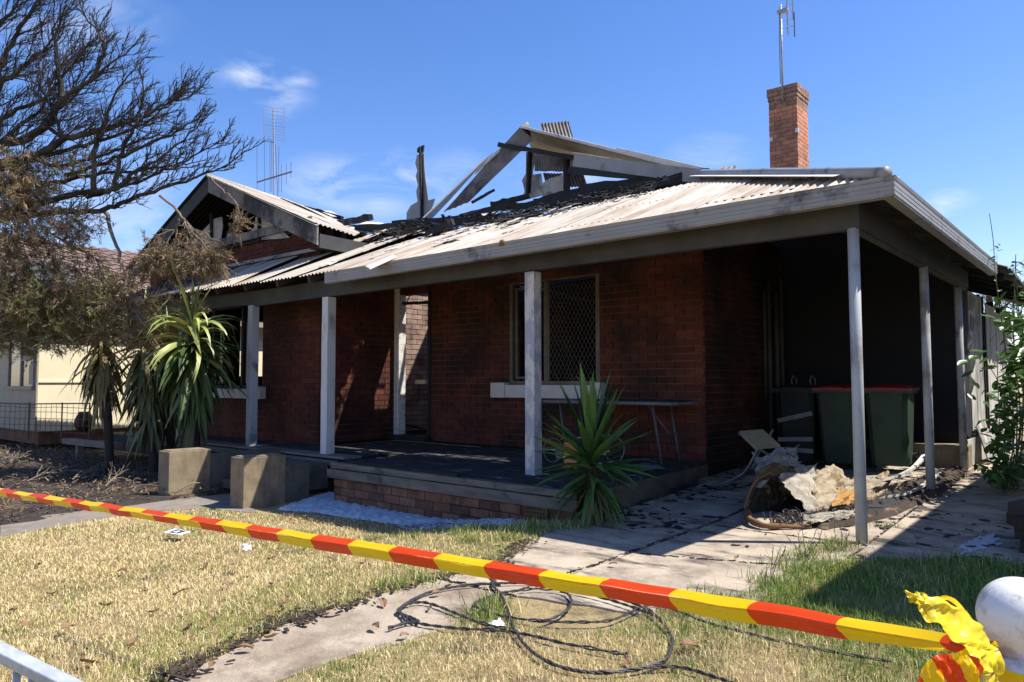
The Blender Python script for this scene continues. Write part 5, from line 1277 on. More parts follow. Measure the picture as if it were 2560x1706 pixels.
# ------------------------------------------------------------------ wheelie bins
def bin_(loc, rz, body, lid, lab, cat='wheelie bin', h=.90, w0=.36, w1=.43, d0=.44, d1=.60, burnt=False):
    T = thing('wheelie_bin', lab, cat, loc, 'wheelie bins in the carport', rz)
    def loc_(g, nm, m, par=T, **k):
        # built round the origin, then carried by the thing
        me = bpy.data.meshes.new(nm); me.from_pydata(g.v, [], g.f); me.materials.append(M[m]); me.update()
        o = bpy.data.objects.new(nm, me); COL.objects.link(o); o.parent = par; return o
    n = 10; vs = []
    for i in range(n + 1):
        t = i / n; w = (w0 + (w1 - w0) * t) / 2; d = (d0 + (d1 - d0) * t) / 2; c = .05
        for (a, b) in ((-w + c, -d), (w - c, -d), (w, -d + c), (w, d - c), (w - c, d), (-w + c, d), (-w, d - c), (-w, -d + c)):
            k = 1 + (.05 * noise.noise(Vector((a * 4, b * 4, t * 3 + loc[0]))) if burnt else 0)
            vs.append((a * k, b * k, .06 + (h - .06) * t))
    fs = [tuple(reversed(range(8)))] + [(i * 8 + j, i * 8 + (j + 1) % 8, i * 8 + 8 + (j + 1) % 8, i * 8 + 8 + j) for i in range(n) for j in range(8)] + [tuple(range(n * 8, n * 8 + 8))]
    loc_(MB().add(vs, fs), 'body', body)
    w, d = w1 / 2, d1 / 2
    loc_(MB().box(-w - .02, w + .02, -d - .025, d + .02, h - .045, h + .004), 'rim', body)
    g = MB(); P = []
    for i in range(7):
        a = -w - .03 + (2 * w + .06) * i / 6; row = []
        for j in range(7):
            b = -d - .04 + (2 * d + .08) * j / 6
            e = max(abs(i - 3), abs(j - 3)) / 3
            row.append((a, b, h + .008 + .045 * (1 - e ** 3)))
        P.append(row)
    g.grid(P)
    g.box(-w - .03, w + .03, -d - .04, d + .04, h - .012, h + .012)
    L_ = loc_(g, 'lid', lid)
    g = MB().box(-.12, .12, -d - .06, -d - .035, h + .0, h + .018); loc_(g, 'lid_handle', lid)
    for s in (-1, 1):
        g = MB(); ring = []
        k = len(g.v)
        g.tube([(s * (w0 / 2 + .005), d0 / 2 + .02, .10), (s * (w0 / 2 + .05), d0 / 2 + .02, .10)], .10, 16); loc_(g, 'wheel', 'black_paint')
    g = MB().tube([(-w + .03, d + .03, h - .03), (-w + .03, d + .09, h), (w - .03, d + .09, h), (w - .03, d + .03, h - .03)], .014, 6); loc_(g, 'handle', body)
    return T, loc_
bp_ = (-2.035, 8.93, 0.11)
T1, lf = bin_((-2.105, 9.05, zg(9.05)), R(4), 'bin_green', 'bin_red', 'green wheelie bin with red lid nearest the middle carport post')
T2, lf = bin_((-2.60, 9.0, zg(9.0)), R(-3), 'bin_green', 'bin_red', 'green wheelie bin with red lid between the other two bins')
T3, lf = bin_((-3.075, 9.0, zg(9.0)), R(3), 'bin_dark', 'bin_dark', 'heat blackened wheelie bin with grey straps beside the brick wall', burnt=True)
for (z, dz) in ((.52, .10), (.30, .02), (.19, -.01)):
    g = MB().beam((-.20, -.272, z), (.20, -.285, z + dz), .012, .05); lf(g, 'strap', 'strap_grey', T3)
for x in (-.12, .10):
    g = MB().tube([(x, .1, .9), (x - .02, .1, 1.0), (x + .0, .1, 1.06), (x + .04, .1, 1.02), (x + .04, .1, .92)], .008, 5); lf(g, 'wire_loop', 'mesh_steel', T3)

# ------------------------------------------------------------------ the burnt heap in the carport
def blob(c, rx, ry, rz, amp, f, name, m, lab, cat, seed, cut=-.15, nu=40, nvv=22, folds=0, grp=None, rot=0.0, ridg=0.0):
    P = []
    for i in range(nu + 1):
        a = 2 * math.pi * i / nu; row = []
        for j in range(nvv + 1):
            b = -.25 * math.pi + (.75 * math.pi) * j / nvv
            d = Vector((math.cos(a) * math.cos(b), math.sin(a) * math.cos(b), math.sin(b)))
            q = Vector((math.cos(a) * f, math.sin(a) * f, b * f + seed))
            r = 1 + amp * noise.noise(q) + amp * .5 * noise.noise(q * 2.3) + amp * .25 * noise.noise(q * 5.1)
            if ridg: r -= ridg * abs(noise.noise(q * 1.7 + Vector((3, seed, 1))))
            if folds: r += folds * math.sin(a * 9 + 3 * noise.noise(q * .7)) * math.cos(b)
            p = Vector((d.x * rx, d.y * ry, d.z * rz)) * r
            x = p.x * math.cos(rot) - p.y * math.sin(rot); y = p.x * math.sin(rot) + p.y * math.cos(rot)
            z = max(c[2] + p.z, zg(c[1] + y) - .01)
            row.append((c[0] + x, c[1] + y, z))
        P.append(row)
    return solo(MB().grid(P), name, M[m], lab, cat, (c[0], c[1], zg(c[1])), grp, True)
def drape(P4, m, name, lab, cat, amp, f, seed, n=26, th=0.012, rag=.0, grp=None, ax=None):
    """crumpled cloth over four corners"""
    a, b, c, d = [Vector(p) for p in P4]; Q = []
    nn = (b - a).cross(d - a).normalized()
    if nn.z < 0: nn = -nn
    for i in range(n + 1):
        row = []
        for j in range(n + 1):
            s, t = i / n, j / n
            if rag:
                s2 = s + rag * noise.noise(Vector((t * 5, seed, 1 if s > .5 else 2))) * (abs(s - .5) * 2) ** 2
                t2 = t + rag * noise.noise(Vector((s * 5, seed, 3 if t > .5 else 4))) * (abs(t - .5) * 2) ** 2
            else: s2, t2 = s, t
            p = (a * (1 - s2) + b * s2) * (1 - t2) + (d * (1 - s2) + c * s2) * t2
            q = Vector((s * f, t * f, seed))
            h = amp * (noise.noise(q) + .6 * abs(noise.noise(q * 2.1)) + .35 * noise.noise(q * 4.3)) + amp * .9 * math.sin(math.pi * s) * math.sin(math.pi * t)
            p = p + nn * h + Vector((noise.noise(q * 1.7), noise.noise(q * 1.9 + Vector((5, 0, 0))), 0)) * amp * .35
            p.z = max(p.z, zg(p.y) + .004)
            row.append(p)
        Q.append(row)
    loc = Q[n // 2][n // 2]
    return solo(MB().grid(Q), name, M[m], lab, cat, (loc.x, loc.y, zg(loc.y)), grp, True)
# mattress end folded into an arch, dark and torn inside
MT = thing('burnt_mattress', 'curled brown scorched mattress end arching over at the left of the heap', 'mattress', (-2.5, 6.0, 0))
def arch(r0, sd, m, nm, zoff=0.0, amp=.03, back=.40):
    c = Vector((-2.335, 5.993, 0)); ux = (Vector((-2.159, 6.354, 0)) - Vector((-2.448, 5.795, 0))); half = ux.length / 2; ux.normalize(); bk = Vector((-.30, .95, 0)).normalized()
    c = (Vector((-2.159, 6.354, 0)) + Vector((-2.448, 5.795, 0))) / 2; Q = []
    for i in range(41):
        a = math.pi * (1.04 - 1.0 * i / 40); row = []
        for j in range(19):
            t = j / 18
            w = Vector((i * .14, t * 2.4, sd))
            rr = r0 * (1 + amp * 3 * noise.noise(w) + amp * 2 * noise.noise(w * 2.7) - amp * 2.2 * abs(noise.noise(Vector((i * .11, t * 7, sd + 4))))) * (1 - .18 * t)
            p = c + ux * (half * rr * math.cos(a)) + bk * (t * back + .05 * noise.noise(w * 1.3)) + Vector((0, 0, .36 * rr * max(0, math.sin(a)) ** .8 * (1 + .30 * math.sin(math.pi * min(1, t * 1.25))) + zoff))
            p.z = max(p.z, .004); row.append(p)
        Q.append(row)
    return Q
Qa = arch(1.0, 3.1, None, None); Qb = arch(.90, 3.1, None, None, amp=.05)
MB().grid(Qa).build('cover', M['mattress'], MT, smooth=True)
MB().grid(Qb).build('inside', M['char'], MT, smooth=True)
MB().grid([[Qa[i][0], Qb[i][0]] for i in range(41)]).build('torn_edge', M['burnt_fibre'], MT)
MB().tube([Qa[i][0] + Vector((0, -.004, .004)) for i in range(0, 41)], .009, 6).build('piping', M['rope_brown'], MT, smooth=True)
cen = (Qb[0][2] + Qb[40][2]) / 2; Q = []
for i in range(41):
    row = []
    for j in range(15):
        t = j / 14; p = Qb[i][3].lerp(cen, t); w = Vector((i * .35, t * 3.2, 2.2))
        p = p + Vector((-.3, .95, 0)) * (.03 + .10 * math.sin(math.pi * t) + .07 * noise.noise(w) - .05 * abs(noise.noise(w * 2.1))); p.z = max(p.z + .02 * noise.noise(w * 1.7), .004); row.append(p)
    Q.append(row)
MB().grid(Q).build('stuffing', M['mattress_inside'], MT, smooth=True)
def heapcloth(P, m, nm, lab, cat, amp=.05, f=3.2, seed=1.0, rag=.25):
    c_ = sum((Vector(p) for p in P), Vector()) / 4; gr = 1.2 if m != 'cloth_orange' else 1.0; P = [c_ + (Vector(p) - c_) * gr for p in P]
    return drape(P, m, nm, lab, cat, amp, f, seed, rag=rag)
heapcloth([(-2.55, 6.338, 0.418), (-2.45, 6.965, 0.48), (-2.32, 6.651, 0.34), (-2.38, 5.944, 0.285)], 'cloth_white', 'burnt_blanket', 'grey white scorched blanket slumped against the tipped chair', 'blanket', .06, 4.5, 2.2)
heapcloth([(-2.32, 6.502, 0.384), (-2.26, 6.908, 0.329), (-2.15, 6.722, 0.209), (-2.15, 6.196, 0.237)], 'cloth_white', 'burnt_towel', 'rumpled pale towel on top of the middle of the heap', 'towel', .05, 4.5, 5.2)
heapcloth([(-2.2, 5.982, 0.311), (-2.22, 6.514, 0.345), (-1.93, 6.257, 0.068), (-1.96, 5.986, 0.046)], 'cloth_white', 'burnt_sheet', 'white crumpled sheet hanging down to the front of the heap', 'sheet', .04, 5.0, 7.7, .12)
heapcloth([(-2.18, 6.521, 0.258), (-2.18, 7.045, 0.331), (-2.02, 7.272, 0.171), (-2.05, 6.316, 0.176)], 'cloth_cream', 'burnt_quilt', 'cream ragged quilt peaked in the centre of the heap', 'quilt', .06, 4.2, 9.1, .15)
heapcloth([(-2.06, 6.284, 0.207), (-2, 6.807, 0.169), (-1.9, 6.456, 0.085), (-1.93, 6.042, 0.097)], 'cloth_cream', 'burnt_pillow', 'pale scorched pillow low at the front of the heap', 'pillow', .05, 3.6, 3.3, .12)
heapcloth([(-1.98, 6.654, 0.195), (-1.9, 6.964, 0.138), (-1.83, 6.7, 0.087), (-1.88, 6.118, 0.12)], 'cloth_orange', 'orange_cushion', 'orange brown scorched cushion cover in the heap', 'cushion', .035, 3.4, 6.4, .1)
heapcloth([(-1.8, 6.96, 0.088), (-1.72, 7.778, 0.08), (-1.62, 7.914, -0.008), (-1.66, 6.81, 0.048)], 'burnt_fibre', 'charred_blanket', 'dark charred blanket spread behind the corner post', 'blanket', .05, 5, 12.3, .2)
heapcloth([(-2.05, 7.565, 0.146), (-2, 8.238, 0.152), (-1.95, 8.734, 0.052), (-1.95, 7.7, 0.075)], 'cloth_white', 'burnt_cushion', 'pale burnt cushion between the post and the bins', 'cushion', .05, 4, 15.3, .2)
heapcloth([(-1.9, 7.078, 0.195), (-1.88, 7.823, 0.194), (-1.76, 7.539, 0.063), (-1.77, 6.708, 0.085)], 'cloth_cream', 'burnt_stuffing', 'crumbly cream stuffing behind the corner post', 'stuffing', .05, 6, 8.3, .15)
heapcloth([(-1.935, 5.743, 0.09), (-1.75, 6.199, 0.09), (-1.709, 6.107, 0.06), (-1.895, 5.668, 0.06)], 'cloth_white', 'burnt_foam', 'strip of crumbled cream foam lying along the front of the heap', 'foam strip', .03, 7, 2.9, .12)
blob((-2.40, 6.65, .0), .34, .40, .24, .25, 2.1, 'charred_bedding', 'char', 'mound of charred black bedding under the pale cloths', 'bedding', 4.0)
# sprung base: coils and wire, burnt fibre round its edge
SB = thing('mattress_springs', 'rusty burnt mattress springs spread across the concrete', 'springs', (-2.0, 6.2, 0))
g = MB()
for _ in range(190):
    t = random.random(); c = Vector((-2.076, 5.627, 0.03)).lerp(Vector((-1.49, 8.438, 0.05)), t) + Vector((random.uniform(-.12, .12), random.uniform(-.16, .06), random.uniform(.005, .05)))
    ax = Vector((random.gauss(0, 1), random.gauss(0, 1), random.gauss(0, .35))).normalized(); u = ax.orthogonal().normalized(); v = ax.cross(u); r = random.uniform(.022, .035)
    L_ = random.uniform(.08, .2)
    pts = []
    for k in range(22):
        an = k * .85; p = c + ax * (k / 21 - .5) * L_ + (u * math.cos(an) + v * math.sin(an)) * r; p.z = max(p.z, zg(p.y) + .006); pts.append(p)
    g.tube(pts, .0034, 3, caps=False)
g.build('coil', M['spring'], SB, kind='stuff')
g = MB()
for k in range(26):
    t = random.random(); p = Vector((-2.05, 5.834, 0.03)).lerp(Vector((-1.473, 8.561, 0.06)), t) + Vector((random.uniform(-.1, .1), random.uniform(-.2, .3), random.uniform(0, .05)))
    a = random.uniform(0, 6.28); l = random.uniform(.12, .45)
    q = [p, p + Vector((math.cos(a), math.sin(a), random.uniform(0, .3))) * l * .5, p + Vector((math.cos(a + .5), math.sin(a + .5), random.uniform(-.05, .25))) * l]
    for z in q: z.z = max(z.z, zg(z.y) + .006)
    g.tube(spline(q, 4), .004, 4, caps=False)
g.build('wire', M['spring'], SB, kind='stuff')
def mat_pile(P, h, m, nm, lab, cat, seed):
    q = spline(P, 8); rows = []
    for i, p in enumerate(q):
        t = (q[min(i + 1, len(q) - 1)] - q[max(i - 1, 0)]).normalized(); s = Vector((-t.y, t.x, 0)); row = []
        for j in range(9):
            u = (j - 4) / 4; w = h * 2.4 * (1 + .4 * noise.noise(Vector((i * .3, seed, 0))))
            pp = p + s * w * u; z = h * (1 - u * u) * (1 + .9 * noise.noise(Vector((i * .45, j * .7, seed)))) * (.25 if i in (0, len(q) - 1) else 1)
            pp.z = zg(pp.y) + max(z, -.004) + .003; row.append(pp)
        rows.append(row)
    return solo(MB().grid(rows), nm, M[m], lab, cat, tuple(q[len(q) // 2]), None, True)
mat_pile([(-1.873, 5.743, 0), (-1.699, 6.068, 0), (-1.543, 6.732, 0), (-1.456, 7.822, 0), (-1.516, 9.3, 0)], .03, 'burnt_fibre', 'mattress_edge', 'long strip of burnt brown mattress padding along the front of the heap', 'padding', 1.5)
mat_pile([(-1.705, 7.291, 0), (-1.638, 8.003, 0), (-1.564, 8.627, 0), (-1.535, 9.419, 0)], .045, 'burnt_fibre', 'mattress_padding', 'clump of burnt fibre beside the middle carport post', 'padding', 3.5)
mat_pile([(-1.762, 6.293, 0), (-1.706, 6.856, 0), (-1.643, 7.499, 0), (-1.632, 8.568, 0)], .04, 'char', 'charred_padding', 'charred black padding behind the front edge of the heap', 'padding', 5.5)
mat_pile([(-2.356, 6.291, 0), (-2.118, 6.233, 0), (-2.013, 6.454, 0), (-1.972, 7.057, 0)], .06, 'char', 'charred_padding', 'charred black padding under the orange cushion', 'padding', 8.5)
g = MB()
for _ in range(2600):
    t = random.random(); p = Vector((-1.98, 5.824, 0)).lerp(Vector((-1.512, 9.151, 0.03)), t) + Vector((random.gauss(0, .06), random.gauss(.0, .05), 0)); p.z = zg(p.y) + abs(random.gauss(.012, .02))
    d = Vector((random.gauss(0, 1), random.gauss(0, 1), random.gauss(.2, .5))).normalized() * random.uniform(.015, .06); s_ = d.cross(Vector((0, 0, 1))).normalized() * random.uniform(.001, .004)
    g.add([p - s_, p + s_, p + d], [(0, 1, 2)])
tag(g.build('fibre_tufts', M['burnt_fibre']), 'burnt frayed mattress fibre along the front of the heap', 'fibre', kind='stuff')
q = spline([(-2.427, 5.782, 0.06), (-2.313, 5.558, 0.05), (-2.166, 5.471, 0.035), (-2.052, 5.56, 0.03), (-1.898, 5.695, 0.02)], 6)
solo(MB().tube(q, [(.032 - .018 * k / len(q)) * (1 + .15 * math.sin(k * .9)) for k in range(len(q))], 8), 'mattress_roll', M['rope_brown'], 'rust brown curled mattress piping at the lower left of the heap', 'piping', tuple(q[0]), smooth=True)
# curved white bed slats
for k, (P, m, lab) in enumerate(((((-1.75, 7.056, 0.226), (-1.72, 7.575, 0.223), (-1.7, 8.154, 0.254), (-1.68, 8.558, 0.344)), 'timber_white', 'curved white bed slat lying on the heap by the middle post'), (((-1.694, 6.955, 0.1), (-1.597, 7.294, 0.1), (-1.566, 7.846, 0.12), (-1.569, 8.574, 0.16)), 'timber_white', 'lower curved white slat beside the middle post'), (((-1.8, 7.366, 0.079), (-1.8, 7.563, 0.177), (-1.8, 8.157, 0.181)), 'timber_brown', 'brown broken board under the curved slat'))):
    q = spline(P, 5); g = MB(); vs = []; fs = []
    for p in q:
        up = Vector((0, 0, 1)); s = Vector((.35, .9, .1)).normalized() * .055
        vs += [p - s, p + s, p + s + up * .022, p - s + up * .022]
    for i in range(len(q) - 1):
        for j in range(4): fs.append((i * 4 + j, i * 4 + 4 + j, i * 4 + 4 + (j + 1) % 4, i * 4 + (j + 1) % 4))
    fs += [(0, 1, 2, 3), tuple(len(vs) - 1 - j for j in range(4))]
    solo(g.add(vs, fs), 'bed_slat', M[m], lab, 'slat', tuple(q[0]))
# tipped over chair behind the heap
c0 = Vector((-2.698, 6.9, 0.452))
CHR = thing('tipped_chair', 'tipped metal chair with tan vinyl seat beside the brick wall', 'chair', (c0.x, c0.y, zg(c0.y)))
s4 = [Vector((-2.984, 6.95, 0.618)), Vector((-2.808, 7.1, 0.635)), Vector((-2.564, 6.9, 0.51)), Vector((-2.723, 6.7, 0.497))]
MB().slab(s4, .03).build('seat', M['chair_pad'], CHR)
for P in (((-2.98, 6.93, 0.61), (-2.6, 6.75, 0.421), (-2.426, 6.6, 0.317)), ((-2.694, 6.7, 0.507), (-2.78, 6.7, 0.34), (-2.896, 6.75, 0.224), (-3.164, 6.8, 0.091)), ((-2.704, 7.1, 0.648), (-2.762, 6.9, 0.448), (-2.796, 6.8, 0.297)), ((-2.773, 6.75, 0.458), (-2.692, 6.75, 0.302), (-2.642, 6.7, 0.17)), ((-2.686, 6.7, 0.206), (-2.622, 6.7, 0.392), (-2.459, 6.7, 0.474), (-2.333, 6.65, 0.424))):
    MB().tube(spline(P, 5), .011, 6).build('leg', M['chair_tube'], CHR, smooth=True)
MB().slab([Vector((-2.734, 6.72, 0.301)), Vector((-2.617, 6.74, 0.381)), Vector((-2.556, 6.68, 0.259)), Vector((-2.671, 6.66, 0.192))], .02).build('backrest', M['chair_pad'], CHR)

# ------------------------------------------------------------------ on the deck: folding table, chair
tz = .905
TB = thing('folding_table', 'scorched grey folding trestle table against the brick wall under the window', 'table', (-4.5, 7.1, .236))
tx0, tx1 = (-5.402, 7, 0.925)[0], (-3.622, 7.05, 0.952)[0]
g = MB(); n = 14; P = []
MB().prism([(tx0 + .04, 6.86), (tx1 - .06, 6.84), (tx1, 6.92), (tx1, 7.38), (tx1 - .06, 7.44), (tx0 + .04, 7.44), (tx0, 7.38), (tx0, 6.92)], tz - .035, tz).build('tabletop', M['table_top'], TB)
g = MB()
for _ in range(60):
    x = random.uniform(tx0 + .5, tx1 - .05); y = random.uniform(6.92, 7.38); s = random.uniform(.02, .06)
    g.beam((x - s, y, tz + .008), (x + s, y + random.uniform(-.03, .03), tz + .010), s, .014, rough=.5)
g.build('ash', M['char'], TB, kind='stuff')
for x in (tx0 + .22, tx1 - .32):
    for y in (6.95, 7.35):
        MB().tube([(x, y, tz - .035), (x + .10, y, .245)], .014, 7).build('leg', M['table_leg'], TB, smooth=True)
    MB().tube([(x + .05, 6.95, .55), (x + .05, 7.35, .55)], .011, 6).build('leg_brace', M['table_leg'], TB)
MB().tube([(tx1 - .5, 7.15, tz - .04), (tx1 - .24, 7.15, .56)], .009, 6).build('leg_brace', M['table_leg'], TB)
cx, cy = -3.95, 5.75
CH2 = thing('garden_chair', 'collapsed chair of bent white tube and orange boards behind the small yucca', 'chair', (cx, cy, .236))
c1 = (-4.335, 5.7, 0.456); c2 = (-3.756, 5.9, 0.477)
for c in (c1, c2):
    pts = [(c[0] + .0 + .085 * math.cos(a) * .6, c[1] + .085 * math.cos(a), c[2] + .115 * math.sin(a)) for a in [R(v) for v in range(0, 361, 20)]]
    MB().tube(pts, .0055, 6, caps=False).build('frame_loop', M['chair_tube'], CH2, smooth=True)
for a_, b_ in (((-4.203, 5.65, 0.571), (-3.662, 5.85, 0.627)), ((-4.156, 5.6, 0.31), (-3.671, 5.9, 0.382)), ((-4.635, 5.7, 0.575), (-4.442, 5.7, 0.555)), ((-4.473, 5.5, 0.215), (-4.273, 5.55, 0.244)), ((-3.757, 5.7, 0.304), (-3.632, 5.8, 0.345))):
    MB().tube([a_, b_], .008, 6).build('frame_tube', M['chair_tube'], CH2, smooth=True)
for P in (((-4.213, 5.72, 0.537), (-4.06, 5.75, 0.543), (-4.061, 5.75, 0.415), (-4.214, 5.72, 0.399)), ((-4.14, 5.62, 0.387), (-3.989, 5.62, 0.398), (-3.985, 5.6, 0.311), (-4.115, 5.6, 0.301)), ((-3.938, 5.85, 0.531), (-3.804, 5.87, 0.546), (-3.795, 5.87, 0.457), (-3.945, 5.83, 0.425))):
    MB().slab(P, .018).build('board', M['chair_orange'], CH2)
MB().slab([(-4.369, 5.78, 0.469), (-4.272, 5.8, 0.499), (-4.267, 5.8, 0.389), (-4.353, 5.78, 0.368)], .02).build('back_board', M['strap_grey'], CH2)
drape([(-3.95, 6.35, .25), (-3.62, 6.3, .25), (-3.66, 6.75, .25), (-4.05, 6.75, .25)], 'strap_grey', 'ash_sheet', 'pale grey flat sheet lying on the deck under the table', 'sheet', .012, 3, 4.4, rag=.3)
drape([(-5.9, 7.35, .25), (-4.9, 7.40, .25), (-4.9, 7.5, .25), (-5.9, 7.5, .25)], 'sill', 'ash_heap', 'thin strip of white ash along the foot of the front wall', 'ash', .015, 8, 2.4, rag=.35)

# ------------------------------------------------------------------ foam left on the grass below the deck
FO = [(-6.866, 4.253, -0.19), (-7.16, 4.75, -0.19), (-7.435, 5.385, -0.19), (-6.736, 5.454, -0.19), (-5.595, 5.335, -0.16), (-4.617, 5.07, -0.1), (-3.749, 4.683, -0.02), (-3.761, 4.436, -0.03), (-4.275, 4.531, -0.1), (-4.549, 4.547, -0.13), (-4.994, 4.391, -0.16), (-5.297, 4.523, -0.17), (-5.719, 4.474, -0.19), (-6.282, 4.423, -0.19)]
xs = [p[0] for p in FO]; ys = [p[1] for p in FO]; V = []; F = []; idx = {}
nx, ny = 220, 110; x0, x1, yy0, yy1 = min(xs) - .1, max(xs) + .1, min(ys) - .1, max(ys) + .2
GX, GY = np.meshgrid(np.linspace(x0, x1, nx), np.linspace(yy0, yy1, ny), indexing='ij')
ins = inpoly(GX.ravel(), GY.ravel(), FO).reshape(nx, ny)
H = np.zeros((nx, ny))
for i in range(nx):
    for j in range(ny):
        x, y = GX[i, j], GY[i, j]
        H[i, j] = .016 * noise.noise(Vector((x * 4, y * 4, 1))) + .020 * noise.noise(Vector((x * 15, y * 15, 3))) + .013 * noise.noise(Vector((x * 32, y * 32, 5)))
        e = .12 * noise.noise(Vector((x * 6, y * 6, 9)))
        if not ins[i, j]: H[i, j] -= .2
blur = ins.astype(float)
for _ in range(6): blur[1:-1, 1:-1] = (blur[1:-1, 1:-1] * 2 + blur[:-2, 1:-1] + blur[2:, 1:-1] + blur[1:-1, :-2] + blur[1:-1, 2:]) / 6
H = np.where(ins, H, -.05) + (blur - .80) * .06 + .004
V = np.stack([GX.ravel(), GY.ravel(), H.ravel() - .004 + np.array([zl(a, b) for a, b in zip(GX.ravel(), GY.ravel())])], 1)
F = [(i * ny + j, (i + 1) * ny + j, (i + 1) * ny + j + 1, i * ny + j + 1) for i in range(nx - 1) for j in range(ny - 1) if max(H[i, j], H[i + 1, j], H[i, j + 1], H[i + 1, j + 1]) > -.02]
o = sheet_mesh('foam_residue', V, F, M['foam'], (float(np.mean(xs)), float(np.mean(ys)), -.13), smooth=True); o.data.polygons.foreach_set('use_smooth', [True] * len(o.data.polygons))
tag(o, 'white firefighting foam residue on the ground below the deck', 'foam', kind='stuff')
drape([(-0.937, 5.754, 0), (-0.85, 6.225, 0), (-0.748, 5.918, 0), (-0.844, 5.544, 0)], 'foam', 'foam_patch', 'small white foam patch on the shaded concrete at right', 'foam patch', .012, 5, 1.4, rag=.5)
drape([(-1.7, 8.53, 0.14), (-1.5, 9.614, 0.099), (-1.5, 9.609, 0.071), (-1.7, 8.628, 0.108)], 'foam', 'foam_patch', 'thin white foam streak in front of the concrete step', 'foam patch', .01, 6, 3.4, rag=.4)

# ------------------------------------------------------------------ right hand edge: climbing shrub, stacked bricks, neighbour
SH = thing('climbing_shrub', 'leafy green climbing shrub with small white flowers at the right edge', 'shrub', (-.98, 8.2, 0))
stems = [[(-.98, 8.2, 0), (-1, 9.435, 0.562), (-1.02, 9.17, 1.483), (-1.05, 8.948, 2.151), (-1.1, 9.28, 2.614), (-1.1, 9.063, 2.883)], [(-.95, 8.2, 0), (-0.95, 9.51, 0.561), (-0.97, 9.537, 1.26), (-1, 9.574, 1.687), (-1.02, 8.955, 1.924)], [(-.93, 8.3, 0), (-0.95, 9.782, 0.784), (-0.95, 10.014, 1.512), (-0.97, 9.958, 2.003), (-1, 10.211, 2.534)],
         [(-.98, 8.1, 0), (-1, 9.369, 0.337), (-1.05, 8.983, 1.029), (-1.1, 8.552, 1.29)], [(-.98, 8.1, 0), (-0.95, 9.187, 0.131), (-0.97, 8.741, 0.344), (-1, 8.376, 0.33)], [(-.93, 8.4, 0), (-0.92, 9.627, 1.025), (-0.95, 10.111, 1.814), (-0.95, 10.024, 2.205)], [(-.90, 8.3, 0), (-.85, 8.3, .8), (-.85, 8.3, 1.6), (-.8, 8.2, 2.3)], [(-.90, 8.5, 0), (-.82, 8.6, 1.0), (-.85, 8.5, 2.0)]]
def shrub_leaf():
    g = MB(); P = []
    for i in range(5):
        t = i / 4; w = .5 * math.sin(math.pi * (t * .9 + .06)) ** .8
        P.append([Vector((t, -w * .55, .12 * w + .0)), Vector((t, 0, -.06 * t * t)), Vector((t, w * .55, .12 * w))])
    g.grid(P); o = g.build('leaf', M['shrub_leaf']); d = o.data; d.polygons.foreach_set('use_smooth', [True] * len(d.polygons)); bpy.data.objects.remove(o); return d
SLM = shrub_leaf(); SHL = Vector((-.98, 8.2, 0))
n_ = 0
for si, P in enumerate(stems):
    q = spline(P, 6)
    MB().tube(q, [.008 - .005 * k / len(q) for k in range(len(q))], 5).build('stem', M['shrub_stem'], SH)
    for k in range((22, 58, 60, 48, 34, 50, 24, 2)[si]):
        t = random.uniform(.12, 1) if si else random.choice((random.uniform(.1, .6), random.uniform(.6, 1)))
        p = q[int(t * (len(q) - 1))]
        sp = .13 if p.z < 1.9 else .02
        if si == 0 and p.z > 1.7 and random.random() < .45: continue
        c = p + Vector((random.gauss(0, sp), random.gauss(0, sp), random.gauss(0, sp)))
        if c.z < .05 or c.x > -.5: continue
        s = random.uniform(.085, .15) if p.z < 1.9 else random.uniform(.04, .075)
        MM = Matrix.Translation(c - SHL) @ Matrix.Rotation(random.uniform(0, 6.28), 4, 'Z') @ Matrix.Rotation(random.uniform(-.4, 1.0), 4, 'Y') @ Matrix.Rotation(random.uniform(-.6, .6), 4, 'X') @ Matrix.Diagonal((s, s, s, 1))
        if n_ < 298: inst('leaf', SLM, SH, MM); n_ += 1
VV = []; lv = [v.co.copy() for v in SLM.vertices]; lf_ = [tuple(p.vertices) for p in SLM.polygons]; g3 = MB()
for _ in range(620):
    z = random.uniform(.15, 1.75); x = -.93 + abs(random.gauss(0, .10)) - .10 * math.sin(z * 3.1); y = 8.15 + random.gauss(0, .28)
    if random.random() < .25 and z > 1.3: continue
    s = random.uniform(.06, .12)
    MM = Matrix.Translation((x, y, z)) @ Matrix.Rotation(random.uniform(0, 6.28), 4, 'Z') @ Matrix.Rotation(random.uniform(-.4, 1.0), 4, 'Y') @ Matrix.Rotation(random.uniform(-.6, .6), 4, 'X') @ Matrix.Diagonal((s, s, s, 1))
    g3.add([MM @ v for v in lv], lf_)
g3.build('foliage', M['shrub_leaf'], SH, True, kind='stuff')
g2 = MB()
for _ in range(14):
    q = spline(stems[_ % 6], 6); p = q[int(random.uniform(.55, .9) * (len(q) - 1))] + Vector((random.gauss(0, .06), random.gauss(0, .06), random.gauss(0, .05)))
    for k in range(6):
        a = random.uniform(0, 6.28); d = Vector((math.cos(a), math.sin(a), random.uniform(-.2, .8))) * .02
        g2.slab([p, p + d + Vector((0, 0, .006)), p + d * 1.3, p + d - Vector((0, 0, .006))], .002)
g2.build('flowers', M['flower'], SH, kind='stuff')
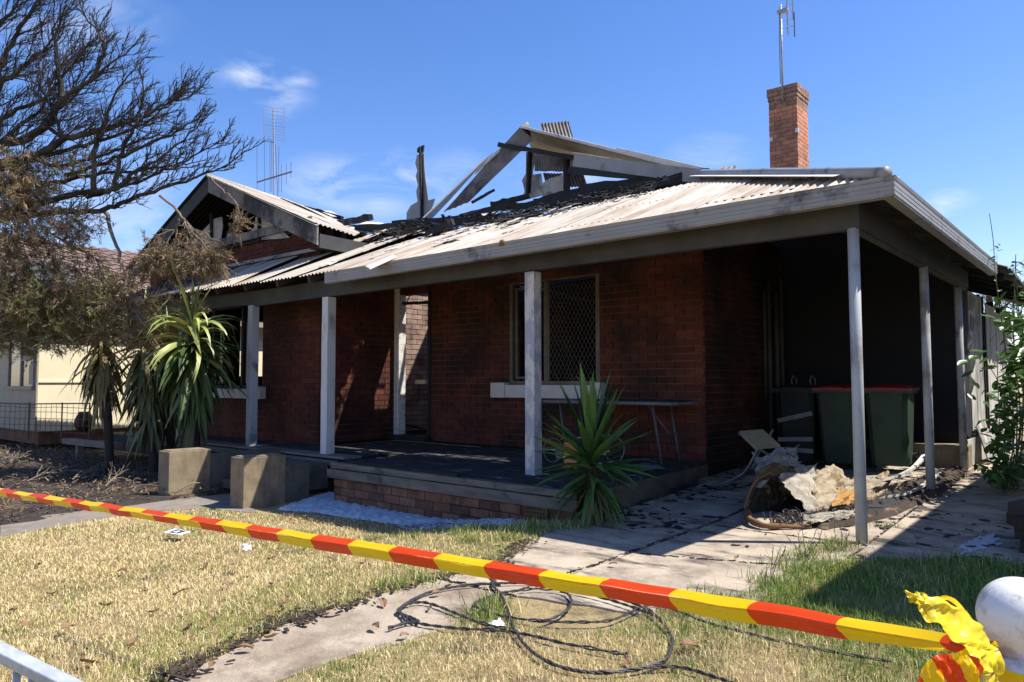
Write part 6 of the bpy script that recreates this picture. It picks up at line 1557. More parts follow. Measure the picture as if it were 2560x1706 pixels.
# bare twiggy tree far behind the right edge
FT = thing('bare_tree', 'bare twiggy tree far behind the lean-to at right', 'tree', (-4.5, 36, 0))
MB().tube([(-4.5, 36, 0), (-4.4, 36, 3), (-4.5, 36, 5)], [.22, .16, .1], 8).build('trunk', M['bark'], FT)
g = MB()
for k in range(16):
    q = walk(Vector((-4.45, 36, random.uniform(2.0, 4.5))), Vector((random.gauss(0, 1), random.gauss(0, .6), .9)), random.uniform(1.5, 2.6), 7, .15, Vector((0, 0, 1)), .1)
    g.tube(q, [.06 - .007 * j for j in range(8)], 4, caps=False); sub(q, .03, 1.2, 0, g, Vector((0, 0, .6)), .55)
g.build('crown', M['twig'], FT, kind='stuff')
FT2 = thing('bare_tree', 'top of a dark bare tree just showing over the gable ridge', 'tree', (-27.0, 16.5, 0))
MB().tube([(-27.0, 16.5, 0), (-27.0, 16.5, 4), (-27.0, 16.5, 7.2)], [.2, .15, .08], 8).build('trunk', M['bark'], FT2)
g = MB()
for k in range(9):
    q = walk(Vector((-27.0, 16.5, random.uniform(6.4, 7.6))), Vector((random.gauss(0, 1), random.gauss(0, .6), 1.2)), random.uniform(1, 1.7), 6, .15, Vector((0, 0, 1)), .1)
    g.tube(q, [.03 - .004 * j for j in range(7)], 4, caps=False); sub(q, .015, .6, 0, g, Vector((0, 0, .6)), .8)
g.build('crown', M['twig'], FT2, kind='stuff')
# stack of old bricks in the shade at right
BS = thing('brick_stack', 'rough stack of dark old bricks in the shade at the right edge', 'brick stack', (-.72, 6.3, 0))
if 'pile_brick' not in UB: UB['pile_brick'] = unit_brick('pile_brick')
for k in range(22):
    lay = k // 6; j = k % 6
    p = Vector((-.46 - .11 * (j % 2) + random.uniform(-.03, .03), 5.85 + .25 * (j // 2) + .12 * (lay % 2) + random.uniform(-.03, .03), .045 + .078 * lay))
    inst('brick', UB['pile_brick'], BS, Matrix.Translation(p - Vector((-.72, 6.3, 0))) @ Matrix.Rotation(random.uniform(-.5, .5), 4, 'Z') @ Matrix.Rotation(random.uniform(-.15, .15), 4, 'Y') @ Matrix.Diagonal((.11, .23, .076, 1)))
# house next door on the right, whose shade falls on the drive
NH = thing('neighbour_house', 'house next door whose straight edged shade falls over the drive at right', 'house', (2.5, 10, 0))
MB().box(.75, 8, 5.2, 18, 0, 2.9).build('wall', M['cream_wall'], NH)
MB().hexa([(.27, 4.95, 2.9), (8.5, 4.95, 2.9), (8.5, 18.3, 2.9), (.27, 18.3, 2.9), (.27, 4.95, 3.08), (8.5, 4.95, 3.08), (8.5, 18.3, 3.08), (.27, 18.3, 3.08)]).build('eave', M['barge'], NH)
MB().add([(.27, 4.95, 3.081), (8.5, 4.95, 3.081), (8.5, 18.3, 3.081), (.27, 18.3, 3.081), (4.4, 9, 4.9), (4.4, 14, 4.9)], [(0, 1, 4), (1, 2, 5, 4), (2, 3, 5), (3, 0, 4, 5)]).build('roof', M['tile'], NH)

# ------------------------------------------------------------------ barrier tape, its post, the barrier rail
BALL = Vector((-0.188, 1.755, 0.659))
PO = thing('gate_post', 'white round gate post with a ball top, wrapped in barrier tape', 'post', (BALL.x, BALL.y, 0))
MB().lathe((BALL.x, BALL.y, 0), [(.066, -.05), (.066, .2), (.0655, .45), (.066, BALL.z - .07)], 28).build('shaft', M['white_paint'], PO, smooth=True)
prof = [(.052, -.0745)] + [(.0745 * math.cos(R(a)), .0745 * math.sin(R(a))) for a in range(-44, 91, 8)]
MB().lathe(BALL, prof, 36).build('ball', M['white_paint'], PO, smooth=True)
TP = thing('barrier_tape', 'red and yellow striped barrier tape stretched across the front yard', 'tape', (-1.654, 1.928, 0.476))
TAPE = [(-6.448, 1.150, 0.461), (-6.256, 1.167, 0.473), (-6.064, 1.184, 0.477), (-5.872, 1.201, 0.482), (-5.680, 1.219, 0.486), (-5.489, 1.236, 0.491), (-5.297, 1.253, 0.495), (-5.105, 1.270, 0.500), (-4.913, 1.287, 0.504), (-4.721, 1.304, 0.509), (-4.529, 1.321, 0.513), (-4.338, 1.338, 0.518), (-4.146, 1.356, 0.522), (-3.954, 1.373, 0.527), (-3.762, 1.390, 0.532), (-3.570, 1.407, 0.536), (-3.378, 1.424, 0.541), (-3.187, 1.441, 0.545), (-2.995, 1.458, 0.550), (-2.803, 1.475, 0.554), (-2.611, 1.493, 0.559), (-2.419, 1.510, 0.563), (-2.227, 1.527, 0.566), (-2.036, 1.544, 0.570), (-1.844, 1.561, 0.574), (-1.652, 1.578, 0.577), (-1.460, 1.596, 0.581), (-1.268, 1.613, 0.584), (-1.077, 1.630, 0.587), (-0.885, 1.647, 0.591), (-0.693, 1.664, 0.594), (-0.501, 1.682, 0.595), (-0.310, 1.699, 0.596)]   # one point per stripe
tq = [Vector(p) for p in TAPE] + [Vector((-0.221, 1.672, 0.608))]
N4 = 20; rows = []
fine = spline(tq, N4); KM = len(tq) - 1
def tape_at(k):
    f = min(max(k, 0), KM - .001) * N4; i = int(f); return fine[i].lerp(fine[i + 1], f - i)
def tape_pt(k, u):
    p = tape_at(k); t = (tape_at(k + .3) - tape_at(k - .3)).normalized(); back = Vector((-t.y, t.x, 0)).normalized()
    if back.y < 0: back = -back
    end = min(1, max(0, (KM - k) / 2.5)); a = .30 * noise.noise(Vector((k * .35, 1, 0))); up = Vector((0, 0, 1)); wob = .004 * noise.noise(Vector((k * 1.3, 5, 0)))
    wu, wlw = .024 * (.35 + .65 * end), .026 + .007 * min(1, max(0, (k - 18) / 4)); wlw *= .30 + .70 * end
    cr = .0024 * noise.noise(Vector((k * 1.5, u * 6, 3))) + .0020 * noise.noise(Vector((k * .7, u * 11, 9)))
    if u < .45: return p + back * (wu * (1 - u / .45) + cr) + up * (.014 * (1 - u / .45) + a * .02 * (1 - u / .45) + wob + cr)
    return p + back * (.006 * (u - .45) + a * .01 * (u - .45) - cr * 1.6) - up * (wlw * (u - .45) / .55 - wob)
NS = 12; US = [0, .12, .24, .36, .449, .451, .55, .66, .78, .9, 1]
def shift(k, u):
    s_ = .10 * math.sin(math.pi * u * 1.1) - .04
    if u > .45: s_ -= .55 * min(1, max(0, (20.5 - k) / 3.5))
    return s_
g = MB()
for i in range(int((KM + 1) * NS)):
    k0, k1 = i / NS, (i + 1) / NS
    for j in range(len(US) - 1):
        if j == 4: continue
        u0, u1 = US[j], US[j + 1]
        P = [tape_pt(k0 - shift(k0, u0), u0), tape_pt(k1 - shift(k1, u0), u0), tape_pt(k1 - shift(k1, u1), u1), tape_pt(k0 - shift(k0, u1), u1)]
        if (P[0] - P[1]).length < 1e-4: continue
        m = 0 if int(k0 + 1e-6) % 2 == 0 else (2 if j == 5 and (k0 > 27 or 19 < k0 < 22) else 1)
        g.add(P, [(0, 1, 2, 3)], m)
g.build('tape_run', [M['tape_red'], M['tape_yellow'], M['tape_smudge']], TP)
# wrap round the post, hanging end and knotted tail
g = MB(); q = []
for i in range(25):
    a = 2 * math.pi * i / 24; r = .0685 + .002 * math.sin(a * 3); z = BALL.z - .093 + .004 * math.sin(a * 2 + 1)
    q.append([Vector((BALL.x + r * math.cos(a), BALL.y + r * math.sin(a), z + .008)), Vector((BALL.x + r * math.cos(a), BALL.y + r * math.sin(a), z - .020))])
for i in range(24):
    g.add([q[i][0], q[i + 1][0], q[i + 1][1], q[i][1]], [(0, 3, 2, 1)], 0 if (i // 4) % 2 else 1)
g.build('tape_wrap', [M['tape_red'], M['tape_yellow']], TP)
def crumple(rows_, amp, f, seed, n=10, k=7):
    """rows_: pairs (left, right) of points along a ribbon"""
    L = spline([r[0] for r in rows_], k); Rr = spline([r[1] for r in rows_], k); Q = []
    for i in range(len(L)):
        row = []
        for j in range(n + 1):
            t = j / n; p = L[i].lerp(Rr[i], t); w = Vector((i * f / k, t * 2.5, seed))
            e = amp * (noise.noise(w) + .7 * abs(noise.noise(w * 2.2)) + .4 * noise.noise(w * 4.7))
            row.append(p + Vector((.5, -.8, .3)) * e + Vector((noise.noise(w * 1.5 + Vector((9, 0, 0))), 0, noise.noise(w * 1.7 + Vector((0, 7, 0))))) * amp * .5)
        Q.append(row)
    return Q
Q = crumple([((-0.324, 1.462, 0.746), (-0.322, 1.464, 0.732)), ((-0.307, 1.477, 0.743), (-0.311, 1.462, 0.72)), ((-0.289, 1.492, 0.736), (-0.299, 1.46, 0.709)), ((-0.261, 1.544, 0.715), (-0.287, 1.458, 0.7)), ((-0.237, 1.58, 0.682), (-0.265, 1.464, 0.683)), ((-0.22, 1.597, 0.652), (-0.243, 1.484, 0.66)), ((-0.208, 1.595, 0.632), (-0.232, 1.496, 0.639)), ((-0.201, 1.59, 0.613), (-0.219, 1.508, 0.621)), ((-0.206, 1.588, 0.581), (-0.222, 1.508, 0.591)), ((-0.204, 1.594, 0.527), (-0.219, 1.527, 0.545))], .020, .9, 3.3)
MB().grid(Q).build('tape_tail', M['tape_tail'], TP, smooth=True)
Q = crumple([((-0.286, 1.509, 0.731), (-0.285, 1.51, 0.726)), ((-0.275, 1.545, 0.73), (-0.273, 1.547, 0.72)), ((-0.259, 1.573, 0.711), (-0.26, 1.559, 0.706)), ((-0.25, 1.582, 0.689), (-0.255, 1.565, 0.686))], .004, .9, 5.3, n=3, k=5)
MB().grid(Q).build('tape_tail', M['tape_yellow'], TP, smooth=True)
Q = crumple([((-0.214, 1.629, 0.639), (-0.212, 1.633, 0.621)), ((-0.247, 1.615, 0.626), (-0.229, 1.608, 0.577)), ((-0.284, 1.599, 0.61), (-0.244, 1.598, 0.545)), ((-0.321, 1.581, 0.594), (-0.26, 1.586, 0.513)), ((-0.341, 1.568, 0.544), (-0.277, 1.575, 0.473)), ((-0.359, 1.557, 0.478), (-0.291, 1.567, 0.417))], .012, .8, 8.3, n=10, k=8)
g = MB()
for i in range(len(Q) - 1):
    for j in range(len(Q[0]) - 1):
        s_ = i / 8 * 1.25
        g.add([Q[i][j], Q[i][j + 1], Q[i + 1][j + 1], Q[i + 1][j]], [(0, 1, 2, 3)], 0 if int(s_ + .55) % 2 else 1)
g.build('hanging_end', [M['tape_red'], M['tape_yellow']], TP)
# the far end is tied to a stake outside the picture on the left
e = tq[0]; ST = thing('timber_stake', 'timber stake that holds the far end of the barrier tape', 'stake', (e.x - .03, e.y + .02, 0))
MB().box(e.x - .055, e.x - .008, e.y - .01, e.y + .04, -.1, e.z + .2).build('stake', M['timber_grey'], ST)
MB().box(e.x - .06, e.x - .003, e.y - .016, e.y + .046, e.z - .03, e.z + .02).build('tape_loop', M['tape_red'], ST)

# galvanised rail at the lower left
RL = thing('galvanised_railing', 'galvanised steel railing in the lower left corner', 'railing', (-1.45, .45, 0))
ra, rb = Vector((-1.835, 0.449, 0.593)), Vector((-1.542, 0.601, 0.489))
d = (rb - ra).normalized()
MB().beam(ra - d * .6, rb + d * .2, .034, .022).build('top_rail', M['galv'], RL)
for px in ((-1.748, 0.501, 0.539), (-1.713, 0.518, 0.527), (-1.816, 0.468, 0.544), (-1.677, 0.538, 0.499)):
    MB().tube([(px[0], px[1], px[2] + .008), (px[0], px[1], 0)], .0072, 8).build('bar', M['galv'], RL, smooth=True)
p = ra - d * .5; MB().tube([(p.x, p.y, p.z), (p.x, p.y, -.05)], .02, 10).build('rail_post', M['galv'], RL)
p = rb + d * .15; MB().tube([(p.x, p.y, p.z), (p.x, p.y, -.05)], .02, 10).build('rail_post', M['galv'], RL)

# ------------------------------------------------------------------ dropped cable
def cable(P, r, nm, lab, strands=2, hgt=.012):
    q = spline(P, 8); T = []
    g = MB()
    for s in range(strands):
        pts = []
        for i, p in enumerate(q):
            t = (q[min(i + 1, len(q) - 1)] - q[max(i - 1, 0)]).normalized(); n_ = Vector((-t.y, t.x, 0))
            a = i * 1.1 + s * math.pi * 2 / strands
            pts.append(Vector((p.x, p.y, hgt + p.z)) + n_ * r * .9 * math.cos(a) + Vector((0, 0, r * .9 * math.sin(a) + r)) + Vector((0, 0, .012 * max(0, noise.noise(Vector((p.x * 3, p.y * 3, s)))))))
        g.tube(pts, r, 5)
    return g
CB = thing('dropped_cable', 'black twisted power cable lying in loops across the concrete strip and grass', 'cable', (-2.025, 2.76, 0))
for P, st in (([(-2.586, 2.177, 0), (-2.584, 2.278, 0), (-2.557, 2.333, 0), (-2.686, 2.353, 0), (-2.746, 2.37, 0), (-2.819, 2.507, 0), (-2.862, 2.687, 0), (-2.824, 2.859, 0), (-2.685, 3.056, 0), (-2.54, 3.181, 0), (-2.347, 3.238, 0), (-2.101, 3.242, 0), (-1.856, 3.172, 0), (-1.67, 3.026, 0), (-1.537, 2.852, 0), (-1.462, 2.664, 0), (-1.478, 2.523, 0), (-1.568, 2.386, 0), (-1.687, 2.327, 0), (-1.822, 2.336, 0), (-1.988, 2.417, 0), (-2.172, 2.556, 0), (-2.353, 2.727, 0), (-2.56, 2.907, 0), (-2.709, 3.012, 0), (-2.809, 3.16, 0), (-2.925, 3.45, 0)], 3),
              ([(-2.572, 2.288, 0), (-2.721, 2.365, 0), (-2.789, 2.458, 0), (-2.747, 2.55, 0), (-2.529, 2.531, 0), (-2.327, 2.499, 0), (-2.18, 2.512, 0)], 2),
              ([(-2.671, 2.349, 0), (-2.539, 2.317, 0), (-2.368, 2.372, 0), (-2.227, 2.448, 0), (-2.082, 2.515, 0), (-1.863, 2.538, 0), (-1.67, 2.575, 0), (-1.602, 2.597, 0)], 2),
              ([(-2.527, 2.666, 0), (-2.562, 2.767, 0), (-2.549, 2.937, 0), (-2.463, 3.084, 0), (-2.334, 3.143, 0), (-2.208, 3.053, 0), (-2.129, 2.902, 0), (-2.112, 2.748, 0), (-2.146, 2.687, 0), (-2.317, 2.638, 0), (-2.527, 2.666, 0)], 2),
              ([(-2.146, 2.687, 0), (-1.995, 2.786, 0), (-1.887, 2.91, 0), (-1.874, 3.121, 0), (-1.858, 3.26, 0), (-1.76, 3.255, 0), (-1.54, 3.177, 0), (-1.367, 3.16, 0), (-1.171, 3.147, 0), (-0.999, 3.165, 0), (-0.765, 3.204, 0)], 2),
              ([(-2.363, 3.181, 0), (-2.144, 3.186, 0), (-1.942, 3.152, 0), (-1.772, 3.107, 0)], 2), ([(-1.478, 2.523, 0), (-1.381, 2.618, 0), (-1.237, 2.617, 0), (-1.128, 2.6, 0)], 2)):
    cable(P, .0043, 'strand', '', st).build('strand', M['cable'], CB)

# ------------------------------------------------------------------ papers and fallen leaves
p = (-6.193, 2.912, -0.15)
PP = thing('paper_card', 'white card with a dark printed picture lying on the dry lawn', 'paper', (p[0], p[1], -.15), None, R(20))
def local(g, nm, m, par):
    me = bpy.data.meshes.new(nm); me.from_pydata(g.v, [], g.f); me.materials.append(M[m]); o = bpy.data.objects.new(nm, me); COL.objects.link(o); o.parent = par; return o
local(MB().slab([(-.09, -.06, .012), (.09, -.06, .004), (.09, .06, .006), (-.09, .06, .02)], .002), 'card', 'paper', PP)
local(MB().slab([(-.055, -.045, .0135), (.05, -.045, .009), (.05, .05, .0105), (-.055, .05, .019)], .0012), 'print', 'print_dark', PP)
local(MB().slab([(-.02, -.03, .0145), (.02, -.03, .0125), (.012, .02, .0145), (-.012, .02, .0155)], .0012), 'figure', 'paper', PP)
drape([(-4.628, 2.612, 0.02), (-4.567, 2.647, 0.02), (-4.457, 2.59, 0.02), (-4.491, 2.545, 0.02)], 'paper', 'paper_scrap', 'crumpled white paper scrap on the dry lawn under the tape', 'paper', .02, 3, 4.2, n=8)
drape([(-2.321, 2.545, 0), (-2.3, 2.619, 0), (-2.237, 2.577, 0), (-2.258, 2.497, 0)], 'paper', 'paper_scrap', 'pale scrap of paper caught in the grass inside the cable loops', 'paper', .02, 3, 6.2, n=8)
def dleaf():
    g = MB(); P = []
    sd = random.random() * 9
    for i in range(5):
        t = i / 4; w = .30 * math.sin(math.pi * (.08 + .88 * t)); c = .16 * math.sin(t * 3 + sd) + .12
        P.append([Vector((t - .5, -w, c + .14)), Vector((t - .5, 0, c - .02)), Vector((t - .5, w, c + .10 + .1 * math.sin(sd)))])
    g.grid(P); o = g.build('fallen_leaf', M['dry_leaf']); d = o.data; bpy.data.objects.remove(o); return d
DL_ = [dleaf() for _ in range(5)]
def fleaf(p, s, lab, grp):
    o = inst('fallen_leaf', random.choice(DL_), None, Matrix.Translation((p[0], p[1], zg(p[1]) + zl(p[0], p[1]) + .012)) @ Matrix.Rotation(random.uniform(0, 6.28), 4, 'Z') @ Matrix.Rotation(random.uniform(-.35, .35), 4, 'X') @ Matrix.Diagonal((s, s, s, 1)))
    tag(o, lab, 'leaf', grp)
SP = ((-4.57, 1.96), (-5.17, 1.65), (-4.19, 1.23), (-3.18, 1.16), (-3.30, 1.37), (-3.28, 1.60), (-4.09, 1.94), (-3.97, 2.16), (-4.17, 2.38), (-4.84, 2.96), (-4.93, 3.31), (-3.76, 1.27), (-4.30, 1.64), (-3.35, 1.78), (-6.02, 1.84), (-3.70, 2.27), (-4.05, 2.93), (-3.71, 2.91), (-5.06, 2.58), (-1.57, 2.54), (-1.46, 3.02), (-1.45, 2.83), (-1.36, 3.33), (-3.29, 2.10), (-4.88, 1.37), (-3.72, 1.64), (-5.35, 2.14))
SC_ = ((-2.93, 1.98), (-2.96, 2.14), (-2.89, 2.40), (-3.03, 2.73), (-2.81, 2.69), (-2.90, 1.78), (-2.84, 1.63), (-2.78, 1.45), (-2.64, 2.15), (-3.19, 2.01), (-2.66, 2.50), (-3.04, 3.11), (-1.94, 4.44), (-2.44, 3.80), (-2.46, 2.16))
for p in SP: fleaf(p, random.uniform(.045, .08), 'curled dry brown leaf lying on the dry lawn', 'dry leaves on the lawn')
for p in SC_: fleaf(p, random.uniform(.04, .07), 'curled dry reddish leaf lying on the bare concrete strip', 'dry leaves on the concrete')
g = MB(); V = []; F = []
LAWN_L = [(-3.43, 4.62), (-3.28, 4.03), (-3.06, 3.48), (-3.07, 2.87), (-3.05, 2.16), (-3.04, 1.92), (-2.81, 1.27), (-2.66, .3), (-9, .3), (-9, 1.2)] + [p[:2] for p in ((-7.436, 1.975, -0.19), (-7.654, 2.734, -0.19), (-7.702, 3.32, -0.19), (-7.418, 3.773, -0.19), (-6.777, 3.992, -0.19), (-6.568, 4.109, -0.19), (-6.159, 4.337, -0.19), (-5.647, 4.419, -0.19), (-5.281, 4.509, -0.19), (-4.872, 4.648, -0.19), (-4.21, 4.965, -0.19))]
LAWN_R = [(-2.40, .3), (-2.45, 1.0), (-2.50, 1.80), (-2.46, 2.43)] + [p[:2] for p in ((-2.537, 2.482, 0), (-2.543, 2.698, 0), (-2.577, 2.934, 0), (-2.299, 2.687, 0), (-2.072, 2.657, 0), (-1.929, 2.727, 0), (-1.843, 2.916, 0), (-1.854, 3.21, 0), (-1.737, 3.488, 0), (-1.609, 3.727, 0), (-1.586, 4.216, 0), (-1.608, 4.561, 0), (-1.494, 4.772, 0), (-1.339, 4.994, 0), (-1.135, 5.141, 0), (-0.897, 5.421, 0), (-0.677, 5.522, 0))] + [(-.3, 5.7), (.6, 5.7), (.6, .3)]
# lawn soil, a touch above the ground sheet
tag(MB().prism(LAWN_R, -.06, -.006).build('lawn', M['soil']), kind='structure')
Q = []
for i in range(81):
    x = -12.5 + (12.5 - 2.2) * (i / 80) ** .8; Q.append([(x, .0 + 5.3 * j / 20, zl(x, 0) - .008 - (.05 if x > -2.95 else 0)) for j in range(21)])
tag(MB().grid(Q).build('lawn', M['soil'], smooth=True), kind='structure')
def nz2(x, y, s, o=0.0):
    return np.array([noise.noise(Vector((a * s + o, b * s, o))) for a, b in zip(x, y)])
def blades(poly, n, box, hfun, colfun, name, label, keep=None, wd=.0028, lean=.5):
    x = rng.uniform(box[0], box[1], n); y = rng.uniform(box[2], box[3], n)
    k = inpoly(x, y, poly)
    x, y = x[k], y[k]
    # thin out with distance, as fewer blades show there
    d = np.hypot(x, y); k = rng.random(len(x)) < np.clip((3.6 / d) ** 1.6, .12, 1)
    x, y = x[k], y[k]
    if keep is not None: k = keep(x, y); x, y = x[k], y[k]
    d = np.hypot(x, y); n = len(x)
    h = hfun(x, y) * rng.uniform(.35, 1.15, n); w = wd * rng.uniform(.6, 1.4, n) * np.clip(d / 3.6, 1, 1.8)
    a = rng.uniform(0, 2 * np.pi, n); b = rng.uniform(0, 2 * np.pi, n); ln = np.abs(rng.normal(0, lean, n))
    base = np.stack([x, y, -.008 + np.array([zl(a_, b_) for a_, b_ in zip(x, y)])], 1)
    dx = np.stack([np.cos(a), np.sin(a), np.zeros(n)], 1) * (w / 2)[:, None]
    l1 = np.stack([np.cos(b) * ln * .35, np.sin(b) * ln * .35, np.ones(n)], 1); l1 /= np.linalg.norm(l1, axis=1)[:, None]
    l2 = np.stack([np.cos(b) * ln * 1.6, np.sin(b) * ln * 1.6, np.ones(n) * .6], 1); l2 /= np.linalg.norm(l2, axis=1)[:, None]
    mid = base + l1 * (h * .55)[:, None]; tip = mid + l2 * (h * .5)[:, None]
    V = np.stack([base - dx, base + dx, mid + dx * .8, mid - dx * .8, tip], 1).reshape(-1, 3)
    o = np.arange(n)[:, None] * 5
    F = np.concatenate([o + [0, 1, 2], o + [0, 2, 3], o + [3, 2, 4]], 0)
    c = colfun(x, y, n); C = np.repeat(c, 5, 0)
    ob = sheet_mesh(name, V, F, M['grass'], (float(x.mean()), float(y.mean()), 0), C)
    tag(ob, label, 'grass', kind='stuff'); return ob
DRY = np.array([.70, .55, .28]); PALE = np.array([.86, .71, .42]); GRN = np.array([.19, .28, .06]); LIME = np.array([.40, .44, .11]); DKG = np.array([.07, .125, .028]); BRN = np.array([.36, .24, .11])
def colL(x, y, n):
    g_ = nz2(x, y, 1.1, 3) + .6 * nz2(x, y, 3.2, 7)
    edge = np.clip(1 - np.abs((x + 3.05)) / .9, 0, 1) * (y < 4.4) + np.clip((y - 2.9) / 1.4, 0, 1) * .55
    pg = np.clip(.16 + .45 * g_ + .42 * edge, .03, .85)
    r = rng.random(n); c = np.where((r < pg)[:, None], np.where((rng.random(n) < .5)[:, None], LIME, GRN), np.where((rng.random(n) < .5)[:, None], DRY, PALE))
    br = (rng.random(n) < .10 + .15 * np.clip(nz2(x, y, 2.3, 11), 0, 1)); c = np.where(br[:, None], BRN, c)
    return c * rng.uniform(.7, 1.2, (n, 1))
def colR(x, y, n):
    g_ = nz2(x, y, 1.5, 23) + .6 * nz2(x, y, 4, 27)
    sh = np.clip((y - 2.6 + (x + 1.6) * .25) / 1.2, 0, 1)
    eg = np.clip(1 - np.abs(x + 2.45) / .35, 0, 1) * .5
    pg = np.clip(.26 + .5 * g_ + .8 * sh + eg, .08, 1)
    r = rng.random(n); c = np.where((r < pg)[:, None], np.where((rng.random(n) < .6)[:, None], GRN, np.where((rng.random(n) < .6)[:, None], LIME, DKG)), np.where((rng.random(n) < .5)[:, None], DRY, PALE))
    return c * rng.uniform(.7, 1.2, (n, 1))
hL = lambda x, y: .030 + .016 * np.clip(nz2(x, y, 1.7, 5) + .4, 0, 1.5) + .022 * np.clip(1 - np.abs(x + 3.0) / .35, 0, 1)
hR = lambda x, y: .030 + .016 * np.clip(nz2(x, y, 2.1, 15) + .3, 0, 1.5) + .038 * np.clip((y - 2.6 + (x + 1.6) * .2) / 1.4, 0, 1)
def keepL(x, y): return rng.random(len(x)) < np.clip(.95 + 1.0 * (nz2(x, y, 2.6, 41) + .5 * nz2(x, y, 7, 43)), .45, 1)
blades(LAWN_L, 470000, (-9.5, -2.6, .3, 4.9), hL, colL, 'dry_grass', 'dry straw coloured lawn grass with green patches left of the concrete strip', keepL, lean=1.4)
blades(LAWN_R, 190000, (-2.6, .2, .6, 5.7), hR, colR, 'green_grass', 'patchy green lawn grass right of the concrete strip', keepL, lean=1.0)
# tufts along the broken edges, the foam strip and the slab joints
TU_ = [(-3.504, 4.414, 0), (-3.376, 4.547, 0), (-3.621, 4.27, 0), (-3.989, 4.082, 0), (-4.37, 3.887, 0), (-4.031, 4.323, 0), (-3.652, 4.464, 0), (-3.344, 4.732, 0), (-5.447, 3.659, 0), (-4.718, 3.823, 0), (-1.638, 4.888, 0), (-1.583, 5.195, 0), (-1.614, 5.069, 0), (-1.551, 5.326, 0), (-1.633, 4.711, 0), (-1.447, 6.069, 0), (-1.638, 4.426, 0), (-1.608, 4.078, 0), (-1.67, 3.546, 0), (-2.477, 2.755, 0), (-2.396, 2.603, 0), (-3.637, 3.811, 0), (-3.426, 3.993, 0), (-3.123, 2.656, 0), (-3.112, 2.837, 0)]
xs_ = []; ys_ = []
for p in TU_:
    m_ = 130
    xs_ += list(rng.normal(p[0], .07, m_)); ys_ += list(rng.normal(p[1], .05, m_))
TX_, TY_ = np.array(xs_), np.array(ys_)
n = len(TX_); a = rng.uniform(0, 6.28, n); h = rng.uniform(.03, .09, n); b = rng.uniform(0, 6.28, n); ln = rng.uniform(.1, .9, n)
base = np.stack([TX_, TY_, -.004 + np.array([zl(a_, b_) for a_, b_ in zip(TX_, TY_)])], 1); dx = np.stack([np.cos(a), np.sin(a), 0 * a], 1) * .0022
tip = base + np.stack([np.cos(b) * ln * h, np.sin(b) * ln * h, h], 1); mid = (base + tip) / 2 + np.stack([0 * a, 0 * a, h * .12], 1)
V = np.stack([base - dx, base + dx, mid + dx * .8, mid - dx * .8, tip], 1).reshape(-1, 3); o = np.arange(n)[:, None] * 5
C = np.repeat(np.where((rng.random(n) < .75)[:, None], GRN, DRY) * rng.uniform(.6, 1.2, (n, 1)), 5, 0)
tag(sheet_mesh('grass_tufts', V, np.concatenate([o + [0, 1, 2], o + [0, 2, 3], o + [3, 2, 4]], 0), M['grass'], (-2.8, 4.2, 0), C), 'tufts of green grass along the edges of the concrete and foam', 'grass', kind='stuff')
# leaf litter and crumbs of soil along the concrete edge
g = MB()
EDGE = [(-3.276, 4.03, 0), (-3.057, 3.479, 0), (-3.075, 2.869, 0), (-3.058, 2.163, 0), (-3.048, 1.918, 0), (-2.883, 1.411, 0), (-2.801, 1.273, 0)]
for _ in range(700):
    k = random.randrange(len(EDGE) - 1); p = Vector(EDGE[k]).lerp(Vector(EDGE[k + 1]), random.random()) + Vector((random.gauss(-.01, .05), random.gauss(0, .05), 0))
    s = random.uniform(.006, .022); a = random.uniform(0, 3.1); d = Vector((math.cos(a), math.sin(a), random.uniform(-.2, .4))) * s
    g.beam((p.x - d.x, p.y - d.y, .012), (p.x + d.x, p.y + d.y, .012 + abs(d.z)), s * .9, s * .35, rough=.5)
tag(g.build('edge_litter', M['burnt_fibre']), 'dark crumbs and leaf litter along the broken concrete edge', 'litter', kind='stuff')
g = MB()
for _ in range(900):
    x = random.uniform(-8.5, -2.9); y = random.uniform(.9, 4.6)
    if _ >= 260 and noise.noise(Vector((x * 1.4, y * 1.4, 77))) < random.uniform(-.1, .45): continue
    if _ >= 260 and not inpoly(np.array([x]), np.array([y]), LAWN_L)[0]: continue
    if _ < 260:
        q = Vector((-6.441, 4.029, -0.19)).lerp(Vector((-4.413, 4.624, -0.15)), random.random()); x, y = q.x + random.gauss(0, .12), q.y + random.gauss(-.03, .07)
    s = random.uniform(.010, .026); a = random.uniform(0, 6.28); c, sn = math.cos(a), math.sin(a); z = random.uniform(.012, .035) + zl(x, y)
    g.grid([[Vector((x + (u * c - v * sn) * s, y + (u * sn + v * c) * s, z + .3 * s * (abs(v) + u * random.uniform(-.4, .4)))) for v in (-.45 * (1 - u * u * .8), 0, .45 * (1 - u * u * .8))] for u in (-1, -.3, .4, 1)])
tag(g.build('leaf_litter', M['dry_leaf']), 'small dry brown leaves strewn through the lawn', 'leaves', kind='stuff')
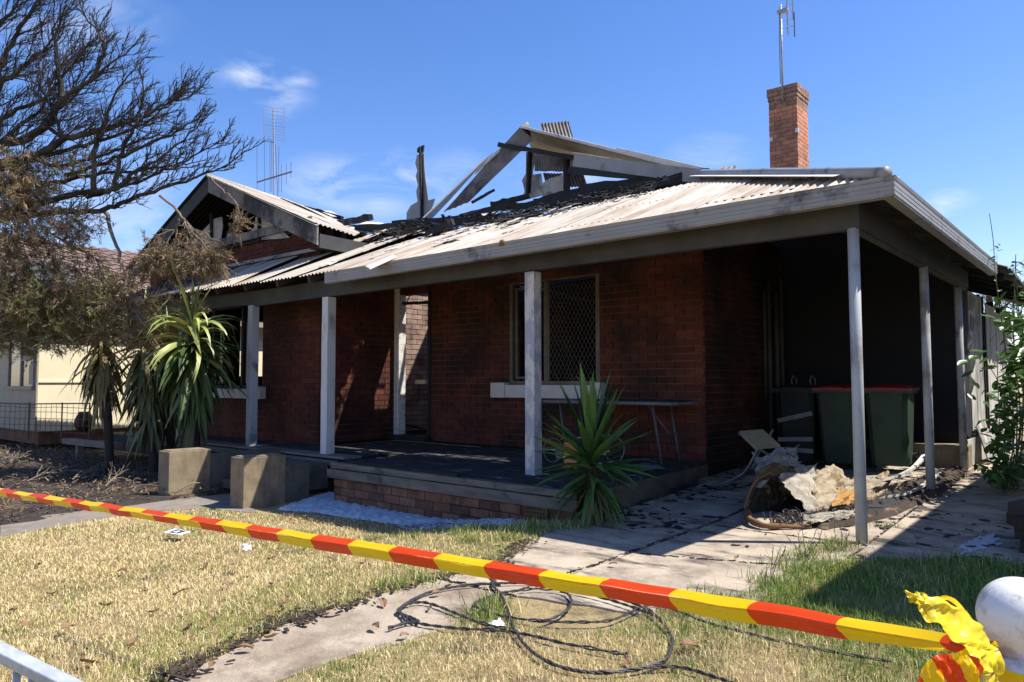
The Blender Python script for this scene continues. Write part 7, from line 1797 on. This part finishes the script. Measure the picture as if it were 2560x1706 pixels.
# charred flakes on the carport slab, thickest beside the brick wall
g = MB()
for _ in range(2600):
    x = random.uniform(-3.55, -.5); y = random.uniform(4.8, 9.2)
    dens = noise.noise(Vector((x * 1.6, y * 1.6, 7))) + .5 * noise.noise(Vector((x * 5, y * 5, 17))) + .75 * max(0, 1 - (x + 3.5) / 1.0) * (1 if y > 5.6 else .35) + (.25 if x > -1.4 and y > 5.8 else 0)
    if dens < random.uniform(.05, .8): continue
    r = random.choice((.006, .010, .016, .024, .034)) * random.uniform(.6, 1.3); z = zg(y) + .003
    k = 7; st = random.uniform(1, 2.4); an = random.uniform(0, 3.14); P = []
    for q in range(k):
        t = 6.283 * q / k; rr = r * random.uniform(.5, 1.2); u, v = rr * math.cos(t) * st, rr * math.sin(t)
        P.append((x + u * math.cos(an) - v * math.sin(an), y + u * math.sin(an) + v * math.cos(an), z + random.uniform(0, .006)))
    g.add(P + [(x, y, z + r * .22)], [(q, (q + 1) % k, k) for q in range(k)])
tag(g.build('charred_flakes', M['char']), 'black charred flakes scattered over the carport slab', 'debris', kind='stuff')
# dirt and ragged cracks along the slab joints
g = MB()
for A_, B_, n_k in (((-2.56, 3.0), (-2.60, 7.3), 300), ((-1.425, 5.0), (-1.44, 8.0), 200), ((-3.4, 5.40), (-1.45, 5.40), 90), ((-3.06, 2.95), (-2.5, 2.96), 50), ((-3.1, 3.3), (-2.7, 3.05), 50), ((-2.5, 4.2), (-1.7, 4.5), 60)):
    for _ in range(n_k):
        t = random.random(); x = A_[0] + (B_[0] - A_[0]) * t; y = A_[1] + (B_[1] - A_[1]) * t
        x += .02 * noise.noise(Vector((t * 9, A_[0], 0))) + random.gauss(0, .006); y += .03 * noise.noise(Vector((t * 8, A_[1], 4))) + random.gauss(0, .006)
        s = random.uniform(.004, .014); a = math.atan2(B_[1] - A_[1], B_[0] - A_[0]) + random.gauss(0, .4); d = Vector((math.cos(a), math.sin(a), 0)) * s * 1.6
        z = zg(y) + .002
        g.beam((x - d.x, y - d.y, z), (x + d.x, y + d.y, z), s, .006, rough=.6)
tag(g.build('joint_dirt', M['ash_soil']), 'dark dirt caught in the joints and cracks of the concrete', 'dirt', kind='stuff')
g = MB()
for P in (((-1.596, 4.743, 0), .30), ((-1.652, 4.768, 0), .24), ((-1.518, 5.118, 0), .26), ((-1.589, 4.094, 0), .3), ((-1.008, 5.107, 0), .2), ((-0.868, 4.836, 0), .25)):
    p = Vector(P[0])
    for k in range(3):
        q = walk(p, Vector((random.gauss(0, .4), random.gauss(0, .4), 1)), P[1] * random.uniform(.6, 1.1), 6, .14, Vector((0, 0, 1)), 0)
        g.tube(q, .0022, 3, caps=False)
        for r in q[3:]: g.tube([r, r + Vector((random.gauss(0, .02), random.gauss(0, .02), .02))], .0018, 3, caps=False)
tag(g.build('dry_weeds', M['twig_pale']), 'thin dry weed stalks at the edge of the concrete by the corner post', 'weeds', kind='stuff')
# worn, slightly rounded edges
for o in list(bpy.data.objects):
    n = o.name.split('.')[0]
    w = {'cheek_block': .014, 'verandah_post': .005, 'window_sill': .008, 'sill_end': .008, 'body': .006, 'rim': .005, 'concrete_step': .012, 'tabletop': .005, 'concrete_slab': .006, 'bargeboard': .004, 'verandah_beam': .004, 'top_rail': .003, 'cheek_wall': .012}.get(n)
    if w and o.type == 'MESH':
        m = o.modifiers.new('bevel', 'BEVEL'); m.width = w; m.segments = 2; m.limit_method = 'ANGLE'; m.angle_limit = R(40)
